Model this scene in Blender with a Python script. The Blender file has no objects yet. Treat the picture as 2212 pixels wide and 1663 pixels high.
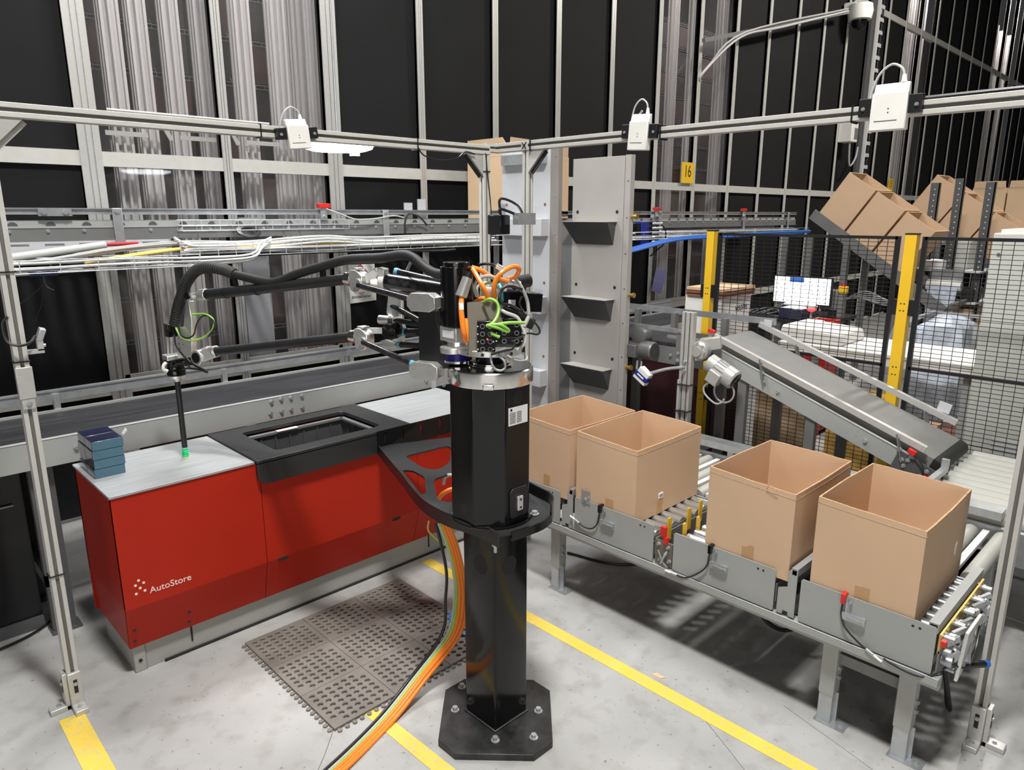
import bpy, math, random
from mathutils import Vector, Matrix
SC = bpy.context.scene
COL = SC.collection
R = math.radians
random.seed(7)

# ------------------------------------------------------------------ camera
cd = bpy.data.cameras.new('camera')
cd.sensor_fit = 'HORIZONTAL'
cd.sensor_width = 36.0
cd.lens = 36.0 * 1536.0 / 2212.0
cd.clip_start = 0.05
cd.clip_end = 200
cam = bpy.data.objects.new('camera', cd)
cam.location = (0, 0, 2.0)
cam.rotation_euler = (R(90 - 13.45), 0, R(45.78 - 90))
COL.objects.link(cam)
SC.camera = cam

# ------------------------------------------------------------------ world, lights, exposure
SC.view_settings.view_transform = 'Standard'
SC.view_settings.look = 'None'
SC.view_settings.exposure = 0.0
SC.view_settings.gamma = 1.0
SC.view_settings.use_curve_mapping = False
W = bpy.data.worlds.new('world')
SC.world = W
W.use_nodes = True
W.node_tree.nodes['Background'].inputs[0].default_value = (0.95, 0.97, 1.0, 1)
W.node_tree.nodes['Background'].inputs[1].default_value = 0.035

def area(name, loc, target, sx, sy, power, col=(1, 1, 1)):
    l = bpy.data.lights.new(name, 'AREA')
    l.shape = 'RECTANGLE'
    l.size = sx
    l.size_y = sy
    l.energy = power
    l.color = col
    o = bpy.data.objects.new(name, l)
    o.location = loc
    d = Vector(target) - Vector(loc)
    o.rotation_euler = d.to_track_quat('-Z', 'Y').to_euler()
    COL.objects.link(o)
    return o

area('hall_light_front', (0.9, 0.75, 6.6), (1.6, 1.2, 0), 0.9, 0.35, 515, (1.0, 0.985, 0.955))
area('hall_light_back', (2.3, 4.7, 5.2), (2.2, 3.2, 0), 1.2, 0.3, 75, (0.97, 0.98, 1.0))
area('hall_light_mid', (3.2, 3.4, 6.8), (3.2, 4.4, 0), 1.2, 0.35, 85, (1.0, 0.98, 0.96))
area('hall_light_right', (6.9, 1.2, 6.6), (6.6, 1.8, 0), 1.5, 0.35, 90, (1.0, 0.97, 0.92))
area('hall_light_far', (11.5, 1.2, 7.0), (11.2, 3.8, 0), 2.0, 0.4, 420, (1.0, 0.95, 0.88))
area('camera_side_fill', (-5.5, -4.8, 2.4), (2.0, 2.4, 1.1), 7.0, 3.0, 290, (1.0, 0.98, 0.95))  # added soft fill from behind the camera for upright faces, no seen source
area('store_fill', (2.4, 5.32, 7.3), (2.6, 5.75, 0), 2.4, 0.1, 250, (1.0, 0.97, 0.95))  # added fill behind the glass to brighten the left storage columns
area('store_fill_far', (9.0, 5.32, 7.3), (9.0, 5.75, 0), 3.0, 0.1, 300, (1.0, 0.93, 0.90))  # added fill strip for the columns behind the middle clear bays
area('store_fill_end', (19.0, 5.32, 7.3), (19.0, 5.75, 0), 9.0, 0.1, 900, (1.0, 0.93, 0.90))  # added fill strip brightening the columns at the far end of the partition

# ------------------------------------------------------------------ materials
def srgb(h):
    h = h.lstrip('#')
    v = [int(h[i:i + 2], 16) / 255 for i in (0, 2, 4)]
    return tuple(c / 12.92 if c <= 0.04045 else ((c + 0.055) / 1.055) ** 2.4 for c in v) + (1,)

def mat(name, col, rough=0.5, metal=0.0, noise=0.0, scale=8.0, emit=0.0, spec=0.5, bump=0.0, stretch=(1, 1, 1), coat=0.0):
    m = bpy.data.materials.new(name)
    m.use_nodes = True
    nt = m.node_tree
    b = nt.nodes['Principled BSDF']
    c = srgb(col) if isinstance(col, str) else tuple(col) + (1,)
    b.inputs['Base Color'].default_value = c
    b.inputs['Roughness'].default_value = rough
    b.inputs['Metallic'].default_value = metal
    b.inputs['Specular IOR Level'].default_value = spec
    if coat:
        b.inputs['Coat Weight'].default_value = coat
        b.inputs['Coat Roughness'].default_value = 0.08
    if emit:
        b.inputs['Emission Color'].default_value = c
        b.inputs['Emission Strength'].default_value = emit
    if noise or bump:
        tc = nt.nodes.new('ShaderNodeTexCoord')
        mp = nt.nodes.new('ShaderNodeMapping')
        mp.inputs['Scale'].default_value = stretch
        nt.links.new(tc.outputs['Object'], mp.inputs['Vector'])
        n = nt.nodes.new('ShaderNodeTexNoise')
        n.inputs['Scale'].default_value = scale
        n.inputs['Detail'].default_value = 6
        nt.links.new(mp.outputs['Vector'], n.inputs['Vector'])
        if noise:
            r = nt.nodes.new('ShaderNodeValToRGB')
            r.color_ramp.elements[0].position = 0.3
            r.color_ramp.elements[1].position = 0.7
            r.color_ramp.elements[0].color = tuple(x * (1 - noise) for x in c[:3]) + (1,)
            r.color_ramp.elements[1].color = tuple(min(1, x * (1 + noise)) for x in c[:3]) + (1,)
            nt.links.new(n.outputs['Fac'], r.inputs['Fac'])
            nt.links.new(r.outputs['Color'], b.inputs['Base Color'])
        if bump:
            bp = nt.nodes.new('ShaderNodeBump')
            bp.inputs['Strength'].default_value = bump
            bp.inputs['Distance'].default_value = 0.01
            nt.links.new(n.outputs['Fac'], bp.inputs['Height'])
            nt.links.new(bp.outputs['Normal'], b.inputs['Normal'])
    return m

M = {}
M['alu'] = mat('brushed_aluminium', (0.52, 0.515, 0.49), 0.42, 0.45, 0.06, 30, stretch=(1, 1, 6))
M['alu_white'] = mat('pale_anodised_aluminium', (0.50, 0.49, 0.455), 0.5, 0.15, 0.04, 20)
M['alu_shiny'] = mat('machined_aluminium', (0.80, 0.79, 0.76), 0.28, 0.8, 0.06, 40)
M['chrome'] = mat('polished_steel', (0.80, 0.79, 0.76), 0.14, 1.0)
M['groove'] = mat('dark_groove', (0.12, 0.115, 0.105), 0.6)
M['zinc'] = mat('zinc_plated_steel', (0.48, 0.50, 0.515), 0.36, 0.7, 0.14, 14)
M['zinc_roller'] = mat('zinc_roller_tube', (0.62, 0.66, 0.67), 0.25, 0.85, 0.08, 30)
M['steel_top'] = mat('satin_steel_worktop', (0.34, 0.35, 0.355), 0.42, 0.2, 0.12, 5, stretch=(1, 14, 1))
M['grey'] = mat('grey_painted_steel', (0.33, 0.34, 0.33), 0.48, 0.1, 0.04, 3)
M['grey_warm'] = mat('warm_grey_painted_steel', (0.36, 0.345, 0.325), 0.5, 0.05, 0.04, 3)
M['flange'] = mat('brown_grey_painted_steel', (0.235, 0.215, 0.20), 0.5, 0.05, 0.04, 3)
M['grey_light'] = mat('light_grey_painted_steel', (0.50, 0.51, 0.53), 0.5, 0.05, 0.03, 3)
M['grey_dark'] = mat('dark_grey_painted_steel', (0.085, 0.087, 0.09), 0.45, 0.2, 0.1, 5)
M['grey_mid'] = mat('mid_grey_painted_steel', (0.17, 0.172, 0.17), 0.45, 0.2, 0.1, 5)
M['plinth'] = mat('grey_beige_plinth', (0.33, 0.325, 0.30), 0.55, 0.1, 0.05, 3)
M['panel'] = mat('black_wall_board', (0.0080, 0.0080, 0.0084), 0.75, 0, 0.1, 3, spec=0.2)
M['black'] = mat('gloss_black_paint', (0.0065, 0.0065, 0.007), 0.14, 0, spec=0.35)
M['black_worn'] = mat('worn_black_steel', (0.022, 0.022, 0.022), 0.38, 0.2, 0.75, 16, spec=0.6)
M['black_satin'] = mat('satin_black', (0.010, 0.010, 0.011), 0.42)
M['black_sheet'] = mat('black_sheet_steel', (0.022, 0.0225, 0.023), 0.42, 0.1, 0.1, 8)
M['rubber'] = mat('black_rubber', (0.013, 0.013, 0.013), 0.6, 0, 0.25, 12)
M['belt'] = mat('dark_conveyor_belt', (0.030, 0.030, 0.033), 0.42, 0, 0.35, 4, stretch=(0.6, 6, 1), spec=0.35)
M['belt_grey'] = mat('grey_conveyor_belt', (0.175, 0.175, 0.165), 0.6, 0, 0.08, 5)
M['carbon'] = mat('carbon_fibre', (0.022, 0.022, 0.025), 0.22, 0.2, 0.75, 55, spec=0.8, coat=0.5)
M['tube_black'] = mat('black_carbon_tube', (0.020, 0.020, 0.021), 0.33, 0.1, 0.15, 20)
M['red'] = mat('red_painted_panel', (0.36, 0.017, 0.006), 0.45, 0, 0.04, 3, spec=0.2)
M['white'] = mat('white_paint', (0.74, 0.73, 0.70), 0.5)
M['white_plastic'] = mat('white_plastic', (0.70, 0.69, 0.65), 0.42, 0, 0.03, 8)
M['paper'] = mat('white_paper', (0.78, 0.78, 0.78), 0.8)
M['mark'] = mat('white_lettering', (0.80, 0.62, 0.57), 0.6)
M['ink'] = mat('black_ink', (0.012, 0.012, 0.014), 0.7)
M['ink_red'] = mat('red_ink', (0.42, 0.012, 0.02), 0.7)
M['yellow'] = mat('yellow_powder_coat', (0.72, 0.44, 0.018), 0.45, 0, 0.04, 5)
M['orange'] = mat('orange_cable_jacket', (0.80, 0.21, 0.018), 0.4)
M['green'] = mat('green_cable_jacket', (0.26, 0.52, 0.08), 0.45)
M['teal'] = mat('teal_cable_jacket', (0.05, 0.38, 0.36), 0.45)
M['green_cup'] = mat('green_silicone_cup', (0.01, 0.55, 0.18), 0.4)
M['lime'] = mat('yellow_green_wire', (0.40, 0.48, 0.06), 0.5)
M['cable_white'] = mat('white_cable_jacket', (0.45, 0.45, 0.435), 0.5)
M['cable_grey'] = mat('grey_cable_jacket', (0.36, 0.36, 0.35), 0.5)
M['cable_yellow'] = mat('yellow_cable_jacket', (0.62, 0.42, 0.10), 0.5)
M['cable_black'] = mat('black_cable_jacket', (0.012, 0.012, 0.013), 0.35)
M['blue_cable'] = mat('blue_cable_jacket', (0.02, 0.13, 0.52), 0.4)
M['blue'] = mat('blue_paint', (0.012, 0.022, 0.22), 0.35)
M['blue_ring'] = mat('blue_anodised_ring', (0.02, 0.016, 0.18), 0.3, 0.3)
M['cyan'] = mat('cyan_collar', (0.10, 0.34, 0.46), 0.4)
M['card'] = mat('brown_cardboard', (0.57, 0.39, 0.25), 0.8, 0, 0.045, 3, bump=0.15)
M['card_light'] = mat('light_brown_cardboard', (0.56, 0.40, 0.25), 0.8, 0, 0.05, 3)
M['card_edge'] = mat('cardboard_cut_edge', (0.44, 0.27, 0.15), 0.85, 0, 0.25, 60)
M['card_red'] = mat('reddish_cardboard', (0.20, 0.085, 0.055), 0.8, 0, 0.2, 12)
M['card_yellow'] = mat('stained_yellow_cardboard', (0.62, 0.38, 0.10), 0.8, 0, 0.5, 5)
M['tape'] = mat('brown_packing_tape', (0.44, 0.27, 0.13), 0.35)
M['lag'] = mat('grey_green_roller_lagging', (0.36, 0.36, 0.32), 0.5, 0, 0.04, 6)
M['strip'] = mat('pale_plastic_strip', (0.68, 0.68, 0.66), 0.45)
M['motor_grey'] = mat('silver_motor_paint', (0.44, 0.44, 0.42), 0.36, 0.35, 0.05, 10)
M['motor_dark'] = mat('dark_motor_paint', (0.13, 0.13, 0.128), 0.42, 0.3, 0.08, 10)
M['beige'] = mat('beige_painted_steel', (0.50, 0.51, 0.47), 0.6, 0, 0.02, 3)
M['tan'] = mat('tan_steel_plate', (0.20, 0.18, 0.14), 0.4, 0.4, 0.08, 10)
M['redbit'] = mat('red_sensor_plastic', (0.55, 0.02, 0.015), 0.4)
M['mat_rubber'] = mat('grey_brown_rubber_mat', (0.165, 0.147, 0.128), 0.5, 0, 0.2, 6)
M['box_blue'] = mat('blue_grey_carton', (0.055, 0.135, 0.19), 0.25, 0, 0.15, 9, coat=0.6)
M['box_navy'] = mat('navy_carton', (0.015, 0.017, 0.045), 0.22, 0, 0.2, 9, coat=0.6)
M['bin'] = mat('dark_plastic_bin', (0.020, 0.017, 0.017), 0.4, 0, 0.3, 6)
M['bin_red'] = mat('dark_red_bin', (0.045, 0.014, 0.013), 0.45, 0, 0.3, 6)
M['column'] = mat('storage_column_profile', (0.60, 0.575, 0.555), 0.45, 0.15, 0.10, 3, stretch=(3, 3, 0.25))
M['plastic_bag'] = mat('clear_plastic_wrap', (0.52, 0.58, 0.66), 0.22, 0, 0.22, 14, bump=0.6)
M['violet_card'] = mat('lavender_sheet', (0.22, 0.23, 0.46), 0.6)
M['maroon'] = mat('dark_maroon_board', (0.03, 0.006, 0.009), 0.5)
M['screen'] = mat('lit_monitor_screen', (0.92, 0.97, 1.0), 0.4, emit=2.5)
M['screen_blue'] = mat('blue_screen_window', (0.03, 0.09, 0.30), 0.4, emit=1.0)
M['led'] = mat('lit_lamp_diffuser', (0.93, 0.96, 1.0), 0.5, emit=26.0)
M['led_red'] = mat('red_indicator_light', (1.0, 0.05, 0.06), 0.4, emit=3.0)
M['brass'] = mat('brass_fitting', (0.72, 0.50, 0.14), 0.3, 0.9)

def glass_mat():
    m = bpy.data.materials.new('clear_polycarbonate')
    m.use_nodes = True
    nt = m.node_tree
    nt.nodes.clear()
    o = nt.nodes.new('ShaderNodeOutputMaterial')
    t = nt.nodes.new('ShaderNodeBsdfTransparent')
    t.inputs[0].default_value = (0.93, 0.93, 0.94, 1)
    g = nt.nodes.new('ShaderNodeBsdfGlossy')
    g.inputs['Roughness'].default_value = 0.04
    d = nt.nodes.new('ShaderNodeBsdfDiffuse')
    d.inputs[0].default_value = (0.6, 0.58, 0.56, 1)
    f = nt.nodes.new('ShaderNodeFresnel')
    f.inputs[0].default_value = 1.45
    a = nt.nodes.new('ShaderNodeMixShader')
    b = nt.nodes.new('ShaderNodeMixShader')
    n = nt.nodes.new('ShaderNodeTexNoise')
    n.inputs['Scale'].default_value = 1.4
    n.inputs['Detail'].default_value = 4
    mr = nt.nodes.new('ShaderNodeMapRange')
    mr.inputs['From Min'].default_value = 0.35
    mr.inputs['From Max'].default_value = 0.75
    mr.inputs['To Min'].default_value = 0.0
    mr.inputs['To Max'].default_value = 0.07
    nt.links.new(n.outputs['Fac'], mr.inputs['Value'])
    nt.links.new(mr.outputs['Result'], a.inputs[0])
    nt.links.new(t.outputs[0], a.inputs[1])
    nt.links.new(d.outputs[0], a.inputs[2])
    geo = nt.nodes.new('ShaderNodeNewGeometry')
    inv = nt.nodes.new('ShaderNodeMath')
    inv.operation = 'SUBTRACT'
    inv.inputs[0].default_value = 1.0
    nt.links.new(geo.outputs['Backfacing'], inv.inputs[1])
    mu = nt.nodes.new('ShaderNodeMath')
    mu.operation = 'MULTIPLY'
    nt.links.new(f.outputs[0], mu.inputs[0])
    nt.links.new(inv.outputs[0], mu.inputs[1])
    nt.links.new(mu.outputs[0], b.inputs[0])
    nt.links.new(a.outputs[0], b.inputs[1])
    nt.links.new(g.outputs[0], b.inputs[2])
    nt.links.new(b.outputs[0], o.inputs[0])
    return m
M['glass'] = glass_mat()

def floor_mat():
    m = mat('sealed_concrete', (0.52, 0.52, 0.505), 0.42, 0, 0, 1)
    nt = m.node_tree
    b = nt.nodes['Principled BSDF']
    tc = nt.nodes.new('ShaderNodeTexCoord')
    def noise(scale, det):
        n = nt.nodes.new('ShaderNodeTexNoise')
        n.inputs['Scale'].default_value = scale
        n.inputs['Detail'].default_value = det
        nt.links.new(tc.outputs['Object'], n.inputs['Vector'])
        return n
    n1 = noise(1.3, 8)
    n2 = noise(9, 10)
    n3 = noise(46, 4)
    r1 = nt.nodes.new('ShaderNodeValToRGB')
    r1.color_ramp.elements[0].position = 0.3
    r1.color_ramp.elements[0].color = (0.30, 0.30, 0.292, 1)
    r1.color_ramp.elements[1].position = 0.68
    r1.color_ramp.elements[1].color = (0.405, 0.403, 0.39, 1)
    nt.links.new(n1.outputs['Fac'], r1.inputs['Fac'])
    r2 = nt.nodes.new('ShaderNodeValToRGB')
    r2.color_ramp.elements[0].position = 0.28
    r2.color_ramp.elements[0].color = (0.80, 0.79, 0.76, 1)
    r2.color_ramp.elements[1].position = 0.5
    r2.color_ramp.elements[1].color = (1, 1, 1, 1)
    nt.links.new(n2.outputs['Fac'], r2.inputs['Fac'])
    r3 = nt.nodes.new('ShaderNodeValToRGB')
    r3.color_ramp.elements[0].position = 0.27
    r3.color_ramp.elements[0].color = (0.45, 0.42, 0.36, 1)
    r3.color_ramp.elements[1].position = 0.34
    r3.color_ramp.elements[1].color = (1, 1, 1, 1)
    nt.links.new(n3.outputs['Fac'], r3.inputs['Fac'])
    def mul(a, c):
        x = nt.nodes.new('ShaderNodeMix')
        x.data_type = 'RGBA'
        x.blend_type = 'MULTIPLY'
        x.inputs[0].default_value = 1
        nt.links.new(a, x.inputs[6])
        nt.links.new(c, x.inputs[7])
        return x.outputs[2]
    nt.links.new(mul(mul(r1.outputs[0], r2.outputs[0]), r3.outputs[0]), b.inputs['Base Color'])
    return m
M['floor'] = floor_mat()

def paint_mat():
    m = mat('worn_yellow_floor_paint', (0.72, 0.52, 0.06), 0.5)
    nt = m.node_tree
    b = nt.nodes['Principled BSDF']
    tc = nt.nodes.new('ShaderNodeTexCoord')
    n = nt.nodes.new('ShaderNodeTexNoise')
    n.inputs['Scale'].default_value = 70
    n.inputs['Detail'].default_value = 8
    nt.links.new(tc.outputs['Object'], n.inputs['Vector'])
    r = nt.nodes.new('ShaderNodeValToRGB')
    e = r.color_ramp.elements
    e[0].position = 0.33
    e[0].color = (0.45, 0.42, 0.33, 1)
    e[1].position = 0.46
    e[1].color = (0.70, 0.50, 0.065, 1)
    nt.links.new(n.outputs['Fac'], r.inputs['Fac'])
    nt.links.new(r.outputs[0], b.inputs['Base Color'])
    return m
M['paint'] = paint_mat()

# ------------------------------------------------------------------ mesh helpers
def V(*a):
    return Vector(a[0]) if len(a) == 1 else Vector(a)

def basis(d, up=(0, 0, 1)):
    d = V(d).normalized()
    u = V(up)
    if abs(d.dot(u.normalized())) > 0.98:
        u = V(1, 0, 0)
    s = d.cross(u).normalized()
    return d, s, s.cross(d).normalized()

def smooth_path(pts, n=6):
    P = [V(p) for p in pts]
    if len(P) < 3:
        return P
    out = []
    Q = [P[0] * 2 - P[1]] + P + [P[-1] * 2 - P[-2]]
    for i in range(1, len(Q) - 2):
        a, b, c, d = Q[i - 1:i + 3]
        for k in range(n):
            t = k / n
            out.append(0.5 * ((2 * b) + (c - a) * t + (2 * a - 5 * b + 4 * c - d) * t * t + (3 * b - a - 3 * c + d) * t ** 3))
    out.append(P[-1])
    return out

SPLIT = {'bolt', 'hole', 'latch', 'fixing_hole', 'slot', 'wall_bracket', 'cable_hole', 'end_cap', 'lane_frame', 'rail_bracket', 'screw', 'rivet', 'drip_tray', 'cross_member', 'hose_clip', 'cable_tie', 'bolt_hole', 'lug', 'port', 'clamp', 'connector', 'weld_bead', 'red_sensor', 'clip_plate', 'wing_screw', 'plug', 'guide_rail', 'side_frame', 'roller_channel', 'key_hole', 'rear_beam', 'clip', 'clamp_ring', 'side_strut', 'motor_bracket', 'cable_hook'}

class MB:
    def __init__(s):
        s.v = []
        s.f = []
    def add(s, vs, fs):
        b = len(s.v)
        s.v += [tuple(x) for x in vs]
        s.f += [tuple(i + b for i in f) for f in fs]
        return s
    def box(s, a, b):
        x0, x1 = sorted((a[0], b[0])); y0, y1 = sorted((a[1], b[1])); z0, z1 = sorted((a[2], b[2]))
        return s.add([(x0, y0, z0), (x1, y0, z0), (x1, y1, z0), (x0, y1, z0), (x0, y0, z1), (x1, y0, z1), (x1, y1, z1), (x0, y1, z1)],
                     [(0, 3, 2, 1), (4, 5, 6, 7), (0, 1, 5, 4), (1, 2, 6, 5), (2, 3, 7, 6), (3, 0, 4, 7)])
    def hexa(s, lo, hi):
        return s.add(list(lo) + list(hi), [(0, 3, 2, 1), (4, 5, 6, 7), (0, 1, 5, 4), (1, 2, 6, 5), (2, 3, 7, 6), (3, 0, 4, 7)])
    def bar(s, p0, p1, w, h, up=(0, 0, 1)):
        p0 = V(p0); p1 = V(p1)
        d, sd, u = basis(p1 - p0, up)
        q = [sd * (w / 2) * i + u * (h / 2) * j for i, j in ((-1, -1), (1, -1), (1, 1), (-1, 1))]
        return s.add([p0 + x for x in q] + [p1 + x for x in q], [(0, 1, 2, 3), (7, 6, 5, 4), (0, 4, 5, 1), (1, 5, 6, 2), (2, 6, 7, 3), (3, 7, 4, 0)])
    def cyl(s, p0, p1, r, r2=None, n=16, rot=0.0):
        p0 = V(p0); p1 = V(p1)
        r2 = r if r2 is None else r2
        d, sd, u = basis(p1 - p0)
        c = [sd * math.cos(rot + 2 * math.pi * i / n) + u * math.sin(rot + 2 * math.pi * i / n) for i in range(n)]
        vs = [p0 + x * r for x in c] + [p1 + x * r2 for x in c]
        fs = [tuple(range(n)), tuple(range(2 * n - 1, n - 1, -1))]
        for i in range(n):
            j = (i + 1) % n
            fs.append((j, i, n + i, n + j))
        return s.add(vs, fs)
    def ring(s, p0, p1, r, ri, n=24):
        p0 = V(p0); p1 = V(p1)
        d, sd, u = basis(p1 - p0)
        c = [sd * math.cos(2 * math.pi * i / n) + u * math.sin(2 * math.pi * i / n) for i in range(n)]
        vs = [p0 + x * r for x in c] + [p1 + x * r for x in c] + [p0 + x * ri for x in c] + [p1 + x * ri for x in c]
        fs = []
        for i in range(n):
            j = (i + 1) % n
            fs += [(j, i, n + i, n + j), (2 * n + i, 2 * n + j, 3 * n + j, 3 * n + i), (i, j, 2 * n + j, 2 * n + i), (n + j, n + i, 3 * n + i, 3 * n + j)]
        return s.add(vs, fs)
    def tube(s, pts, r, n=8, sub=6, ribs=0.0):
        P = smooth_path(pts, sub) if sub else [V(p) for p in pts]
        if len(P) < 2:
            return s
        vs = []
        prev = None
        m = len(P)
        for i, p in enumerate(P):
            d = (P[min(i + 1, m - 1)] - P[max(i - 1, 0)])
            if d.length < 1e-9:
                d = V(0, 0, 1)
            d.normalize()
            if prev is None:
                _, sd, u = basis(d)
            else:
                u = prev - d * prev.dot(d)
                u.normalize()
                sd = d.cross(u)
            prev = u
            rr = r(i / (m - 1)) if callable(r) else r
            if ribs:
                rr *= 1 + ribs * (1 if i % 2 else -1)
            vs += [p + (sd * math.cos(2 * math.pi * k / n) + u * math.sin(2 * math.pi * k / n)) * rr for k in range(n)]
        fs = [tuple(range(n - 1, -1, -1)), tuple(range((m - 1) * n, m * n))]
        for i in range(m - 1):
            for k in range(n):
                l = (k + 1) % n
                fs.append((i * n + k, i * n + l, (i + 1) * n + l, (i + 1) * n + k))
        return s.add(vs, fs)
    def prism(s, poly, d):
        # poly: list of 3D points, d: extrusion vector
        P = [V(p) for p in poly]
        d = V(d)
        n = len(P)
        fs = [tuple(range(n - 1, -1, -1)), tuple(range(n, 2 * n))]
        for i in range(n):
            j = (i + 1) % n
            fs.append((i, j, n + j, n + i))
        return s.add(P + [p + d for p in P], fs)
    def lathe(s, prof, c, n=24, axis=(0, 0, 1)):
        d, sd, u = basis(axis)
        c = V(c)
        vs = []
        for r, h in prof:
            vs += [c + d * h + (sd * math.cos(2 * math.pi * k / n) + u * math.sin(2 * math.pi * k / n)) * r for k in range(n)]
        m = len(prof)
        fs = [tuple(range(n)), tuple(range(m * n - 1, (m - 1) * n - 1, -1))]
        for i in range(m - 1):
            for k in range(n):
                l = (k + 1) % n
                fs.append((i * n + l, i * n + k, (i + 1) * n + k, (i + 1) * n + l))
        return s.add(vs, fs)
    def holed(s, outer, holes, d):
        # plate from an outer polygon with polygonal holes, extruded by d (polygons in one plane)
        import mathutils.geometry as mg
        d = V(d)
        loops = [[V(p) for p in outer]] + [[V(p) for p in h] for h in holes]
        a = loops[0][0]
        nrm = d.normalized()
        e1 = (loops[0][1] - a).normalized()
        e2 = nrm.cross(e1)
        flat = [[V((p - a).dot(e1), (p - a).dot(e2), 0) for p in l] for l in loops]
        tri = mg.tessellate_polygon(flat)
        allp = [p for l in loops for p in l]
        N = len(allp)
        fs = []
        for t in tri:
            fs.append((t[0], t[1], t[2]))
            fs.append((t[2] + N, t[1] + N, t[0] + N))
        b = 0
        for l in loops:
            n = len(l)
            for i in range(n):
                j = (i + 1) % n
                fs.append((b + i, b + j, N + b + j, N + b + i))
            b += n
        return s.add(allp + [p + d for p in allp], fs)
    def pieces(s):
        # separate loose shells, keeping touching ones together
        par = list(range(len(s.v)))
        def find(a):
            while par[a] != a:
                par[a] = par[par[a]]
                a = par[a]
            return a
        for f in s.f:
            for i in f[1:]:
                par[find(i)] = find(f[0])
        g = {}
        for i in range(len(s.v)):
            g.setdefault(find(i), []).append(i)
        bb = []
        for idx in g.values():
            P = [s.v[i] for i in idx]
            bb.append(([min(p[k] for p in P) - 0.0008 for k in range(3)], [max(p[k] for p in P) + 0.0008 for k in range(3)], set(idx)))
        out = []
        while bb:
            lo, hi, ids = bb.pop()
            again = True
            while again:
                again = False
                for j in range(len(bb) - 1, -1, -1):
                    l2, h2, i2 = bb[j]
                    if all(lo[k] <= h2[k] and l2[k] <= hi[k] for k in range(3)):
                        lo = [min(lo[k], l2[k]) for k in range(3)]
                        hi = [max(hi[k], h2[k]) for k in range(3)]
                        ids |= i2
                        bb.pop(j)
                        again = True
            m = MB()
            order = sorted(ids)
            mp = {a: i for i, a in enumerate(order)}
            m.v = [s.v[a] for a in order]
            m.f = [tuple(mp[i] for i in f) for f in s.f if f[0] in ids]
            out.append(m)
        return out
    def build(s, name, m, parent=None, bevel=0.0, flat=False, whole=False):
        if name in SPLIT and not whole:
            ps = s.pieces()
            if len(ps) > 1:
                return [p.build(name, m, parent, bevel, flat, True) for p in ps][0]
        root = parent
        while root is not None and root.parent is not None:
            root = root.parent
        off = V(0, 0, 0)
        inv = None
        if root is not None:
            inv = root.matrix_basis.inverted()
        me = bpy.data.meshes.new(name)
        vs = [inv @ V(p) for p in s.v] if inv is not None else s.v
        me.from_pydata([tuple(p) for p in vs], [], s.f)
        me.validate()
        import bmesh
        bm = bmesh.new()
        bm.from_mesh(me)
        bmesh.ops.recalc_face_normals(bm, faces=bm.faces)
        bm.to_mesh(me)
        bm.free()
        me.materials.append(M[m] if isinstance(m, str) else m)
        if not flat:
            me.polygons.foreach_set('use_smooth', [True] * len(me.polygons))
            me.set_sharp_from_angle(angle=R(38))
        o = bpy.data.objects.new(name, me)
        COL.objects.link(o)
        if parent is not None:
            o.parent = parent
        if bevel:
            b = o.modifiers.new('bevel', 'BEVEL')
            b.width = bevel
            b.segments = 2
            b.limit_method = 'ANGLE'
            b.angle_limit = R(40)
            b.harden_normals = False
        return o

def tag(o, label, cat, group=None, kind=None):
    if label:
        o['label'] = label
    if cat:
        o['category'] = cat
    if group:
        o['group'] = group
    if kind:
        o['kind'] = kind
    return o

def thing(name, label, cat, loc=(0, 0, 0), group=None, rot=(0, 0, 0)):
    o = bpy.data.objects.new(name, None)
    o.empty_display_size = 0.05
    o.matrix_basis = Matrix.Translation(V(loc)) @ (Matrix.Rotation(rot[2], 4, 'Z') @ Matrix.Rotation(rot[1], 4, 'Y') @ Matrix.Rotation(rot[0], 4, 'X'))
    COL.objects.link(o)
    return tag(o, label, cat, group)

def struct(o):
    o['kind'] = 'structure'
    return o

def copy_tree(o, parent=None):
    c = o.copy()
    COL.objects.link(c)
    c.parent = parent
    for ch in list(o.children):
        copy_tree(ch, c)
    return c

def dup(o, loc, label, rotz=None):
    c = copy_tree(o)
    c.location = loc
    if rotz is not None:
        c.rotation_euler = (0, 0, rotz)
    c['label'] = label
    return c

def text(name, s, p0, xd, up, width, m, parent=None, depth=0.0008, squash=1.0, shear=0.0):
    cu = bpy.data.curves.new(name, 'FONT')
    cu.body = s
    cu.extrude = 0.02
    cu.shear = shear
    to = bpy.data.objects.new(name, cu)
    COL.objects.link(to)
    bpy.context.view_layer.update()
    me = bpy.data.meshes.new_from_object(to.evaluated_get(bpy.context.evaluated_depsgraph_get()))
    bpy.data.objects.remove(to)
    xs = [v.co.x for v in me.vertices]
    ys = [v.co.y for v in me.vertices]
    k = width / (max(xs) - min(xs))
    xd = V(xd).normalized()
    up = V(up)
    up = (up - xd * up.dot(xd)).normalized()
    nn = xd.cross(up)
    root = parent
    while root is not None and root.parent is not None:
        root = root.parent
    inv = root.matrix_basis.inverted() if root is not None else Matrix()
    for v in me.vertices:
        x, y, z = v.co
        v.co = inv @ (V(p0) + xd * (x - min(xs)) * k + up * (y - min(ys)) * k * squash + nn * (z / 0.02 * depth))
    me.materials.clear()
    me.materials.append(M[m])
    o = bpy.data.objects.new(name, me)
    COL.objects.link(o)
    if parent is not None:
        o.parent = parent
    return o

def arc(c, r, a0, a1, n, e1=(1, 0, 0), e2=(0, 1, 0)):
    e1 = V(e1); e2 = V(e2); c = V(c)
    return [c + e1 * r * math.cos(a0 + (a1 - a0) * i / n) + e2 * r * math.sin(a0 + (a1 - a0) * i / n) for i in range(n + 1)]

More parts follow.
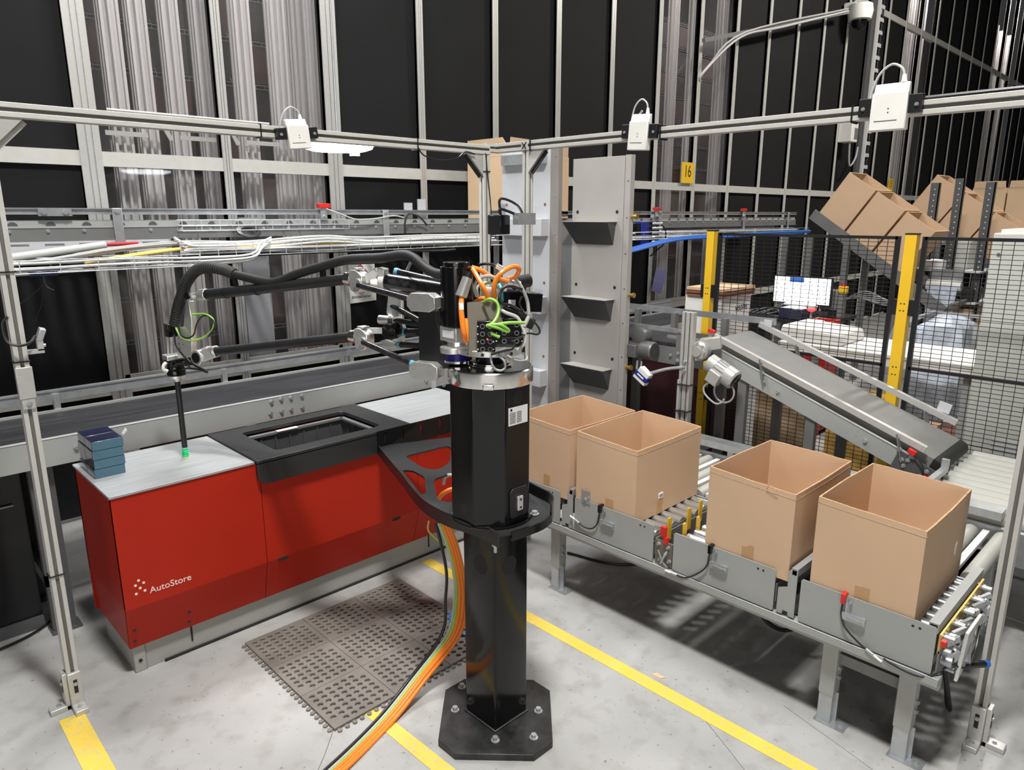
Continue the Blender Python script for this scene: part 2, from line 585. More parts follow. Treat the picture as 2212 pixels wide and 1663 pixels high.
def bolt(mb, p, d, r=0.009, h=0.008):
    p = V(p); d = V(d).normalized()
    mb.cyl(p, p + d * 0.002, r * 1.45, n=14)
    mb.cyl(p + d * 0.002, p + d * (0.002 + h), r, n=6)
    return mb

# ------------------------------------------------------------------ the setting
o = struct(MB().box((-6, -4, -0.06), (40, 14, 0)).build('floor', 'floor'))
cr = MB()
for p in ([(1.62, 0.2), (1.95, 0.62), (2.24, 1.12), (2.36, 1.36)], [(2.36, 0.2), (2.50, 0.62), (2.62, 1.06)], [(0.2, 1.9), (0.9, 2.02), (1.25, 2.3)]):
    cr.tube([(x, y, 0.0) for x, y in p], 0.0014, 4, 6)
struct(cr.build('trim_1', 'groove'))

YW = 5.2
MX = [1.363 + 0.865 * k for k in range(-1, 31)]          # mullions of the glazed partition
CLEAR = {1, 2, 8, 9, 17, 18, 24, 25, 26}                # bays glazed with clear sheet
lev = [0.0, 0.87, 2.345, 5.42, 7.4]
dark = MB()
for i in range(len(MX) - 1):
    for j in range(4):
        if i in CLEAR and j > 0:
            continue
        dark.box((MX[i] + 0.028, YW + 0.012, lev[j] + 0.03), (MX[i + 1] - 0.028, YW + 0.03, lev[j + 1] - 0.03))
struct(dark.build('wall_back', 'panel'))
wn = 0
for i in sorted(CLEAR):
    for j in (1, 2, 3):
        wn += 1
        w = struct(MB().box((MX[i] + 0.028, YW + 0.018, lev[j] + 0.03), (MX[i + 1] - 0.028, YW + 0.023, lev[j + 1] - 0.03)).build('window_%d' % wn, 'glass'))
tn = 1
for k, x in enumerate(MX):
    tn += 1
    w = 0.062 if k in (1, 3) else 0.032
    mb = MB()
    for a, b in ((-w, -w * 0.35), (-w * 0.22, w * 0.22), (w * 0.35, w)):
        mb.box((x + a, YW - 0.03, 0), (x + b, YW + 0.05, 7.4))
    mb.box((x - w, YW - 0.018, 0), (x + w, YW + 0.05, 7.4))
    struct(mb.build('trim_%d' % tn, 'alu_white' if k > 7 else 'alu'))
for z, h in ((0.87, 0.045), (2.345, 0.045), (5.42, 0.05)):
    tn += 1
    mb = MB()
    for i in range(len(MX) - 1):
        a, b = MX[i] + 0.03, MX[i + 1] - 0.03
        if k in (1, 3):
            pass
        mb.box((a, YW - 0.022, z - h), (b, YW + 0.045, z + h))
        if z < 1 and i in CLEAR:
            mb.box((a, YW - 0.03, z + h), (b, YW - 0.018, z + h + 0.035))
    struct(mb.build('trim_%d' % tn, 'alu_white'))
struct(MB().box((-4, 9.4, 0), (32, 9.5, 8)).build('wall_rear', 'panel'))

# ---- storage grid seen through the clear sheets: columns and bins
def column_mb(x, y):
    mb = MB()
    s = 0.058
    for a, b in ((-s, -s), (s, -s), (-s, s), (s, s)):
        mb.box((x + a - 0.018 * (a > 0) - 0.0, y + b - 0.018 * (b > 0), 0), (x + a + 0.018 * (a < 0), y + b + 0.018 * (b < 0), 6.6))
    mb.box((x - s, y - 0.008, 0), (x + s, y + 0.008, 6.6))
    mb.box((x - 0.008, y - s, 0), (x + 0.008, y + s, 6.6))
    return mb
proto = thing('storage_column', 'tall ridged aluminium storage column standing behind the clear wall sheets', 'column', (1.50, 5.42, 0), 'storage columns behind the clear wall sheets')
column_mb(1.50, 5.42).build('profile', 'column', proto)
cols = [(1.50, 5.42)] + [(p[0], p[1]) for p in (
    (1.625, 5.42, 3.012), (1.84, 5.56, 3.063), (2.109, 5.7, 3.121), (2.387, 5.84, 3.18), (2.508, 5.42, 3.136), (2.857, 5.56, 3.206), (3.251, 5.98, 3.322), (3.267, 5.7, 3.284),
    (8.501, 5.42, 3.979), (9.196, 5.44, 4.08), (9.855, 5.58, 4.193), (9.191, 6.2, 4.189),
    (15.41, 5.42, 4.952), (16.27, 5.44, 5.075), (17.31, 5.6, 5.245),
    (21.5, 5.42, 5.808), (22.19, 5.44, 5.907), (22.91, 5.46, 6.012), (23.62, 5.48, 6.115))]
proto.location = (cols[1][0], cols[1][1], 0)
for x, y in cols[2:]:
    dup(proto, (x, y, 0), proto['label'])

def bin_at(x, y, z):
    t = thing('storage_bin', 'dark plastic storage bin in the stacks between the storage columns', 'bin', (x, y, z), 'bins stacked in the storage grid')
    mb = MB()
    a, b, h = 0.245, 0.19, 0.30
    mb.box((x - a, y - b, z), (x + a, y + b, z + 0.012))
    for s in (-1, 1):
        mb.box((x - a, y + s * b - 0.006, z), (x + a, y + s * b + 0.006, z + h))
        mb.box((x + s * a - 0.006, y - b, z), (x + s * a + 0.006, y + b, z + h))
    mb.build('body', 'bin', t, flat=True)
    rm = MB()
    for dz in (h, h + 0.03):
        rm.box((x - a - 0.012, y - b - 0.012, z + dz - 0.007), (x + a + 0.012, y - b + 0.004, z + dz))
    for k in range(7):
        px = x - a + 2 * a * k / 6
        rm.box((px - 0.003, y - b - 0.01, z + h - 0.005), (px + 0.003, y - b, z + h + 0.03))
    for k in (-1, 0, 1):
        rm.cyl((x + k * 0.07, y - b - 0.005, z + h + 0.03), (x + k * 0.07 - 0.012, y - b - 0.005, z + h + 0.06), 0.004, n=6)
    rm.build('rim', 'grey_mid', t, flat=True)
    return t
pb = bin_at(1.62, 6.32, 0.02)
pr_ = bin_at(1.62, 6.32, 0.36)
for c in pr_.children:
    if c.name.startswith('body'):
        c.data.materials[0] = M['bin_red']
for n, (bx, by) in enumerate([(1.62, 6.32), (2.14, 6.32), (2.66, 6.32), (3.18, 6.32), (3.70, 6.32), (8.2, 6.7), (8.8, 6.7), (9.4, 6.7), (10.0, 6.7), (10.6, 6.7)]):
    for k in range(14):
        if n == 0 and k in (0, 1):
            continue
        if k in (5, 6) and n < 2:
            continue
        dup(pb if (k + n) % 3 else pr_, (bx, by, 0.02 + 0.34 * k), pb['label'])

# deflector arms over the storage bins and the white boards between the columns
t = thing('storage_guide', 'pale angled guide rails inside the storage grid, behind the clear sheets', 'guide', (2.2, 5.6, 2.5))
g = MB()
for i in range(4):
    x = 1.50 + 0.47 * i
    g.bar((x, 5.34, 2.62), (x + 0.36, 5.34, 2.62), 0.01, 0.045)
    g.bar((x, 5.32, 2.52), (x + 0.26, 5.32, 2.52), 0.01, 0.03)
    g.bar((x + 0.36, 5.34, 2.62), (x + 0.42, 5.34, 2.50), 0.01, 0.03)
g.build('rail', 'alu_white', t)
bd = tag(MB().box((2.33, 5.31, 0.0), (2.53, 5.325, 1.98)).build('white_board', 'grey_light'), 'plain pale board standing behind the clear sheet, left of the robot arm', 'board')

# bay number boards
def number_board(x0, z0, w, h, s, label):
    t = thing('number_sign', label, 'sign', (x0, YW - 0.05, z0))
    MB().box((x0, YW - 0.056, z0), (x0 + w, YW - 0.048, z0 + h)).build('board', 'yellow', t)
    text('number', s, (x0 + w * 0.30, YW - 0.0565, z0 + h * 0.30), (1, 0, 0), (0, 0, 1), w * 0.46, 'ink', t, squash=1.25)
a = (7.963, 5.15, 2.39)
b = (8.234, 5.15, 2.641)
number_board(a[0], a[2], b[0] - a[0], b[2] - a[2], '16', 'yellow board numbered 16 on the back partition')
a = (15.15, 5.15, 2.454)
b = (15.4, 5.15, 2.678)
number_board(a[0], a[2], b[0] - a[0], b[2] - a[2], '15', 'yellow board numbered 15, half hidden behind the tilted cartons')

# flammable goods notice on the dark board
a = (3.146, 5.16, 1.207)
t = thing('warning_notice', 'white warning notice with a red diamond and flame on the black wall board', 'sign', a)
q = [(3.154, 5.19, 1.601), (3.418, 5.19, 1.596), (3.421, 5.19, 1.29), (3.16, 5.19, 1.28)]
MB().prism(q, (0, -0.006, 0)).build('sheet', 'white', t)
c = (3.275, 5.183, 1.476)
r = 0.125
dm = MB()
P = [V(c) + V(r * x, -0.0015, r * z) for x, z in ((0, 1), (1, 0), (0, -1), (-1, 0))]
for i in range(4):
    dm.bar(P[i], P[(i + 1) % 4], 0.002, 0.014, (0, 1, 0))
dm.build('diamond', 'ink_red', t)
fl = MB()
fl.prism([V(c) + V(x * 0.05, -0.0015, z * 0.05) for x, z in ((-0.8, -1.1), (0.8, -1.1), (0.95, -0.2), (0.6, 0.5), (0.45, 0.0), (0.15, 1.3), (-0.05, 0.3), (-0.4, 0.8), (-0.5, 0.1), (-0.8, 0.3), (-0.95, -0.4))], (0, -0.001, 0))
fl.build('flame', 'ink', t)
p = (3.184, 5.182, 1.321)
text('wording', 'ämnen/varor', (p[0], 5.182, p[2]), (1, 0, 0), (0, 0, 1), 0.185, 'ink', t)

# pinned lavender sheet further along the wall
q = [(7.501, 5.14, 1.364), (7.561, 5.14, 1.361), (7.555, 5.14, 1.316), (7.637, 5.14, 1.3), (7.654, 5.14, 1.345), (7.737, 5.14, 1.324), (7.609, 5.14, 1.03), (7.415, 5.14, 1.085)]
tag(MB().prism(q, (0, -0.01, 0)).build('notched_sheet', 'violet_card'), 'lavender sheet with a notch hanging crooked on the clear wall sheet', 'sheet')

# dome camera, junction box, vertical conduit on the partition
def conduit():
    x0 = (13.58, 5.1, 4.055)
    x = x0[0]
    t = thing('cable_riser', 'vertical run of cables and perforated channel up the partition, beside the dome camera', 'cable riser', (x, 5.1, 1.9))
    m = MB()
    m.box((x - 0.17, 5.13, 1.9), (x - 0.02, 5.165, 7.2))
    m.build('channel', 'grey_dark', t)
    m = MB()
    for k in range(26):
        m.box((x + 0.10, 5.08, 2.0 + 0.2 * k), (x + 0.24, 5.10, 2.06 + 0.2 * k))
    m.build('clip', 'grey_light', t)
    for dx, r, mm in ((0.0, 0.028, 'cable_grey'), (0.09, 0.02, 'cable_white'), (0.24, 0.016, 'cable_black')):
        MB().tube([(x + dx, 5.11, 1.9), (x + dx + 0.01, 5.11, 4.5), (x + dx, 5.11, 7.2)], r, 8, 3).build('cable', mm, t)
conduit()
c = (12.46, 4.95, 5.008)
t = thing('dome_camera', 'white dome security camera high on the back partition', 'camera', c)
x, y, z = c
MB().lathe([(0.10, 0.20), (0.17, 0.20), (0.19, 0.10), (0.17, -0.02), (0.12, -0.03)], c, 24).build('housing', 'white_plastic', t)
MB().lathe([(0.115, -0.03), (0.105, -0.10), (0.07, -0.145), (0.02, -0.16)], c, 24).build('dome', 'black', t)
MB().box((x - 0.1, y + 0.05, z + 0.15), (x + 0.1, 5.17, z + 0.24)).build('bracket', 'white_plastic', t)
t = thing('cantilever_bracket', 'thin slotted steel arm with cables running up to the dome camera', 'bracket', (8.054, 5, 4.019))
p0 = V((8.054, 5, 4.024)); p1 = V((8.909, 5, 4.226)); p2 = V((12.12, 5, 5.05))
MB().bar(p0, p2, 0.04, 0.05).build('arm', 'grey_mid', t)
MB().tube([(8.106, 5.05, 3.568), (8.127, 5.02, 3.687), (8.878, 4.98, 4.186), (9.968, 4.98, 4.483), (12.06, 4.98, 5.05)], 0.016, 6).build('cable', 'cable_white', t)
MB().tube([(8.169, 5.08, 3.632), (8.225, 5.02, 3.752), (8.968, 4.97, 4.252), (12.03, 4.97, 5.075)], 0.014, 6).build('cable', 'cable_grey', t)
c = (12.75, 5, 3.319)
t = thing('junction_box', 'small grey junction box with drooping cables below the dome camera', 'box', c)
x, y, z = c
MB().box((x - 0.13, y - 0.05, z - 0.14), (x + 0.13, y + 0.17, z + 0.16)).build('housing', 'white_plastic', t, bevel=0.01)
MB().box((x - 0.02, y - 0.058, z - 0.09), (x + 0.11, y - 0.05, z + 0.08)).build('cover', 'grey_mid', t)
MB().tube([(x - 0.05, y, z - 0.14), (12.76, 5, 2.863), (12.86, 5, 2.815), (13.07, 5.02, 2.954), (13.2, 5.05, 3.13)], 0.015, 6).build('cable', 'cable_grey', t)

# ---- yellow floor lines
def line(name, pts, label):
    return tag(MB().prism([(x, y, 0.0006) for x, y in pts], (0, 0, 0.0012)).build(name, 'paint'), label, 'floor line', 'yellow lines painted on the floor')
line('floor_line', [(2.30, -0.6), (2.37, -0.6), (2.37, 3.13), (2.30, 3.13)], 'long worn yellow floor line passing behind the black column towards the camera')
line('floor_line', [(1.352, 1.3), (1.422, 1.3), (1.39, 2.24), (1.33, 2.24)], 'short yellow floor line running out from under the corner of the rubber mat')
line('floor_line', [(0.413, 2.3), (0.503, 2.3), (0.507, 3.062), (0.418, 3.069)], 'wide yellow floor line starting at the foot of the left aluminium post')

# ------------------------------------------------------------------ red picking cabinet
X0, X1, YF, YB, ZT = 0.72, 2.795, 3.105, 3.655, 0.876
t = thing('picking_cabinet', 'long red picking cabinet with steel worktop and grey plinth, along the belt conveyor', 'cabinet', (X0, YF, 0))
FZ = 0.352
mb = MB()
# upper body with the lower part folding back
for xa, xb in ((X0, 1.356), (1.359, 2.272), (2.275, X1)):
    ya = YF + 0.062
    th_ = 0.018
    mb.hexa([(xa, YF, FZ), (xb, YF, FZ), (xb, YF + th_, FZ), (xa, YF + th_, FZ)], [(xa, YF, ZT - 0.012), (xb, YF, ZT - 0.012), (xb, YF + th_, ZT - 0.012), (xa, YF + th_, ZT - 0.012)])
    xi = xa + (0.012 if xa == X0 else 0)
    mb.hexa([(xi, ya, 0.135), (xb, ya, 0.135), (xb, ya + th_, 0.135), (xi, ya + th_, 0.135)], [(xa, YF, FZ), (xb, YF, FZ), (xb, YF + th_, FZ), (xa, YF + th_, FZ)])
for x in (X0, X1 - 0.018):
    s_ = 0.012 if x == X0 else 0.0
    mb.hexa([(x + s_, YF + 0.063, 0.135), (x + 0.018, YF + 0.063, 0.135), (x + 0.018, YB, 0.135), (x + s_, YB, 0.135)], [(x, YF + 0.001, FZ), (x + 0.018, YF + 0.001, FZ), (x + 0.018, YB, FZ), (x, YB, FZ)])
    mb.box((x, YF + 0.001, FZ), (x + 0.018, YB, ZT - 0.012))
mb.box((X0, YB - 0.015, 0.135), (X1, YB, ZT - 0.012))
mb.box((X0 + 0.02, YF + 0.07, 0.135), (X1 - 0.02, YB - 0.01, 0.16))
body = mb.build('body', 'red', t)
dk = MB()
for x in (1.44, 2.12):
    dk.bar((x - 0.024, YF + 0.006, FZ - 0.008), (x + 0.024, YF + 0.006, FZ - 0.008), 0.016, 0.016)
dk.build('latch', 'ink', body)
dk = MB()
for x, z in ((0.752, 0.235), (0.752, 0.175), (0.985, 0.225), (0.985, 0.168)):
    y = YF + 0.062 * (FZ - z) / (FZ - 0.135)
    dk.cyl((x, y - 0.0015, z), (x, y + 0.004, z), 0.008, n=12)
dk.build('fixing_hole', 'ink', body)
pl = MB()
pl.box((X0 + 0.035, YF + 0.085, 0.0), (X1, YB, 0.15))
pl.box((X0 + 0.025, YF + 0.078, 0.0), (X0 + 0.075, YB - 0.05, 0.15))
plinth = pl.build('plinth', 'plinth', t, bevel=0.003)
sl = MB()
for x in (1.0, 2.40):
    sl.box((x - 0.004, YF + 0.0825, 0.045), (x + 0.004, YF + 0.09, 0.15))
sl.cyl((X0 + 0.05, YF + 0.075, 0.055), (X0 + 0.05, YF + 0.082, 0.055), 0.008, n=10)
sl.build('slot', 'ink', plinth)
MB().box((X0 + 0.15, YF + 0.074, 0.0), (X1, YF + 0.082, 0.012)).build('seal_strip', 'rubber', t)
MB().box((X0 - 0.006, YF - 0.006, ZT - 0.012), (1.335, YB + 0.004, ZT)).build('worktop', 'steel_top', t, bevel=0.002)
MB().box((2.226, YF - 0.004, ZT - 0.012), (2.862, YB + 0.004, ZT)).build('worktop', 'steel_top', t, bevel=0.002)
# black bezel round the bin opening
bz = MB()
xa, xb = 1.338, 2.222
ya, yb = YF - 0.028, YB + 0.002
ox0, ox1, oy0, oy1 = 1.475, 2.085, 3.165, 3.565
def rr(x0, y0, x1, y1, r, z, n=5):
    out = []
    for cx, cy, a in ((x1 - r, y1 - r, 0), (x0 + r, y1 - r, 90), (x0 + r, y0 + r, 180), (x1 - r, y0 + r, 270)):
        out += [(p.x, p.y, z) for p in arc((cx, cy, z), r, R(a), R(a + 90), n)]
    return out
bz.holed([(xa, ya, ZT - 0.012), (xb, ya, ZT - 0.012), (xb, yb, ZT - 0.012), (xa, yb, ZT - 0.012)], [list(reversed(rr(ox0, oy0, ox1, oy1, 0.03, ZT - 0.012)))], (0, 0, 0.02))
front = [(xa, ya, ZT - 0.004), (2.06, ya, ZT - 0.004), (2.06, ya, 0.762)] + [(p.x, ya, p.z) for p in arc((xa + 0.045, ya, 0.807), 0.045, R(270), R(180), 6, (1, 0, 0), (0, 0, 1))]
bz.prism(front, (0, 0.024, 0))
bz.build('bin_bezel', 'black_sheet', t, bevel=0.002)
inner = MB()
iz = 0.60
L = rr(ox0, oy0, ox1, oy1, 0.03, 0)
n = len(L)
inner.add([(x, y, ZT - 0.02) for x, y, _ in L] + [(x, y, iz) for x, y, _ in L], [(i, (i + 1) % n, n + (i + 1) % n, n + i) for i in range(n)])
inner.build('opening_lining', 'black_sheet', t)
text('wordmark', 'AutoStore', (0.8226, 3.104, 0.3977), (1, 0, 0), (0, 0, 1), 0.176, 'mark', t)
dots = MB()
lx, ly, lz = (0.763, 3.104, 0.4171)
for x, z in ((0.036, 0.072), (0.062, 0.052), (0.016, 0.05), (0.04, 0.029), (0.064, 0.008), (0.015, 0.004)):
    dots.cyl((lx + x * 0.72 - 0.004, YF - 0.001, lz + z * 0.85 - 0.004), (lx + x * 0.72 - 0.004, YF + 0.002, lz + z * 0.85 - 0.004), 0.0058, n=16)
dots.build('dot_emblem', 'mark', t)

# bin inside the opening
t = thing('tote_bin', 'black plastic tote bin sunk in the cabinet opening', 'bin', (1.75, 3.36, 0.55))
mb = MB()
x0, x1, y0, y1 = 1.487, 2.073, 3.177, 3.553
za, zb = 0.56, 0.845
for (a, b) in (((x0, y0, za), (x1, y1, za + 0.01)), ((x0, y0, za), (x1, y0 + 0.006, zb)), ((x0, y1 - 0.006, za), (x1, y1, zb)), ((x0, y0, za), (x0 + 0.006, y1, zb)), ((x1 - 0.006, y0, za), (x1, y1, zb))):
    mb.box(a, b)
for k in range(1, 7):
    x = x0 + (x1 - x0) * k / 7
    mb.box((x - 0.004, y1 - 0.012, za), (x + 0.004, y1 - 0.004, zb - 0.01))
for k in range(1, 5):
    y = y0 + (y1 - y0) * k / 5
    mb.box((x1 - 0.012, y - 0.004, za), (x1 - 0.004, y + 0.004, zb - 0.01))
    mb.box((x0 + 0.004, y - 0.004, za), (x0 + 0.012, y + 0.004, zb - 0.01))
mb.build('body', 'grey_dark', t)
rm = MB()
rm.box((x0, y1 - 0.02, zb), (x1, y1 + 0.006, zb + 0.012))
rm.box((x1 - 0.02, y0, zb), (x1 + 0.006, y1, zb + 0.012))
rm.box((x0 - 0.006, y0, zb), (x0 + 0.016, y1, zb + 0.012))
rm.build('rim', 'grey_mid', t)
MB().box((1.66, y1 - 0.03, zb + 0.012), (1.78, y1 - 0.004, zb + 0.016)).build('label_strip', 'white', t)

# small shrink-wrapped cartons, four high and two deep
gx, gy = 0.80, 3.37
rows = ['bottom', 'second', 'third', 'top']
for k in range(4):
    for j in range(2):
        z = ZT + 0.0005 + k * 0.0415
        dx = (0.0, 0.004, 0.002, 0.006)[k]
        y0 = gy + j * 0.115
        nm = ('lowest', 'second lowest', 'second highest', 'uppermost')[k]
        lab = 'small blue-grey wrapped carton, %s of the front stack on the red cabinet' % nm if j == 0 else 'small navy wrapped carton, %s of the stack behind the blue-grey cartons' % nm
        b = thing('small_carton', lab, 'carton', (gx, y0, z), 'small wrapped cartons on the cabinet corner')
        MB().box((gx - 0.065 + dx, y0, z), (gx + 0.060 + dx, y0 + 0.112, z + 0.041)).build('body', 'box_navy', b, bevel=0.0015)
        MB().box((gx - 0.064 + dx, y0 - 0.0012, z + 0.001), (gx + 0.059 + dx, y0 + 0.0005, z + 0.040)).build('end_face', 'box_blue' if j == 0 else 'box_navy', b)
        if j == 0 and k == 3:
            p = V(gx + 0.07, y0 + 0.03, z + 0.048)
            MB().prism([p, p + V(0.022, 0.012, 0.02), p + V(0.030, 0.02, 0.005), p + V(0.010, 0.01, -0.012)], (0.001, -0.001, 0.0006)).build('loose_tag', 'paper', b)

# rubber mat of nine interlocked tiles
t = thing('rubber_mat', 'grey-brown rubber anti-fatigue mat with round holes, on the floor before the red cabinet', 'mat', (1.62, 2.64, 0))
mx0, mx1, my0, my1 = 1.19, 2.085, 2.235, 3.055
def tile(xa, ya, xb, yb):
    mb = MB()
    nx, ny = 7, 7
    h = 0.012
    mg = 0.014
    cw, ch = (xb - xa - 2 * mg) / nx, (yb - ya - 2 * mg) / ny
    def plate(x0, y0, x1, y1):
        mb.box((x0, y0, 0.0025), (x1, y1, h))
    plate(xa, ya, xb, ya + mg); plate(xa, yb - mg, xb, yb); plate(xa, ya + mg, xa + mg, yb - mg); plate(xb - mg, ya + mg, xb, yb - mg)
    for i in range(nx):
        for j in range(ny):
            x = xa + mg + cw * i; y = ya + mg + ch * j
            cx, cy = x + cw / 2, y + ch / 2
            if (i, j) in ((0, 0), (6, 6)):
                plate(x, y, x + cw, y + ch)
                continue
            N = 12
            sq = []
            ci = []
            for k in range(N):
                a = 2 * math.pi * (k + 0.5) / N
                c, s = math.cos(a), math.sin(a)
                q = 0.5 / max(abs(c), abs(s))
                sq.append((cx + c * q * cw, cy + s * q * ch))
                ci.append((cx + c * cw * 0.375, cy + s * ch * 0.375))
            # exact corners
            for k in (1, 4, 7, 10):
                a = 2 * math.pi * (k + 0.5) / N
                sq[k] = (cx + math.copysign(cw / 2, math.cos(a)), cy + math.copysign(ch / 2, math.sin(a)))
            vs = [(p[0], p[1], h) for p in sq] + [(p[0], p[1], h) for p in ci] + [(cx + (p[0] - cx) * 0.8, cy + (p[1] - cy) * 0.8, h - 0.003) for p in ci] + [(cx + (p[0] - cx) * 0.8, cy + (p[1] - cy) * 0.8, 0.0015) for p in ci]
            fs = []
            for k in range(N):
                l = (k + 1) % N
                fs += [(k, l, N + l, N + k), (N + k, N + l, 2 * N + l, 2 * N + k), (2 * N + k, 2 * N + l, 3 * N + l, 3 * N + k)]
            fs.append(tuple(range(3 * N, 4 * N)))
            mb.add(vs, fs)
    return mb
tw, th = (mx1 - mx0) / 3, (my1 - my0) / 3
for i in range(3):
    for j in range(3):
        tile(mx0 + i * tw + 0.001, my0 + j * th + 0.001, mx0 + (i + 1) * tw - 0.001, my0 + (j + 1) * th - 0.001).build('tile', 'mat_rubber', t)
ed = MB()
for k in range(24):
    y = my0 + (my1 - my0) * (k + 0.5) / 24
    ed.cyl((mx0 - 0.012, y, 0), (mx0 - 0.012, y, 0.007), 0.010, n=10)
    ed.box((mx0 - 0.012, y - 0.005, 0.001), (mx0 + 0.002, y + 0.005, 0.006))
for k in range(26):
    x = mx0 + (mx1 - mx0) * (k + 0.5) / 26
    ed.cyl((x, my0 - 0.012, 0), (x, my0 - 0.012, 0.007), 0.010, n=10)
    ed.box((x - 0.005, my0 - 0.012, 0.001), (x + 0.005, my0 + 0.002, 0.006))
ed.build('interlock_edge', 'mat_rubber', t)

# ------------------------------------------------------------------ belt conveyor behind the cabinet
BX0, BX1, BYF, BYB, BZ = -0.6, 6.6, 3.735, 4.30, 0.985
t = thing('belt_conveyor', 'long black belt conveyor with grey side panel running behind the red cabinet', 'conveyor', (BX0, BYF, 0))
sp = MB()
sp.box((BX0, BYF, 0.862), (2.885, BYF + 0.004, BZ + 0.008))
sp.box((BX0, BYF, BZ + 0.004), (2.885, BYF + 0.028, BZ + 0.010))
sp.box((2.905, BYF, 0.862), (BX1, BYF + 0.004, BZ + 0.006))
side = sp.build('side_panel', 'grey', t, bevel=0.001)
MB().box((2.875, BYF - 0.004, 0.85), (2.91, BYF + 0.006, BZ)).build('joint_plate', 'grey_light', t)
bo = MB()
for p in ((1.736, 3.735, 0.9721), (1.795, 3.735, 0.9776), (1.855, 3.735, 0.9751), (1.924, 3.735, 0.9737), (1.725, 3.735, 0.9064), (1.792, 3.735, 0.9042), (1.852, 3.735, 0.9064), (1.922, 3.735, 0.9042), (0.7574, 3.735, 0.9305), (2.978, 3.735, 0.8616), (2.828, 3.735, 0.9217)):
    bolt(bo, p, (0, -1, 0), 0.010, 0.010)
bo.build('bolt', 'zinc', side)
MB().box((BX0, BYF + 0.028, BZ - 0.02), (BX1, BYB - 0.02, BZ)).build('belt', 'belt', t)
MB().box((BX0, BYF + 0.03, 0.88), (BX1, BYB - 0.03, 0.95)).build('frame', 'grey_dark', t)
bg = MB()
bg.box((BX0, BYB - 0.015, BZ - 0.06), (BX1, BYB, BZ + 0.012))
bg.build('back_edge', 'grey', t)
gr = MB()
gr.box((BX0, BYB + 0.02, BZ + 0.055), (BX1, BYB + 0.035, BZ + 0.105))
gr.box((BX0, BYB + 0.012, BZ + 0.105), (BX1, BYB + 0.042, BZ + 0.113))
for k in range(8):
    x = BX0 + 0.5 + k * 0.9
    gr.box((x, BYB + 0.0, BZ - 0.05), (x + 0.03, BYB + 0.03, BZ + 0.09))
gr.build('guide_rail', 'zinc', t)
for x in (0.56, 2.9, 4.6, 6.2):
    lg = MB()
    lg.box((x, BYF + 0.06, 0.012), (x + 0.10, BYF + 0.10, 0.88))
    lg.box((x, BYB - 0.08, 0.012), (x + 0.10, BYB - 0.04, 0.88))
    lg.box((x, BYF + 0.06, 0.25), (x + 0.04, BYB - 0.04, 0.31))
    lg.box((x - 0.01, BYF + 0.04, 0), (x + 0.12, BYF + 0.14, 0.012))
    lg.box((x - 0.01, BYB - 0.12, 0), (x + 0.12, BYB - 0.02, 0.012))
    lg.build('leg', 'grey_dark', t)
t = thing('skirt_board', 'glossy black board closing the space under the belt conveyor, far left', 'board', (-0.3, 3.92, 0))
MB().box((-0.8, 3.92, 0.06), (0.545, 3.94, 0.86)).build('sheet', 'black', t)
MB().box((-0.8, 3.90, 0.0), (0.545, 3.96, 0.06)).build('foot_strip', 'grey_dark', t)
wr = MB()
for k in range(4):
    z = 0.66 - 0.05 * k
    wr.tube([(-0.2, 3.905, z), (0.5 - 0.07 * k, 3.905, z)], 0.004, 6, 0)
wr.tube([(0.43, 3.905, 0.66), (0.43, 3.905, 0.61)], 0.004, 6, 0)
wr.tube([(0.36, 3.905, 0.61), (0.36, 3.905, 0.51)], 0.004, 6, 0)
wr.build('wire', 'zinc', t)
tag(MB().tube([(-0.1, 3.86, 0.008), (0.15, 3.80, 0.008), (0.38, 3.82, 0.008), (0.52, 3.88, 0.008), (0.62, 3.98, 0.008)], 0.007, 6).build('floor_cable', 'cable_black'), 'thin black cable lying on the floor under the belt conveyor', 'cable')

# ------------------------------------------------------------------ aluminium portal frame
PW = 0.045
def profile(mb, gr, p0, p1, w=PW, up=(0, 0, 1)):
    # slotted square profile: four corner ribs round a dark core, so that the grooves are real
    p0 = V(p0); p1 = V(p1)
    d, s, u = basis(p1 - p0, up)
    h = w / 2
    rb = w * 0.36
    for i in (-1, 1):
        for j in (-1, 1):
            o = s * (h - rb / 2) * i + u * (h - rb / 2) * j
            mb.bar(p0 + o, p1 + o, rb, rb, up)
    gr.bar(p0 + d * 0.001, p1 - d * 0.001, w * 0.72, w * 0.72, up)
FX, FY = 0.50, 3.14
RX = 2.97
ZL, ZR = 2.358, 2.375
t = thing('portal_frame', 'pale slotted aluminium portal frame with posts and two high rails round the robot cell', 'frame', (FX, FY, 0))
def member(name, p0, p1, w=PW, m='alu_white', up=(0, 0, 1), end=True):
    mb = MB(); gr = MB()
    profile(mb, gr, p0, p1, w, up)
    o = mb.build(name, m, t, bevel=0.0015)
    gr.build('groove', 'groove', o)
    return o
member('post', (FX, FY, 0.0), (FX, FY, ZL - 0.02))
member('rail', (FX - 0.9, FY, ZL), (2.86, FY, ZL), 0.05)
member('post', (2.835, FY, 0.0), (2.835, FY, ZL - 0.025))
member('rail', (RX, 3.20, ZR), (RX, -0.5, ZR), 0.05)
member('post', (RX, 2.925, 0.0), (RX, 2.925, ZR - 0.025))
member('post', (RX, 0.445, 0.0), (RX, 0.445, ZR - 0.025))
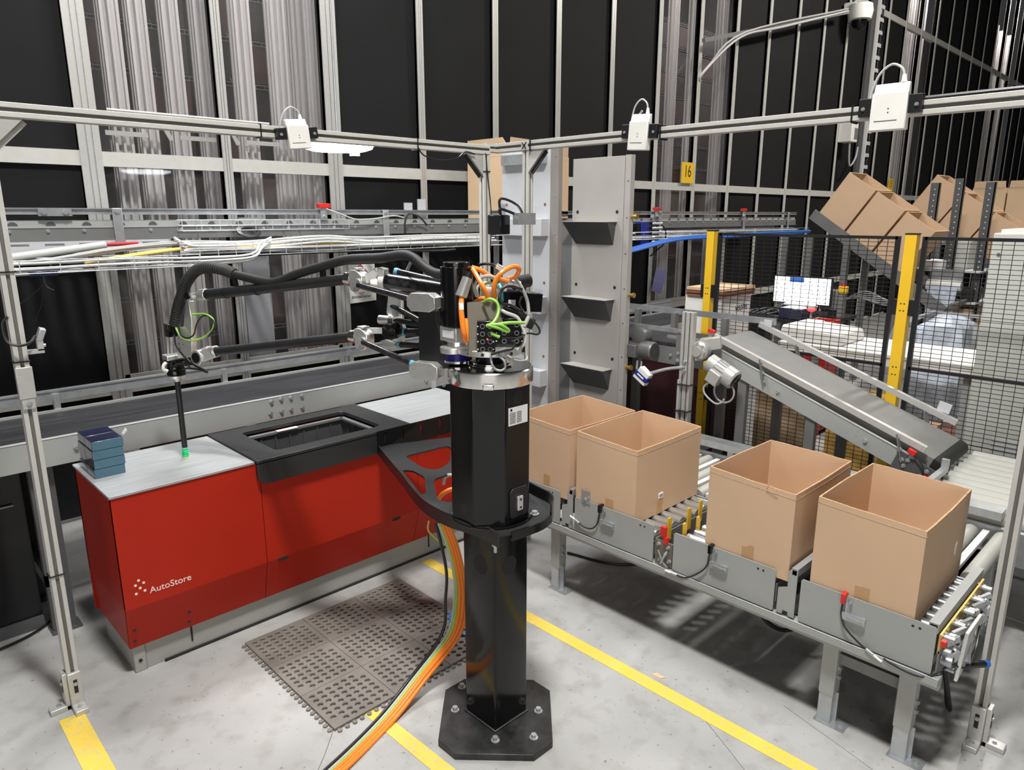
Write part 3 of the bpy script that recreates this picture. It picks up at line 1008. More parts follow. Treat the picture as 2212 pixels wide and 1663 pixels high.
# short link between the two rails, its end face showing the cross section
mb = MB(); gr = MB()
profile(mb, gr, (2.86, 3.17, ZR), (RX - 0.026, 3.17, ZR))
o = mb.build('rail', 'alu_white', t); gr.build('groove', 'groove', o)
e = MB()
e.box((RX - 0.0285, 2.90, ZR - 0.024), (RX - 0.0255, 2.95, ZR + 0.024))
o = e.build('end_cap', 'alu_white', t)
e = MB()
for a in (-1, 1):
    e.bar((RX - 0.0295, 2.925 - 0.017, ZR - 0.017 * a), (RX - 0.0295, 2.925 + 0.017, ZR + 0.017 * a), 0.002, 0.008, (1, 0, 0))
e.box((RX - 0.0300, 2.918, ZR - 0.007), (RX - 0.0285, 2.932, ZR + 0.007))
e.build('cross_section', 'ink', o)
# gussets
def gusset(corner, d1, d2, s, thick, m2='black_satin'):
    c = V(corner); d1 = V(d1); d2 = V(d2)
    n = d1.cross(d2).normalized()
    g = MB().prism([c - n * thick / 2, c + d1 * s - n * thick / 2, c + d1 * s * 0.92 + d2 * 0.008 - n * thick / 2, c + d2 * s * 0.92 + d1 * 0.008 - n * thick / 2, c + d2 * s - n * thick / 2], n * thick)
    o = g.build('gusset', 'alu', t)
    b = MB().bar(c + d1 * s * 0.96 + d2 * 0.004, c + d2 * s * 0.96 + d1 * 0.004, thick * 1.02, 0.008, n)
    b.build('gusset_cap', m2, o)
gusset((FX + 0.022, FY, ZL - 0.025), (1, 0, 0), (0, 0, -1), 0.10, 0.04, 'alu_white')
gusset((FX - 0.022, FY, ZL - 0.025), (-1, 0, 0), (0, 0, -1), 0.10, 0.04, 'alu_white')
gusset((2.812, FY, ZL - 0.025), (-1, 0, 0), (0, 0, -1), 0.12, 0.04)
gusset((RX, 2.902, ZR - 0.025), (0, -1, 0), (0, 0, -1), 0.12, 0.04)
gusset((RX, 0.468, ZR - 0.025), (0, 1, 0), (0, 0, -1), 0.12, 0.04)
# angle feet
def foot(x, y, d, m='alu'):
    f = MB()
    dx, dy = d
    sx, sy = abs(dy), abs(dx)
    c = V(x + dx * (PW / 2 + 0.009), y + dy * (PW / 2 + 0.009), 0)
    def bx(a, b, m0, m1):
        # a,b along d ; width across
        w = 0.024
        p = [V(x, y, 0) + V(dx, dy, 0) * a + V(sx, sy, 0) * -w, V(x, y, 0) + V(dx, dy, 0) * b + V(sx, sy, 0) * w]
        f.box((p[0].x, p[0].y, m0), (p[1].x, p[1].y, m1))
    bx(PW / 2 + 0.0005, PW / 2 + 0.018, 0.0, 0.165)
    bx(PW / 2 + 0.0005, PW / 2 + 0.075, 0.0, 0.022)
    o = f.build('foot_bracket', m, t, bevel=0.003)
    s = MB()
    q = V(x, y, 0) + V(dx, dy, 0) * (PW / 2 + 0.0185)
    s.box(q - V(abs(dx) * 0.001 + sx * 0.007, abs(dy) * 0.001 + sy * 0.007, 0) + V(0, 0, 0.075), q + V(abs(dx) * 0.001 + sx * 0.007, abs(dy) * 0.001 + sy * 0.007, 0) + V(0, 0, 0.135))
    s.build('slot', 'ink', o)
    b = MB()
    bolt(b, V(x, y, 0.022) + V(dx, dy, 0) * 0.062, (0, 0, 1), 0.007, 0.006)
    bolt(b, q + V(0, 0, 0.115), (dx, dy, 0), 0.006, 0.004)
    b.build('bolt', 'zinc', o)
foot(FX, FY, (-1, 0)); foot(FX, FY, (0, -1))
foot(RX, 0.445, (-1, 0), 'alu'); foot(RX, 0.445, (0, -1), 'alu')
foot(RX, 2.925, (-1, 0), 'alu')
# clamp block and coupling on the left post
cb = MB()
cb.box((FX - 0.027, FY - 0.032, 1.33), (FX + 0.027, FY - 0.021, 1.45))
cb.box((FX - 0.021, FY - 0.030, 1.29), (FX + 0.021, FY - 0.021, 1.33))
o = cb.build('coupling_plate', 'alu', t, bevel=0.002)
b = MB(); bolt(b, (FX, FY - 0.030, 1.31), (0, -1, 0), 0.007, 0.004)
b.build('bolt', 'zinc', o)
# cable ties round posts and rails
ti = MB()
def tie(p, d, w=PW, r=0.0022):
    d = V(d).normalized()
    _, s, u = basis(d)
    h = w / 2 + r
    P = [V(p) + s * h * i + u * h * j for i, j in ((1, 1), (-1, 1), (-1, -1), (1, -1), (1, 1))]
    for i in range(4):
        ti.bar(P[i], P[i + 1], 2 * r, 0.005, d)
for z in (1.80, 1.47, 0.60):
    tie((FX, FY, z), (0, 0, 1))
tie((2.835, FY, 2.24), (0, 0, 1))
for x in (1.50, 2.35):
    tie((x, FY, ZL), (1, 0, 0), 0.05)
for y in (2.88, 2.03, 1.16):
    tie((RX, y, ZR), (0, 1, 0), 0.05, 0.004)
ti.build('cable_tie', 'cable_black', t)
# thin wires lying along the frame
tag(MB().tube([(0.9, FY, ZL + 0.033), (1.2, FY - 0.005, ZL + 0.033), (1.55, FY - 0.005, ZL + 0.033)], 0.006, 6).build('rail_cable', 'cable_white'), 'pale cable lying on top of the left frame rail, left of the lamp', 'cable')
tag(MB().tube([(2.341, 3.105, 2.345), (2.39, 3.12, 2.305), (2.482, 3.12, 2.286), (2.61, 3.12, 2.3), (2.669, 3.11, 2.336), (2.74, 3.11, ZL - 0.03)], 0.0035, 6).build('sagging_wire', 'cable_black'), 'thin black wire sagging below the left frame rail beside the corner', 'wire')
tag(MB().tube([(2.82, 3.11, ZL - 0.02), (2.835, 3.108, 2.2), (2.86, 3.11, 2.0), (2.85, 3.11, 1.8)], 0.003, 6).build('post_wire', 'cable_black'), 'thin black wire running down the corner post of the frame', 'wire')
tag(MB().tube([(RX, 1.0, ZR + 0.034), (RX + 0.01, 0.6, ZR + 0.036), (RX, -0.1, ZR + 0.036)], 0.008, 6).build('rail_cable', 'cable_black'), 'dark cable lying on the right frame rail, right of the largest reader', 'cable')

# camera on the left post
c = (0.5666, 3.12, 1.566)
t2 = thing('post_camera', 'small silver camera on an angled bracket clamped to the left post', 'camera', c)
x, y, z = c
MB().bar((x - 0.004, y, z - 0.022), (x + 0.012, y - 0.012, z + 0.022), 0.026, 0.022, (1, 0, 0)).build('housing', 'zinc', t2, bevel=0.003)
cb = MB()
cb.box((x - 0.012, y - 0.012, z - 0.06), (x + 0.008, y + 0.01, z - 0.022))
cb.box((FX + 0.023, y - 0.012, z - 0.07), (x + 0.008, y + 0.01, z - 0.055))
cb.cyl((x + 0.008, y, z - 0.043), (x + 0.016, y, z - 0.043), 0.006, n=10)
cb.build('bracket', 'alu', t2)
MB().tube([(x - 0.014, y - 0.005, z - 0.005), (x - 0.04, y - 0.03, z - 0.025), (FX - 0.01, FY - 0.05, z - 0.03), (FX - 0.038, FY - 0.035, z - 0.01), (FX - 0.04, FY - 0.02, z + 0.05), (FX - 0.022, FY - 0.026, z + 0.075)], 0.005, 8).build('cable', 'cable_black', t2)

# three white readers on the rails
def reader(label, c, nx, w, h, th, tilt):
    # c centre of the front face, nx facing direction
    n = V(nx)
    s = V(0, 0, 1).cross(n).normalized()     # to the viewer's right when looking at the face
    s = -s if False else s
    u = (V(0, 0, 1) + s * tilt).normalized()
    s = u.cross(n).normalized()
    c = V(c)
    t = thing('wall_reader', label, 'reader', c, 'white readers clipped to the frame rails')
    mb = MB()
    def q(a, b, d):
        return c + s * a + u * b - n * d
    mb.hexa([q(-w * 0.5, -h * 0.5, 0), q(w * 0.5, -h * 0.5, 0), q(w * 0.5, -h * 0.5, th), q(-w * 0.5, -h * 0.5, th)],
            [q(-w * 0.48, h * 0.30, 0), q(w * 0.48, h * 0.30, 0), q(w * 0.48, h * 0.30, th), q(-w * 0.48, h * 0.30, th)])
    mb.hexa([q(-w * 0.48, h * 0.27, th * 0.25), q(w * 0.48, h * 0.27, th * 0.25), q(w * 0.48, h * 0.27, th), q(-w * 0.48, h * 0.27, th)],
            [q(-w * 0.46, h * 0.5, th * 0.45), q(w * 0.46, h * 0.5, th * 0.45), q(w * 0.46, h * 0.5, th), q(-w * 0.46, h * 0.5, th)])
    body = mb.build('housing', 'white_plastic', t, bevel=0.004)
    d = MB()
    d.hexa([q(-w * 0.36, -h * 0.30, 0), q(w * 0.26, -h * 0.30, 0), q(w * 0.26, -h * 0.30, -0.0008), q(-w * 0.36, -h * 0.30, -0.0008)],
           [q(-w * 0.36, -h * 0.285, 0), q(w * 0.26, -h * 0.285, 0), q(w * 0.26, -h * 0.285, -0.0008), q(-w * 0.36, -h * 0.285, -0.0008)])
    for b in (-0.12, -0.04):
        d.cyl(q(0, h * b, 0.001), q(0, h * b, -0.0008), w * 0.02, n=10)
    d.build('slot', 'grey_dark', body)
    for sg in (-1, 1):
        k = MB()
        k.hexa([q(sg * w * 0.5, -h * 0.16, th * 0.2), q(sg * (w * 0.5 + 0.045), -h * 0.16, th * 0.2), q(sg * (w * 0.5 + 0.045), -h * 0.16, th * 1.1), q(sg * w * 0.5, -h * 0.16, th * 1.1)],
               [q(sg * w * 0.5, h * 0.22, th * 0.2), q(sg * (w * 0.5 + 0.045), h * 0.22, th * 0.2), q(sg * (w * 0.5 + 0.045), h * 0.22, th * 1.1), q(sg * w * 0.5, h * 0.22, th * 1.1)])
        ko = k.build('clip', 'black_satin', t, bevel=0.002)
        b = MB(); bolt(b, q(sg * (w * 0.5 + 0.028), h * 0.0, th * 0.2), n, 0.005, 0.003)
        b.build('bolt', 'zinc', ko)
    pl = MB()
    pl.cyl(q(w * 0.28, h * 0.5, th * 0.7), q(w * 0.27, h * 0.66, th * 0.7), w * 0.085, w * 0.055, 10)
    pl.build('plug', 'white_plastic', t)
    MB().tube([q(w * 0.27, h * 0.64, th * 0.7), q(w * 0.18, h * 0.80, th * 0.7), q(-w * 0.10, h * 0.90, th * 0.7), q(-w * 0.42, h * 0.72, th * 0.8), q(-w * 0.60, h * 0.36, th), q(-w * 0.62, h * 0.16, th)], w * 0.035, 8).build('cable', 'cable_white', t)
    return t
a = V((1.661, 3.075, 2.353))
reader('white reader on the left rail, directly left of the lit round lamp', a, (0, -1, 0), 0.108, 0.128, 0.036, -0.10)
b = V((2.915, 2.14, 2.383))
rd = reader('white reader on the right rail nearest the frame corner', b, (-1, 0, 0), 0.112, 0.165, 0.036, 0.06)
text('cable_tag', 'PLACE', (2.905, 2.134, 2.45), (0, -1, 0.75), (0, 0.6, 1), 0.036, 'paper', rd)
c = V((2.915, 1.022, 2.385))
reader('largest white reader, on the right rail nearest the camera', c, (-1, 0, 0), 0.128, 0.165, 0.036, 0.0)

# round lamp
c = V((2.201, 3.648, 2.371))
t = thing('round_lamp', 'lit round white lamp hanging above the cable tray, right of a white reader', 'lamp', c)
MB().lathe([(0.16, 0.03), (0.20, 0.025), (0.205, 0.005), (0.195, 0.0)], c, 40).build('housing', 'grey_light', t)
MB().lathe([(0.192, 0.0), (0.188, -0.012), (0.15, -0.024), (0.02, -0.028)], c, 40).build('diffuser', 'led', t)
MB().box(c + V(0.06, -0.06, -0.05), c + V(0.10, -0.02, -0.022)).build('sensor_nub', 'white', t)
MB().tube([c + V(0, 0, 0.03), c + V(0, 0, 1.4), c + V(0, 0, 3.2)], 0.006, 6, 2).build('suspension_rod', 'zinc', t)

# ------------------------------------------------------------------ robot pedestal
cx, cy = 1.70, 1.86
t = thing('robot_pedestal', 'gloss black steel pedestal with bolted octagonal base plate, centre of the cell', 'pedestal', (cx, cy, 0))
bp = [(1.44, 1.787), (1.436, 1.88), (1.642, 2.096), (1.751, 2.100), (1.962, 1.886), (1.963, 1.786), (1.746, 1.572), (1.646, 1.568)]
bp = [(1.4363, 1.785), (1.4363, 1.885), (1.645, 2.098), (1.752, 2.098), (1.962, 1.885), (1.962, 1.785), (1.748, 1.571), (1.645, 1.571)]
plate = MB().prism([(x, y, 0) for x, y in bp], (0, 0, 0.028)).build('base_plate', 'black_worn', t, bevel=0.002)
for p in ((1.592, 1.97, 0.03), (1.707, 2.062, 0.03), (1.832, 1.728, 0.03), (1.71, 1.636, 0.03), (1.593, 1.729, 0.03)):
    b = MB()
    b.cyl((p[0], p[1], 0.028), (p[0], p[1], 0.031), 0.017, n=18)
    b.cyl((p[0], p[1], 0.031), (p[0], p[1], 0.044), 0.0115, n=6)
    b.build('bolt', 'zinc', plate)
h = MB()
for p in ((1.495, 1.842, 0.028), (1.919, 1.847, 0.028)):
    h.cyl((p[0], p[1], 0.0275), (p[0], p[1], 0.0286), 0.008, n=14)
h.build('bolt_hole', 'ink', plate)
LX0, LX1, LY0, LY1 = 1.6255, 1.8035, 1.7645, 1.9425
lo = MB()
def sqr(r, z, n=3):
    return rr(LX0, LY0, LX1, LY1, r, z, n)
L = sqr(0.010, 0.028)
lo.prism(L, (0, 0, 0.865))
tube = lo.build('lower_tube', 'black', t)
hl = MB()
for p, d in (((LX0 - 0.0006, (LY0 + LY1) / 2 - 0.012, 0.715), (1, 0, 0)), (((LX0 + LX1) / 2 - 0.012, LY0 - 0.0006, 0.715), (0, 1, 0))):
    hl.cyl(p, V(p) + V(d) * 0.002, 0.037, n=28)
hl.build('cable_hole', 'ink', tube)
wd = MB()
wd.tube([(LX0 - 0.003, LY1, 0.030), (LX0 - 0.003, LY0 - 0.003, 0.030), (LX1, LY0 - 0.003, 0.030)], 0.006, 8, 0)
wd.build('weld_bead', 'black_worn', tube)
# upper octagonal column
ZC0, ZC1 = 0.902, 1.417
def octo(r, z, c=(cx, cy)):
    return [(c[0] + r * math.cos(R(22.5 + 45 * k)), c[1] + r * math.sin(R(22.5 + 45 * k)), z) for k in range(8)]
up = MB().prism(octo(0.154, ZC0), (0, 0, ZC1 - ZC0)).build('upper_column', 'black', t, bevel=0.004)
rc = 0.154 * math.cos(R(22.5))
hl = MB()
hl.cyl((cx + 0.0, cy - rc - 0.0007, 1.380), (cx, cy - rc + 0.002, 1.380), 0.026, n=24)
hl.cyl((cx - rc - 0.0007, cy - 0.01, 0.955), (cx - rc + 0.002, cy - 0.01, 0.955), 0.022, n=24)
hl.build('cable_hole', 'ink', up)
# rating label on the -Y face
lb = MB()
lb.box((cx - 0.046, cy - rc - 0.0012, 1.280), (cx + 0.048, cy - rc + 0.001, 1.345))
lo_ = lb.build('rating_label', 'paper', up)
ln = MB()
for k in range(7):
    ln.box((cx - 0.040, cy - rc - 0.0016, 1.288 + 0.006 * k), (cx - 0.012, cy - rc - 0.001, 1.290 + 0.006 * k))
for k in range(7):
    ln.box((cx - 0.006, cy - rc - 0.0016, 1.288 + 0.006 * k), (cx + 0.018, cy - rc - 0.001, 1.290 + 0.006 * k))
ln.cyl((cx - 0.033, cy - rc - 0.0017, 1.337), (cx - 0.033, cy - rc - 0.001, 1.337), 0.005, n=14)
ln.build('print', 'ink', lo_)
# bolted cover with a bright latch on the -Y face
cv = MB()
cv.prism([(cx + x, cy - rc - 0.006, 0.985 + z) for x, z in ((-0.035, -0.055), (0.042, -0.055), (0.05, -0.045), (0.05, 0.045), (0.038, 0.058), (-0.028, 0.058), (-0.042, 0.045), (-0.042, -0.045))], (0, 0.007, 0))
cvo = cv.build('cover_plate', 'black_satin', t, bevel=0.002)
lt = MB()
lt.box((cx - 0.012, cy - rc - 0.016, 0.957), (cx + 0.014, cy - rc - 0.006, 1.011))
lto = lt.build('latch', 'alu_shiny', cvo, bevel=0.002)
lt = MB()
for z in (0.969, 0.999):
    lt.cyl((cx + 0.001, cy - rc - 0.0168, z), (cx + 0.001, cy - rc - 0.0155, z), 0.0045, n=12)
lt.build('screw', 'ink', cvo)
gw = MB()
for k in range(7):
    gw.tube([(cx - 0.128, cy - 0.055 + 0.006 * k, 1.315 + 0.004 * math.sin(k * 2)), (cx - 0.1335, cy - 0.052 + 0.006 * k, 1.322 + 0.003 * math.cos(k * 3))], 0.0012, 4, 0)
# silver flange on top
fz = ZC1
fl = MB()
fl.lathe([(0.154, 0.0), (0.1555, 0.004), (0.1555, 0.052), (0.152, 0.056), (0.066, 0.056)], (cx, cy, fz), 56)
flange = fl.build('top_flange', 'chrome', t)
lug = MB()
for a in (225, 225 + 115, 225 - 115, 45):
    d = V(math.cos(R(a)), math.sin(R(a)), 0)
    s = V(-d.y, d.x, 0)
    c = V(cx, cy, fz) + d * 0.148
    lug.prism([c - s * 0.022, c + s * 0.022, c + s * 0.018 + d * 0.016, c - s * 0.018 + d * 0.016], (0, 0, 0.018))
lug.build('lug', 'chrome', flange, bevel=0.002)
MB().lathe([(0.066, 0.056), (0.149, 0.056), (0.149, 0.0575), (0.066, 0.0575)], (cx, cy, fz), 56).build('top_face', 'black', flange)
rg = MB().ring((cx, cy, fz + 0.0575), (cx, cy, fz + 0.063), 0.083, 0.074, 48).build('inner_ring', 'chrome', flange)

# ------------------------------------------------------------------ bracket between pedestal and cabinet
t = thing('support_bracket', 'black steel bracket with rounded cutouts joining the pedestal to the red cabinet', 'bracket', (1.9, 2.6, 0.8))
ZB = 0.80
SY = 3.077
strip = MB()
strip.holed([(1.995, SY, 0.775), (2.66, SY, 0.775), (2.66, SY, 0.886), (1.995, SY, 0.886)],
            [[(x - 0.005, SY, 0.872), (x + 0.005, SY, 0.872), (x + 0.005, SY, 0.812), (x - 0.005, SY, 0.812)] for x in (2.045, 2.16, 2.285, 2.42)], (0, -0.006, 0))
strip.build('slotted_strip', 'black', t)
LPX = [(2.012, 3.088, 0.7985), (1.888, 2.805, 0.8227), (1.79, 2.574, 0.8424), (1.71, 2.396, 0.8576), (1.646, 2.246, 0.8704), (1.61, 2.143, 0.8792), (1.592, 2.061, 0.8863), (1.581, 1.99, 0.8923), (1.578, 1.937, 0.8969), (1.584, 1.874, 0.9), (1.593, 1.82, 0.9), (1.593, 1.759, 0.9), (1.586, 1.698, 0.9)]
RPX = [(1.626, 1.674, 0.9), (1.701, 1.666, 0.9), (1.777, 1.664, 0.9), (1.841, 1.682, 0.9), (1.895, 1.722, 0.9), (1.924, 1.769, 0.9), (1.934, 1.831, 0.9), (1.948, 1.909, 0.8993)]
BPX = [(1.97, 2.02, 0.90), (1.96, 2.10, 0.89), (2.03, 2.40, 0.862), (2.28, 2.80, 0.826), (2.378, 2.9, 0.8146), (2.196, 2.998, 0.8061), (2.029, 3.096, 0.7978)]
def wz(y):
    return 0.90 if y < 1.9 else 0.80 + 0.0855 * (3.07 - y)
outer = [(p[0], p[1]) for p in LPX + RPX + BPX]
def rpoly(pts, r=0.03, n=4):
    out = []
    m = len(pts)
    for i in range(m):
        a, b, c = V(*pts[i - 1], 0), V(*pts[i], 0), V(*pts[(i + 1) % m], 0)
        d1 = (a - b).normalized(); d2 = (c - b).normalized()
        k = min(r, (a - b).length * 0.45, (c - b).length * 0.45)
        for j in range(n + 1):
            s = j / n
            p = (b + d1 * k) * (1 - s) ** 2 + b * 2 * s * (1 - s) + (b + d2 * k) * s * s
            out.append((p.x, p.y))
    return out
holes = [[(1.977, 2.805, 0.8227), (2.233, 2.785, 0.8243), (2.211, 2.72, 0.8299), (2.03, 2.514, 0.8476), (1.923, 2.471, 0.8512), (1.9, 2.543, 0.8451)],
         [(1.824, 2.614, 0.839), (1.85, 2.562, 0.8434), (1.82, 2.434, 0.8544), (1.684, 2.243, 0.8707), (1.66, 2.246, 0.8704)],
         [(1.822, 2.373, 0.8596), (1.928, 2.376, 0.8593), (1.972, 2.337, 0.8626), (1.76, 2.089, 0.8839), (1.672, 2.059, 0.8865), (1.657, 2.135, 0.88)]]
hp = []
for hh in holes:
    hp.append([(x, y, 0.0) for x, y in rpoly([(p[0], p[1]) for p in hh], 0.035)])
web = MB().holed([(x, y, 0.0) for x, y in outer], hp, (0, 0, 0.008))
web.v = [(x, y, z - 0.008 + wz(y)) for x, y, z in web.v]
web.build('web_plate', 'black_sheet', t)
def lip(pts, lo, hi, m):
    mb = MB()
    LP = smooth_path([(p[0], p[1], 0.0) for p in pts], 3)
    vs = []
    n_ = len(LP)
    for i, p in enumerate(LP):
        d_ = LP[min(i + 1, n_ - 1)] - LP[max(i - 1, 0)]
        d_.normalize()
        o_ = V(d_.y, -d_.x, 0) * 0.0035
        z_ = wz(p.y)
        for s_ in (-1, 1):
            for h_ in (lo, hi):
                q_ = p + o_ * s_
                vs.append((q_.x, q_.y, z_ + h_))
    fs = []
    for i in range(n_ - 1):
        a_, b_ = 4 * i, 4 * i + 4
        for x_, y_ in ((0, 1), (1, 3), (3, 2), (2, 0)):
            fs.append((a_ + x_, a_ + y_, b_ + y_, b_ + x_))
    fs += [(0, 1, 3, 2), (4 * n_ - 4, 4 * n_ - 2, 4 * n_ - 1, 4 * n_ - 3)]
    return mb.add(vs, fs).build('curved_lip', m, t)
lip(LPX, -0.050, 0.006, 'black_sheet')
lip(RPX[:4], -0.030, 0.004, 'black')
lip(RPX[3:] + [(1.97, 2.02, 0.9)], -0.03, 0.045, 'black')
ct = MB()
for p in ((1.6, 1.947, 0.9), (1.807, 1.734, 0.9), (1.633, 1.776, 0.9)):
    ct = MB()
    bolt(ct, p, (0, 0, 1), 0.012, 0.010)
    ct.build('bolt', 'zinc', t)
ct = MB()
q = V((1.622, 1.754, 0.86))
ct.cyl((q.x, q.y, 0.855), (q.x, q.y, 0.80), 0.007, n=10)
ct.cyl((q.x, q.y, 0.845), (q.x, q.y, 0.825), 0.013, n=12)
ct.build('bolt', 'zinc', t)
tm = MB()
tm.tube([(p.x, p.y, 0.903) for p in [V(cx + 0.156 * math.cos(R(a)), cy + 0.156 * math.sin(R(a)), 0) for a in range(150, 320, 22)]], 0.004, 6)
tm.build('weld_bead', 'black', t)

# ------------------------------------------------------------------ robot
t = thing('industrial_robot', 'silver-jointed robot arm with black carbon tubes and orange cables on the black pedestal', 'robot', (cx, cy, fz + 0.058))
rz = fz + 0.058
MB().lathe([(0.058, 0.0), (0.062, 0.004), (0.062, 0.012), (0.052, 0.014), (0.052, 0.046), (0.06, 0.046)], (cx, cy, rz), 36).build('rotor', 'black', t)
MB().lathe([(0.068, 0.0), (0.068, 0.010), (0.060, 0.012)], (cx, cy, rz), 40).build('rotor_foot', 'chrome', t)
ring = MB()
ring.lathe([(0.118, 0.0), (0.121, 0.002), (0.121, 0.020), (0.118, 0.022)], (cx, cy, rz + 0.046), 40)
c = V((1.604, 1.945, 1.501))
ring.cyl((c.x, c.y, rz + 0.046), (c.x, c.y, rz + 0.066), 0.052, n=32)
ringo = ring.build('turntable', 'alu_shiny', t, bevel=0.0015)
b = MB()
for a in (150, 190, 215, 240, 265, 300):
    d = V(math.cos(R(a)), math.sin(R(a)), 0)
    p = V(cx, cy, rz + 0.057) + d * 0.1205
    b.cyl(p, p + d * 0.002, 0.006, n=12)
b.build('hole', 'ink', ringo)
# black carrier plate towards the arm pivots
P = [(1.568, 2.106, 1.656), (1.593, 2.037, 1.661), (1.597, 2.03, 1.614), (1.606, 2.004, 1.527), (1.611, 1.99, 1.497), (1.641, 1.911, 1.501), (1.641, 1.911, 1.467), (1.599, 2.025, 1.447), (1.568, 2.108, 1.455)]
d = (V(*[0, 0, 0]) - V(cx, cy, 0)); d.z = 0; d.normalize()
nA = V(1.71 - 1.129, 1.85 - 3.388, 0).normalized()
sA = V(-nA.y, nA.x, 0)
if sA.dot(d) < 0:
    sA = -sA
MB().prism(P, -sA * 0.03).build('carrier_plate', 'black_satin', t, bevel=0.002)
# silver pivot blocks
def block(cpx, w, h, dep, name='pivot_block', m='alu_shiny'):
    c = V(cpx)
    e1 = -nA
    e1 = V(nA.x, nA.y, 0)          # along the arm towards the pedestal
    u = V(0, 0, 1)
    k = 0.28
    q = [(-0.5, -0.5 + k), (-0.5, 0.5 - k), (-0.5 + k * 0.55, 0.5), (0.5 - k * 0.7, 0.5), (0.5, 0.5 - k * 0.8), (0.5, -0.5 + k * 0.8), (0.5 - k * 0.7, -0.5), (-0.5 + k * 0.55, -0.5)]
    mb = MB().prism([c + e1 * w * a + u * h * b + sA * dep * 0.5 for a, b in q], -sA * dep)
    return mb.build(name, m, t, bevel=0.0015)
bu = block((1.565, 2.064, 1.694), 0.118, 0.066, 0.05)
bl = block((1.567, 2.064, 1.44), 0.122, 0.066, 0.05)
tb = MB()
bolt(tb, V((1.554, 2.05, 1.406)), (0, 0, -1), 0.006, 0.004)
tb.build('bolt', 'zinc', bl)
# knuckles at the elbow
def knuckle(px, nm):
    c = V(px)
    e = nA
    u = V(0, 0, 1)
    mb = MB()
    q = [(-0.027, -0.038), (-0.031, 0.024), (-0.027, 0.036), (0.0, 0.038), (0.018, 0.028), (0.033, 0.014), (0.033, -0.020), (0.018, -0.044), (-0.005, -0.050)]
    mb.prism([c + e * a + u * b + sA * 0.024 for a, b in q], -sA * 0.048)
    o = mb.build(nm, 'alu_shiny', t, bevel=0.003)
    mb = MB()
    mb.cyl(c - e * 0.044, c - e * 0.030, 0.028, n=28)
    mb.cyl(c - e * 0.060, c - e * 0.044, 0.025, n=28)
    mb.build('collar', 'chrome', o)
    mb = MB()
    mb.box(c + V(-0.018, -0.018, 0.037), c + V(0.018, 0.018, 0.045))
    mb.cyl(c + sA * 0.02 + e * 0.015 - u * 0.012, c + sA * 0.034 + e * 0.015 - u * 0.012, 0.019, n=20)
    mb.build('end_cap', 'alu_shiny', o, bevel=0.002)
    return c
ku = knuckle((1.494, 2.377, 1.759), 'elbow_joint')
kl = knuckle((1.497, 2.367, 1.535), 'elbow_joint')
# forearm tubes
hu = V((1.216, 3.159, 1.662)); hl_ = V((1.224, 3.136, 1.411))
MB().cyl(hu, ku - nA * 0.05, 0.0235, 0.0205, 24).build('forearm_tube', 'tube_black', t)
MB().cyl(hl_, kl - nA * 0.05, 0.0205, 0.0205, 24).build('forearm_tube', 'tube_black', t)
cl = MB()
du = (ku - hu).normalized()
cl.cyl(hu - du * 0.045, hu + du * 0.002, 0.0255, n=24)
cl.cyl(hu - du * 0.085, hu - du * 0.045, 0.014, n=20)
cl.build('collar', 'alu_shiny', t, bevel=0.003)
cl = MB()
dl = (kl - hl_).normalized()
cl.cyl(hl_ - dl * 0.05, hl_ + dl * 0.002, 0.0265, n=24)
cl.cyl(hl_ - dl * 0.085, hl_ - dl * 0.04, 0.022, 0.028, n=20)
wrist = cl.build('wrist_collar', 'alu_shiny', t, bevel=0.003)
# front rods to the pivot blocks
def rod(a, b, r, m='carbon', cap=True):
    a = V(a); b = V(b)
    o = MB().cyl(a, b, r, n=16).build('link_rod', m, t)
    dd = (b - a).normalized()
    if cap:
        MB().cyl(b - dd * 0.02, b - dd * 0.004, r * 1.12, n=16).build('collar', 'cyan', o)
    return o
rod(ku + nA * 0.015 + sA * 0.028 + V(0, 0, -0.018), V((1.544, 2.099, 1.7)), 0.0120)
rod(kl + nA * 0.015 + sA * 0.028 + V(0, 0, -0.012), V((1.544, 2.102, 1.459)), 0.0115)
# carbon upper arm and rear rods
ca = V((1.563, 2.311, 1.755)); cb_ = V((1.672, 2.074, 1.722))
arm = MB().cyl(ca, cb_, 0.030, 0.036, 28).build('upper_arm_tube', 'carbon', t)
MB().cyl(ca - (cb_ - ca).normalized() * 0.010, ca + (cb_ - ca).normalized() * 0.014, 0.0335, 0.0335, 28).build('collar', 'white_plastic', arm)
fk = MB()
c = ku + nA * 0.03
f0 = V((1.516, 2.364, 1.758)); f1 = V((1.549, 2.323, 1.79)); f2 = V((1.568, 2.298, 1.784))
fk.bar(f0, f1, 0.04, 0.036)
fk.bar(f1, f2, 0.05, 0.034)
fk.bar(V((1.523, 2.344, 1.745)), V((1.551, 2.317, 1.745)), 0.034, 0.04)
fk.build('fork', 'alu_shiny', t, bevel=0.004)
rod((1.675, 2.067, 1.753), (1.611, 2.304, 1.788), 0.0135, 'carbon')
rod((1.718, 2.123, 1.68), (1.663, 2.355, 1.706), 0.011, 'carbon', False)
rod((1.659, 2.224, 1.601), (1.645, 2.4, 1.65), 0.013, 'carbon')
rod((1.659, 2.225, 1.586), (1.647, 2.392, 1.588), 0.011, 'tube_black', False)
rod((1.658, 2.225, 1.553), (1.656, 2.324, 1.544), 0.015, 'tube_black')
rod((1.657, 2.227, 1.502), (1.645, 2.35, 1.491), 0.012, 'tube_black')
rod((1.661, 2.125, 1.597), (1.677, 2.083, 1.617), 0.004, 'zinc', False)
bk = MB()
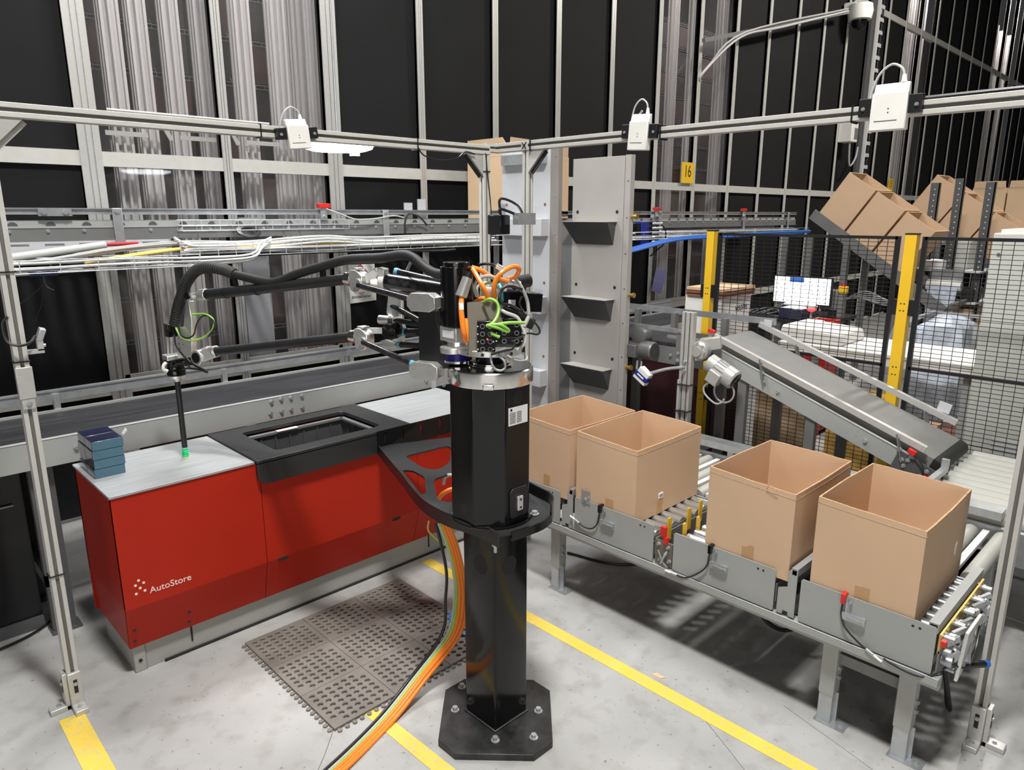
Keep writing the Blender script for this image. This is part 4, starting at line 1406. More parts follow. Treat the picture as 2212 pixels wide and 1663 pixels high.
bk.prism([(1.631, 2.388, 1.683), (1.655, 2.33, 1.682), (1.653, 2.33, 1.594), (1.657, 2.321, 1.553), (1.651, 2.333, 1.496), (1.635, 2.374, 1.489), (1.635, 2.377, 1.591), (1.627, 2.399, 1.616)], -sA * 0.018)
rear = bk.build('rear_plate', 'alu_shiny', t, bevel=0.002)
b = MB()
bolt(b, V((1.635, 2.354, 1.614)), sA, 0.008, 0.005)
b.build('bolt', 'zinc', rear)
bk = MB()
bk.cyl((1.592, 2.395, 1.593), (1.61, 2.35, 1.593), 0.018, n=20)
bk.bar(V((1.532, 2.39, 1.556)), V((1.588, 2.36, 1.553)), 0.022, 0.022)
bk.prism([(1.597, 2.403, 1.505), (1.605, 2.382, 1.511), (1.621, 2.341, 1.499), (1.619, 2.346, 1.485), (1.601, 2.391, 1.484)], -sA * 0.02)
bk.build('shaft', 'alu_shiny', t)
MB().cyl(V((1.583, 2.325, 1.552)), V((1.583, 2.325, 1.552)) - sA * 0.05, 0.034, n=8, rot=R(22.5)).build('knob', 'black', t, bevel=0.003)

# dressing hose over the forearm
hp = [(1.127, 3.333, 1.518), (1.137, 3.306, 1.591), (1.149, 3.276, 1.65), (1.164, 3.234, 1.717), (1.19, 3.185, 1.766), (1.218, 3.111, 1.782), (1.252, 3.042, 1.773), (1.273, 2.986, 1.757)]
MB().tube(hp, 0.0245, 12, 14, ribs=0.06).build('corrugated_hose', 'rubber', t)
hp = [(1.271, 2.991, 1.757), (1.302, 2.908, 1.743), (1.338, 2.814, 1.729), (1.362, 2.751, 1.739), (1.391, 2.674, 1.768), (1.433, 2.561, 1.8), (1.481, 2.433, 1.832), (1.54, 2.299, 1.842), (1.576, 2.206, 1.855), (1.593, 2.159, 1.846), (1.611, 2.113, 1.812), (1.626, 2.073, 1.793), (1.643, 2.027, 1.788)]
MB().tube(hp, 0.0185, 12, 6).build('cable_hose', 'rubber', t)
hk = MB()
for p, q in (((1.271, 2.992, 1.749), (1.274, 2.983, 1.699)), ((1.438, 2.546, 1.798), (1.438, 2.546, 1.737))):
    hk.bar(p, q, 0.03, 0.012)
hk.build('hose_clip', 'black_satin', t)
MB().bar((1.591, 2.165, 1.837), (1.619, 2.236, 1.796), 0.010, 0.006).build('hose_clip', 'alu_shiny', t)
tz = MB()
for p, q in ((hu + du * 0.12, 0.0245), (hu + du * 0.30, 0.0238)):
    tz.ring(p - du * 0.004, p + du * 0.004, q, q - 0.003, 20)
tz.build('cable_tie', 'cable_black', t)

# wrist and tool head
hx, hy = 1.129, 3.388
hd = MB()
hd.prism([(1.128, 3.353, 1.358), (1.161, 3.265, 1.377), (1.169, 3.241, 1.548), (1.167, 3.249, 1.63), (1.159, 3.268, 1.625), (1.149, 3.295, 1.514), (1.135, 3.332, 1.505)], -sA * 0.03)
head = hd.build('wrist_housing', 'alu_shiny', t, bevel=0.003)
hs = MB()
for p in ((1.134, 3.331, 1.458), (1.135, 3.329, 1.433), (1.136, 3.327, 1.408), (1.123, 3.361, 1.424), (1.144, 3.305, 1.431)):
    hs.cyl(V(p), V(p) + sA * 0.002, 0.0022, n=8)
hs.build('screw', 'ink', head)
kb = MB()
c = V((1.175, 3.206, 1.383))
kb.cyl(c - sA * 0.012, c + sA * 0.022, 0.034, n=32)
kb.bar(c, c + V(hl_.x - c.x, hl_.y - c.y, hl_.z - c.z), 0.044, 0.048)
kn = kb.build('wrist_joint', 'alu_shiny', t, bevel=0.002)
MB().cyl(c + sA * 0.022, c + sA * 0.0245, 0.0235, n=32).build('bearing_cap', 'black', kn)
MB().cyl(V((1.162, 3.23, 1.653)), V((1.162, 3.23, 1.653)) + sA * 0.01, 0.013, n=20).build('bearing_cap', 'black', head)
MB().cyl(V((1.166, 3.251, 1.651)), V((1.179, 3.216, 1.656)), 0.015, n=16).build('pivot', 'alu_shiny', t)
bk = MB()
c = V((1.124, 3.383, 1.49))
bk.box(c + V(-0.022, -0.022, -0.030), c + V(0.022, 0.022, 0.030))
bk.build('valve_block', 'black', t, bevel=0.003)
bk = MB()
bk.bar(V((1.113, 3.412, 1.464)), V((1.111, 3.418, 1.369)), 0.008, 0.008)
bk.bar(V((1.115, 3.367, 1.461)), V((1.112, 3.374, 1.374)), 0.008, 0.010)
bk.build('side_strut', 'alu_shiny', t)
zt = V((1.132, 3.381, 1.367))
tx, ty = 1.129, 3.389
pl = MB()
pl.box((tx - 0.045, ty - 0.035, zt.z - 0.012), (tx + 0.045, ty + 0.035, zt.z + 0.010))
pl.build('head_plate', 'alu_shiny', t, bevel=0.003)
tc = MB()
tc.lathe([(0.046, 0.0), (0.048, -0.008), (0.040, -0.014), (0.037, -0.018), (0.037, -0.045), (0.040, -0.050), (0.040, -0.075)], (tx, ty, zt.z - 0.012), 28)
tc.build('tool_changer', 'black', t)
tc = MB()
tc.lathe([(0.041, 0.0), (0.041, -0.012), (0.020, -0.014), (0.016, -0.030)], (tx, ty, zt.z - 0.088), 28)
tc.build('tool_flange', 'alu_shiny', t)
el = MB()
el.tube([(tx - 0.045, ty - 0.02, zt.z - 0.02), (tx - 0.058, ty - 0.02, zt.z - 0.032), (tx - 0.060, ty - 0.02, zt.z - 0.050), (tx - 0.044, ty - 0.02, zt.z - 0.060)], 0.008, 10)
el.build('air_elbow', 'white_plastic', t)
MB().cyl((tx, ty, zt.z - 0.118), (tx, ty, 0.925), 0.0125, 0.0125, 16).build('suction_tube', 'black_satin', t)
cu = MB()
cu.lathe([(0.0135, 0.046), (0.0135, 0.034), (0.016, 0.032), (0.013, 0.027), (0.016, 0.022), (0.013, 0.017), (0.016, 0.012), (0.016, 0.004)], (tx, ty, 0.8775), 20)
cup = cu.build('suction_cup', 'green_cup', t)
MB().cyl((tx, ty, 0.8765), (tx, ty, 0.8815), 0.0185, 0.0165, 20).build('cup_lip', 'card_light', cup)
MB().cyl((tx, ty, 0.918), (tx, ty, 0.927), 0.0128, n=16).build('cup_fitting', 'alu_shiny', cup)
# small cables at the wrist
MB().tube([(1.124, 3.322, 1.524), (1.124, 3.303, 1.495), (1.131, 3.264, 1.467), (1.149, 3.216, 1.46), (1.175, 3.166, 1.472), (1.196, 3.109, 1.505), (1.205, 3.087, 1.541), (1.206, 3.104, 1.565), (1.198, 3.146, 1.578), (1.187, 3.195, 1.576), (1.172, 3.236, 1.571)], 0.0042, 8).build('cable', 'green', t)
MB().tube([(1.128, 3.291, 1.518), (1.129, 3.271, 1.479), (1.142, 3.234, 1.469), (1.156, 3.196, 1.489), (1.167, 3.187, 1.53), (1.183, 3.166, 1.565), (1.2, 3.139, 1.572), (1.205, 3.085, 1.553), (1.203, 3.082, 1.521), (1.188, 3.12, 1.484)], 0.0036, 8).build('cable', 'cable_black', t)
MB().tube([(1.12, 3.335, 1.477), (1.118, 3.321, 1.43), (1.13, 3.268, 1.383), (1.156, 3.218, 1.344), (1.184, 3.184, 1.324), (1.191, 3.185, 1.314), (1.174, 3.229, 1.323), (1.145, 3.287, 1.324)], 0.0046, 8).build('cable', 'cable_black', t)
MB().tube([(1.107, 3.368, 1.328), (1.125, 3.3, 1.345), (1.139, 3.265, 1.342), (1.147, 3.263, 1.33), (1.139, 3.283, 1.324), (1.13, 3.347, 1.307)], 0.004, 8).build('cable', 'cable_black', t)

# vertical servo motor
c = V((1.631, 1.958, 1.701))
mb = MB()
s = 0.047
zt_, zb_ = (1.651, 1.979, 1.827)[2], (1.616, 1.942, 1.613)[2]
def rq(cx_, cy_, s_, r_, z_):
    return rr(cx_ - s_, cy_ - s_, cx_ + s_, cy_ + s_, r_, z_, 3)
mb.prism([(p[0], p[1], p[2]) for p in rq(c.x, c.y, 0.050, 0.030, zb_)], (0, 0, zt_ - zb_ - 0.004))
mb.cyl((c.x, c.y, zt_ - 0.004), (c.x, c.y, zt_ + 0.012), 0.046, 0.046, 32)
mo = mb.build('servo_motor', 'black', t, bevel=0.002)
c2 = V((1.603, 1.946, 1.589))
mb = MB()
mb.box((c.x - 0.045, c.y - 0.045, c2.z - 0.030), (c.x + 0.045, c.y + 0.045, c2.z + 0.022))
mb.cyl((c.x, c.y, c2.z - 0.07), (c.x, c.y, c2.z - 0.028), 0.042, 0.036, 28)
gb = mb.build('gearbox', 'alu_shiny', t, bevel=0.002)
mb = MB()
lbl = V((1.553, 1.91, 1.612))
q = V(1, -1, 0).normalized()
mb.bar((c.x - 0.0462, c.y + 0.028, c2.z - 0.002), (c.x - 0.0462, c.y - 0.032, c2.z - 0.002), 0.001, 0.026)
mb.build('rating_label', 'paper', gb)
mb = MB()
mb.cyl((c.x, c.y, c2.z - 0.100), (c.x, c.y, c2.z - 0.066), 0.0475, n=32)
mb.build('blue_ring', 'blue_ring', t)
mb = MB()
mb.cyl((c.x, c.y, c2.z - 0.066), (c.x, c.y, c2.z - 0.052), 0.050, n=32)
mb.cyl((c.x, c.y, c2.z - 0.108), (c.x, c.y, c2.z - 0.100), 0.051, n=32)
mb.build('clamp_ring', 'chrome', t)
# horizontal servo at the rear right
a = V((1.884, 1.99, 1.678)); b = V((2.025, 1.935, 1.667))
dd = (b - a).normalized()
mb = MB()
mb.bar(a - dd * 0.03, a + dd * 0.085, 0.082, 0.078)
mb.bar(a + dd * 0.085, b, 0.088, 0.072)
mb.cyl(a + dd * 0.075 + V(0, 0, 0.03), a + dd * 0.082 + V(0, 0, 0.075), 0.022, n=18)
sv = mb.build('servo_motor', 'black', t, bevel=0.004)
_, ss, uu = basis(dd)
lp = a + dd * 0.008
side_n = ss if ss.dot(V(-1, -1, 0)) > 0 else -ss
MB().bar(lp + side_n * 0.0412 - V(0, 0, 0.004), lp + dd * 0.03 + side_n * 0.0412 - V(0, 0, 0.004), 0.001, 0.026).build('rating_label', 'paper', sv)
mb = MB()
mb.cyl(a + dd * 0.015 + V(0, 0, 0.052), a + dd * 0.065 + V(0, 0, 0.046), 0.016, n=14)
mb.build('plug', 'alu_shiny', sv)
# electronics plate and io blocks
pw = [(1.604, 1.871, 1.706), (1.713, 1.821, 1.704), (1.707, 1.806, 1.643), (1.71, 1.8, 1.633), (1.621, 1.831, 1.637), (1.6, 1.814, 1.527), (1.57, 1.83, 1.529)]
MB().prism(pw, (0.004, 0.004, 0)).build('mounting_plate', 'tan', t)
def ioblock(pa, pb, w, nm, ports):
    a = V(pa); b = V(pb)
    up = V(0, 0, 1)
    h = a.z - b.z
    s = V(math.sin(R(45.8)), -math.cos(R(45.8)), 0)
    n = V(-s.y * -1, 0, 0)
    n = V(-math.cos(R(45.8)), -math.sin(R(45.8)), 0)
    mb = MB()
    base = [a, a + s * w, a + s * w - up * h, a - up * h]
    mb.prism(base, -n * 0.035)
    o = mb.build(nm, 'black', t, bevel=0.002)
    pr2 = MB()
    for i in range(2):
        for j in range(ports):
            p = a + s * w * (0.30 + 0.42 * i) - up * h * (0.16 + 0.72 * j / (ports - 1))
            pr2.ring(p - n * 0.004, p + n * 0.003, 0.0085, 0.0062, 16)
    pr2.build('port', 'grey_mid', o)
    ld = MB()
    for j in range(ports):
        for i in (0.04, 0.9):
            p = a + s * w * i - up * h * (0.16 + 0.72 * j / (ports - 1))
            ld.cyl(p, p + n * 0.0012, 0.0025, n=8)
    ld.build('label_dot', 'paper', o)
    return o, a, s, n, up, h
o1, a1, s1, n1, u1, h1 = ioblock((1.591, 1.806, 1.648), (1.572, 1.788, 1.538), 0.062, 'io_block', 4)
p = a1 + s1 * 0.035 - u1 * h1 * 0.56
MB().cyl(p, p + n1 * 0.002, 0.003, n=10).build('indicator', 'led_red', o1)
ioblock((1.691, 1.822, 1.643), (1.671, 1.801, 1.522), 0.105, 'io_block', 4)
mb = MB()
for p in ((1.675, 1.753, 1.518), (1.69, 1.723, 1.514)):
    pass
q = V((1.658, 1.729, 1.524))
mb.prism([(1.669, 1.747, 1.524), (1.689, 1.726, 1.52), (1.681, 1.72, 1.478)], (0.002, 0.002, 0))
mb.build('pointer_plate', 'tan', t)
# bundle of pale cables behind
for k, (pts, r, m) in enumerate([
    ([(1.661, 1.91, 1.821), (1.684, 1.884, 1.809), (1.72, 1.871, 1.786), (1.751, 1.866, 1.778), (1.784, 1.859, 1.767)], 0.0085, 'orange'),
    ([(1.656, 1.9, 1.817), (1.651, 1.867, 1.788), (1.653, 1.839, 1.754), (1.672, 1.836, 1.716)], 0.0085, 'orange'),
    ([(1.686, 1.821, 1.711), (1.677, 1.813, 1.75), (1.681, 1.806, 1.782), (1.701, 1.796, 1.808), (1.748, 1.798, 1.824), (1.777, 1.798, 1.821), (1.792, 1.806, 1.806), (1.8, 1.835, 1.784), (1.803, 1.872, 1.775)], 0.0085, 'orange'),
    ([(1.588, 1.879, 1.727), (1.567, 1.86, 1.699), (1.556, 1.843, 1.654), (1.552, 1.83, 1.608), (1.565, 1.836, 1.577)], 0.0095, 'orange'),
    ([(1.591, 1.864, 1.648), (1.573, 1.84, 1.613), (1.567, 1.834, 1.577)], 0.0085, 'orange'),
    ([(1.685, 1.917, 1.697), (1.681, 1.883, 1.711), (1.682, 1.854, 1.712)], 0.0085, 'orange'),
    ([(1.651, 1.839, 1.706), (1.648, 1.803, 1.719), (1.656, 1.779, 1.711), (1.658, 1.769, 1.689), (1.643, 1.761, 1.663), (1.621, 1.761, 1.643), (1.604, 1.774, 1.633)], 0.0055, 'green'),
    ([(1.6, 1.765, 1.639), (1.625, 1.739, 1.629), (1.659, 1.729, 1.614), (1.663, 1.727, 1.62), (1.632, 1.735, 1.639), (1.609, 1.757, 1.64)], 0.0055, 'green'),
    ([(1.623, 1.744, 1.64), (1.669, 1.729, 1.643), (1.734, 1.72, 1.637)], 0.0055, 'green'),
    ([(1.612, 1.76, 1.611), (1.622, 1.747, 1.603), (1.631, 1.736, 1.597)], 0.006, 'green'),
    ([(1.72, 1.833, 1.763), (1.716, 1.817, 1.746), (1.714, 1.812, 1.723), (1.719, 1.816, 1.706)], 0.006, 'teal'),
    ([(1.704, 1.824, 1.687), (1.712, 1.796, 1.669), (1.745, 1.772, 1.652), (1.754, 1.756, 1.627), (1.757, 1.742, 1.595), (1.75, 1.737, 1.56), (1.712, 1.738, 1.54)], 0.0065, 'cable_white'),
    ([(1.804, 1.844, 1.78), (1.816, 1.823, 1.754), (1.83, 1.813, 1.72), (1.839, 1.808, 1.688), (1.835, 1.798, 1.647)], 0.0065, 'cable_grey'),
    ([(1.778, 1.741, 1.655), (1.768, 1.744, 1.635), (1.759, 1.747, 1.619)], 0.0075, 'cable_white'),
    ([(1.671, 1.896, 1.719), (1.657, 1.892, 1.753), (1.673, 1.885, 1.782), (1.698, 1.864, 1.791), (1.725, 1.862, 1.777), (1.737, 1.87, 1.749)], 0.0065, 'cable_grey'),
    ([(1.695, 1.911, 1.708), (1.695, 1.923, 1.74), (1.71, 1.914, 1.76), (1.732, 1.894, 1.761), (1.738, 1.881, 1.742), (1.728, 1.881, 1.713)], 0.005, 'cable_white'),
    ([(1.69, 1.897, 1.734), (1.7, 1.893, 1.754), (1.716, 1.882, 1.766), (1.73, 1.867, 1.763), (1.756, 1.871, 1.764)], 0.0045, 'green'),
    ([(1.721, 1.94, 1.825), (1.727, 1.907, 1.83), (1.754, 1.893, 1.824), (1.769, 1.89, 1.817)], 0.005, 'cable_black'),
    ([(1.776, 1.774, 1.745), (1.737, 1.787, 1.758), (1.709, 1.798, 1.753), (1.694, 1.803, 1.725), (1.701, 1.803, 1.7), (1.74, 1.79, 1.69), (1.789, 1.758, 1.652)], 0.005, 'cable_black'),
    ([(1.772, 1.77, 1.722), (1.761, 1.772, 1.698), (1.766, 1.759, 1.671), (1.776, 1.741, 1.65), (1.805, 1.733, 1.624), (1.825, 1.733, 1.597), (1.816, 1.738, 1.585), (1.779, 1.748, 1.592), (1.704, 1.719, 1.588), (1.637, 1.729, 1.594)], 0.0035, 'cable_black'),
    ([(1.606, 1.754, 1.534), (1.604, 1.747, 1.508), (1.616, 1.743, 1.488), (1.629, 1.728, 1.483), (1.641, 1.72, 1.494), (1.635, 1.721, 1.519), (1.62, 1.741, 1.538)], 0.004, 'cable_grey'),
    ([(1.6, 1.747, 1.539), (1.636, 1.717, 1.553), (1.661, 1.707, 1.556), (1.679, 1.711, 1.576), (1.671, 1.721, 1.583)], 0.004, 'cable_black'),
    ([(1.659, 1.73, 1.531), (1.686, 1.712, 1.513), (1.744, 1.724, 1.503), (1.763, 1.737, 1.512), (1.763, 1.755, 1.523)], 0.0035, 'cable_grey'),
]):
    MB().tube(pts, r, 8).build('cable', m, t)
mb = MB()
a = V((1.585, 1.881, 1.726)); b = V((1.612, 1.876, 1.789))
mb.cyl(a, b, 0.021, 0.018, 18)
pg = mb.build('power_plug', 'alu_shiny', t)
MB().cyl(b, b + (b - a) * 0.30, 0.014, n=16).build('boot', 'black_satin', pg)
q = V((1.574, 1.853, 1.696))
mb = MB()
mb.cyl(V((1.791, 1.867, 1.766)), V((1.843, 1.855, 1.753)), 0.012, n=14)
mb.cyl(V((1.759, 1.888, 1.824)), V((1.786, 1.869, 1.804)), 0.009, 0.011, n=14)
mb.cyl(V((1.743, 1.942, 1.724)), V((1.794, 1.92, 1.722)), 0.032, n=24)
mb.build('connector', 'alu_shiny', t)
MB().bar(V((1.566, 1.858, 1.707)), V((1.56, 1.849, 1.685)), 0.014, 0.010).build('cable_flag', 'paper', t)
hs = MB()
hs.cyl(V((1.871, 1.913, 1.751)), V((1.941, 1.904, 1.758)), 0.025, n=16)
hs.bar(V((1.817, 1.932, 1.653)), V((1.924, 1.867, 1.597)), 0.05, 0.04)
hs.build('motor_bracket', 'black_satin', t)

# ------------------------------------------------------------------ cables down the pedestal to the floor
pts = [(1.716, 2.178, 0.74), (1.741, 2.156, 0.64), (1.773, 2.155, 0.5), (1.776, 2.15, 0.38), (1.743, 2.162, 0.22), (1.567, 2.179, 0.07), (1.356, 2.132, 0.02), (1.07, 2.04, 0.02), (0.8305, 1.993, 0.02)]
pts = [V(p) for p in pts]
side = V(0.70, -0.72, 0)
defs = [(0.000, 0.000, 0.0095, 'orange', 'orange power cable running down beside the pedestal, left of the bundle'),
        (0.020, 0.004, 0.0095, 'orange', 'orange power cable in the middle of the bundle beside the pedestal'),
        (0.038, 0.000, 0.0085, 'orange', 'orange power cable on the right edge of the bundle, nearest the base plate'),
        (-0.018, 0.002, 0.006, 'green', 'green cable between the black and orange cables beside the pedestal'),
        (-0.030, 0.004, 0.005, 'cable_white', 'thin white cable between the black and green cables beside the pedestal'),
        (-0.009, 0.008, 0.0035, 'lime', 'thin yellow-green earth wire running along the orange cables to the floor'),
        (-0.046, 0.004, 0.007, 'cable_black', 'black cable bowed out on the left of the orange cable bundle')]
for dx, dz, r, m, lab in defs:
    Q = []
    for i, p in enumerate(pts):
        k = 1.0 if i > 2 else 0.8
        w = V(p) + side * dx * k * 0.8 + V(0, 0, dz + (r if i > 4 else 0))
        if m == 'cable_black' and i in (1, 2, 3, 4):
            w += side * -0.012 * (1, 1.6, 2.0, 0.8)[i - 1]
        if i >= 6:
            w.z = r + 0.001 + (0.004 if dx < -0.02 else 0)
        Q.append(w)
    tag(MB().tube(Q, r, 10, 8).build('floor_cable', m), lab, 'cable', 'cables hanging from the pedestal to the floor')
tag(MB().tube([(1.696, 2.249, 0.74), (1.691, 2.247, 0.7), (1.742, 2.267, 0.64), (1.829, 2.298, 0.56), (1.857, 2.268, 0.52)], 0.0038, 8).build('earth_wire', 'lime'), 'loose yellow-green wire curving from the bracket into the orange cables', 'wire')
cc = [V(p) for p in ((1.754, 2.308, 0.8), (1.803, 2.289, 0.83), (1.849, 2.249, 0.85))]
tag(MB().tube([(1.805, 2.325, 0.78), (1.799, 2.284, 0.82), (1.826, 2.262, 0.84), (1.862, 2.249, 0.84)], 0.010, 10).build('orange_tail', 'orange'), 'short orange cable tail passing through the bracket cutout', 'cable')
tag(MB().tube([(1.914, 2.418, 0.8), (1.911, 2.399, 0.84), (1.912, 2.357, 0.86), (1.919, 2.317, 0.86)], 0.008, 10).build('white_tail', 'cable_white'), 'pale cable loop behind the pedestal above the bracket cutout', 'cable')
tag(MB().tube([(cx + 0.22, cy + 0.55, 0.006), (cx + 0.40, cy + 0.66, 0.03), (cx + 0.55, cy + 0.60, 0.006), (cx + 0.45, cy + 0.45, 0.006), (cx + 0.28, cy + 0.50, 0.02), (cx + 0.36, cy + 0.72, 0.006), (cx + 0.6, cy + 0.8, 0.006)], 0.006, 8).build('blue_lead', 'blue_cable'), 'blue cable coiled on the floor behind the pedestal', 'cable')

# ------------------------------------------------------------------ roller conveyor with four side lanes
CXF, CXB = 2.600, 3.175
t = thing('roller_conveyor', 'grey roller conveyor with side panels carrying the four open cartons', 'conveyor', (CXF, 0.53, 0))
RZ = 0.562
panels = [(2.10, 2.66), (2.2, 2.213)]
for a, b in ((2.31, 2.72), (1.726, 2.213), (1.135, 1.622), (0.548, 1.034)):
    mb = MB()
    mb.prism([(CXF, a + 0.006, 0.418), (CXF, b - 0.006, 0.418), (CXF, b - 0.002, 0.424), (CXF, b - 0.002, 0.596), (CXF, b - 0.008, 0.602), (CXF, a + 0.008, 0.602), (CXF, a + 0.002, 0.596), (CXF, a + 0.002, 0.424)], (0.004, 0, 0))
    p = mb.build('side_panel', 'grey', t)
    d = MB()
    for y in (a + 0.055, a + 0.078):
        d.cyl((CXF - 0.0006, y, 0.578), (CXF + 0.001, y, 0.578), 0.0048, n=12)
    d.build('hole', 'ink', p)
# gate plates between panels
for yc in (2.262, 1.085):
    mb = MB()
    mb.prism([(CXF + 0.001, yc - 0.036, 0.42), (CXF + 0.001, yc - 0.012, 0.42), (CXF + 0.001, yc - 0.010, 0.438), (CXF + 0.001, yc + 0.012, 0.438), (CXF + 0.001, yc + 0.014, 0.42), (CXF + 0.001, yc + 0.037, 0.42), (CXF + 0.001, yc + 0.037, 0.53), (CXF + 0.001, yc + 0.0, 0.545), (CXF + 0.001, yc + 0.0, 0.615), (CXF + 0.001, yc - 0.006, 0.622), (CXF + 0.001, yc - 0.030, 0.622), (CXF + 0.001, yc - 0.036, 0.615)], (0.004, 0, 0))
    mb.build('gate_plate', 'grey', t)
    mb = MB()
    mb.box((CXF + 0.003, yc - 0.036, 0.60), (CXB - 0.05, yc - 0.010, 0.632))
    go = mb.build('divider_rail', 'zinc', t)
    mb = MB()
    mb.box((CXF + 0.001, yc - 0.032, 0.606), (CXF + 0.0035, yc - 0.014, 0.626))
    mb.build('open_end', 'ink', go)
# lower channel
mb = MB()
mb.box((CXF - 0.016, 0.522, 0.386), (CXF + 0.044, 2.78, 0.412))
mb.box((CXF - 0.016, 0.522, 0.412), (CXF - 0.012, 2.78, 0.419))
mb.box((CXF + 0.01, 0.522, 0.36), (CXF + 0.044, 2.78, 0.386))
mb.build('front_beam', 'grey', t, bevel=0.003)
mb = MB()
mb.box((CXB, 0.53, 0.44), (CXB + 0.012, 2.62, 0.548))
mb.box((3.80, 0.40, 0.40), (3.83, 2.62, 0.565))
mb.box((3.805, 0.62, 0.60), (3.90, 2.55, 0.640))
for y in (0.8, 1.4, 2.0, 2.5):
    mb.box((3.82, y, 0.42), (3.86, y + 0.04, 0.60))
mb.build('rear_beam', 'zinc', t)
# zinc rollers of the lanes
for a, b in ((2.31, 2.66), (1.735, 2.20), (1.145, 1.615), (0.585, 1.02)):
    for k in range(8):
        x = CXF + 0.045 + 0.069 * k
        MB().cyl((x, a, RZ - 0.025), (x, b, RZ - 0.025), 0.025, n=20).build('zinc_roller', 'zinc_roller', t)
    mb = MB()
    for y in (a - 0.012, b + 0.004):
        mb.box((CXF + 0.015, y, 0.455), (CXB, y + 0.006, 0.535))
    mb.build('lane_frame', 'grey_mid', t)
# main line of pale rollers with strips between
k = 0
y = 0.60
while y < 2.62:
    MB().cyl((3.225, y, RZ - 0.034), (3.775, y, RZ - 0.034), 0.034, n=22).build('lagged_roller', 'lag', t)
    mb = MB()
    mb.box((3.225, y + 0.050, RZ - 0.030), (3.775, y + 0.078, RZ - 0.010))
    mb.build('lift_strip', 'strip', t)
    y += 0.128
    k += 1
# yellow stop blades
for x, y in ((2.69, 1.715), (2.86, 1.715), (2.98, 1.725), (2.80, 1.628), (2.69, 1.632), (3.10, 1.72)):
    mb = MB()
    mb.prism([(x, y - 0.006, 0.50), (x + 0.028, y - 0.006, 0.50), (x + 0.028, y - 0.006, 0.60), (x + 0.020, y - 0.006, 0.612), (x, y - 0.006, 0.612)], (0, 0.007, 0))
    mb.build('stop_blade', 'yellow', t)
# drive mechanism in the gap and at the near end
mb = MB()
mb.box((CXF + 0.006, 1.628, 0.42), (CXF + 0.016, 1.718, 0.535))
mb.build('gap_plate', 'tan', t)
mb = MB()
for yy, zz in ((1.70, 0.52), (1.66, 0.48), (1.64, 0.45), (1.69, 0.445), (1.65, 0.515)):
    bolt(mb, (CXF + 0.006, yy, zz), (-1, 0, 0), 0.007, 0.010)
mb.tube([(CXF, 1.70, 0.49), (CXF - 0.006, 1.68, 0.46), (CXF - 0.004, 1.66, 0.43), (CXF - 0.01, 1.64, 0.425)], 0.005, 6)
mb.tube([(CXF, 1.65, 0.50), (CXF - 0.010, 1.66, 0.47), (CXF - 0.004, 1.68, 0.43)], 0.005, 6)
mb.build('fittings', 'zinc', t)
mb = MB()
mb.box((CXF - 0.004, 1.665, 0.565), (CXF + 0.016, 1.690, 0.610))
mb.box((CXF - 0.004, 1.652, 0.53), (CXF + 0.016, 1.672, 0.562))
mb.build('red_sensor', 'redbit', t)
# near end: rail, chain cover, brackets
mb = MB()
mb.box((CXF + 0.01, 0.548, 0.575), (3.19, 0.580, 0.612))
er = mb.build('end_rail', 'grey', t)
MB().box((CXF + 0.0085, 0.553, 0.580), (CXF + 0.0105, 0.575, 0.607)).build('open_end', 'ink', er)
mb = MB()
mb.box((CXF + 0.015, 0.538, 0.50), (3.18, 0.545, 0.574))
mb.build('chain_cover', 'brass', t)
mb = MB()
random.seed(5)
for k in range(9):
    x = CXF + 0.06 + k * 0.062
    mb.cyl((x, 0.54, 0.545 - 0.02 * (k % 2)), (x, 0.505, 0.545 - 0.02 * (k % 2)), 0.013, n=12)
    mb.box((x - 0.012, 0.500, 0.47), (x + 0.016, 0.535, 0.50))
    mb.bar((x, 0.51, 0.52), (x + 0.05, 0.50, 0.48), 0.008, 0.012)
mb.cyl((CXF + 0.05, 0.50, 0.465), (CXF + 0.05, 0.535, 0.465), 0.020, n=16)
mb.cyl((CXF + 0.13, 0.48, 0.44), (CXF + 0.20, 0.50, 0.52), 0.018, n=16)
mb.cyl((CXF + 0.10, 0.49, 0.435), (CXF + 0.10, 0.53, 0.435), 0.014, n=14)
mb.build('end_fittings', 'zinc', t)
mb = MB()
mb.holed([(CXF + 0.12, 0.49, 0.560), (CXF + 0.30, 0.49, 0.560), (CXF + 0.33, 0.49, 0.52), (CXF + 0.30, 0.49, 0.46), (CXF + 0.22, 0.49, 0.44), (CXF + 0.05, 0.49, 0.40), (CXF + 0.06, 0.49, 0.415)],
         [[(CXF + 0.20, 0.49, 0.535), (CXF + 0.28, 0.49, 0.535), (CXF + 0.295, 0.49, 0.51), (CXF + 0.27, 0.49, 0.48), (CXF + 0.20, 0.49, 0.475)]], (0, -0.012, 0))
mb.build('end_bracket', 'alu', t, bevel=0.002)
mb = MB()
mb.box((CXF + 0.015, 0.536, 0.40), (3.2, 0.542, 0.51))
mb.build('end_plate', 'grey_mid', t)
for k in range(6):
    mb = MB()
    x = CXF + 0.045 + 0.085 * k
    mb.bar((x, 0.528, 0.530), (x + 0.045, 0.500, 0.545), 0.012, 0.022)
    mb.bar((x + 0.01, 0.515, 0.455), (x + 0.05, 0.490, 0.49), 0.010, 0.03)
    mb.cyl((x + 0.03, 0.53, 0.425), (x + 0.03, 0.495, 0.425), 0.011, n=10)
    mb.build('chain_link', 'grey_light' if k % 2 else 'zinc', t)
MB().tube([(CXF + 0.05, 0.50, 0.46), (CXF + 0.12, 0.47, 0.43), (CXF + 0.22, 0.47, 0.45), (CXF + 0.30, 0.48, 0.52)], 0.004, 6).build('lead', 'cable_black', t)
mb = MB()
mb.box((CXF + 0.006, 0.520, 0.535), (CXF + 0.030, 0.536, 0.556))
mb.build('red_sensor', 'redbit', t)
mb = MB()
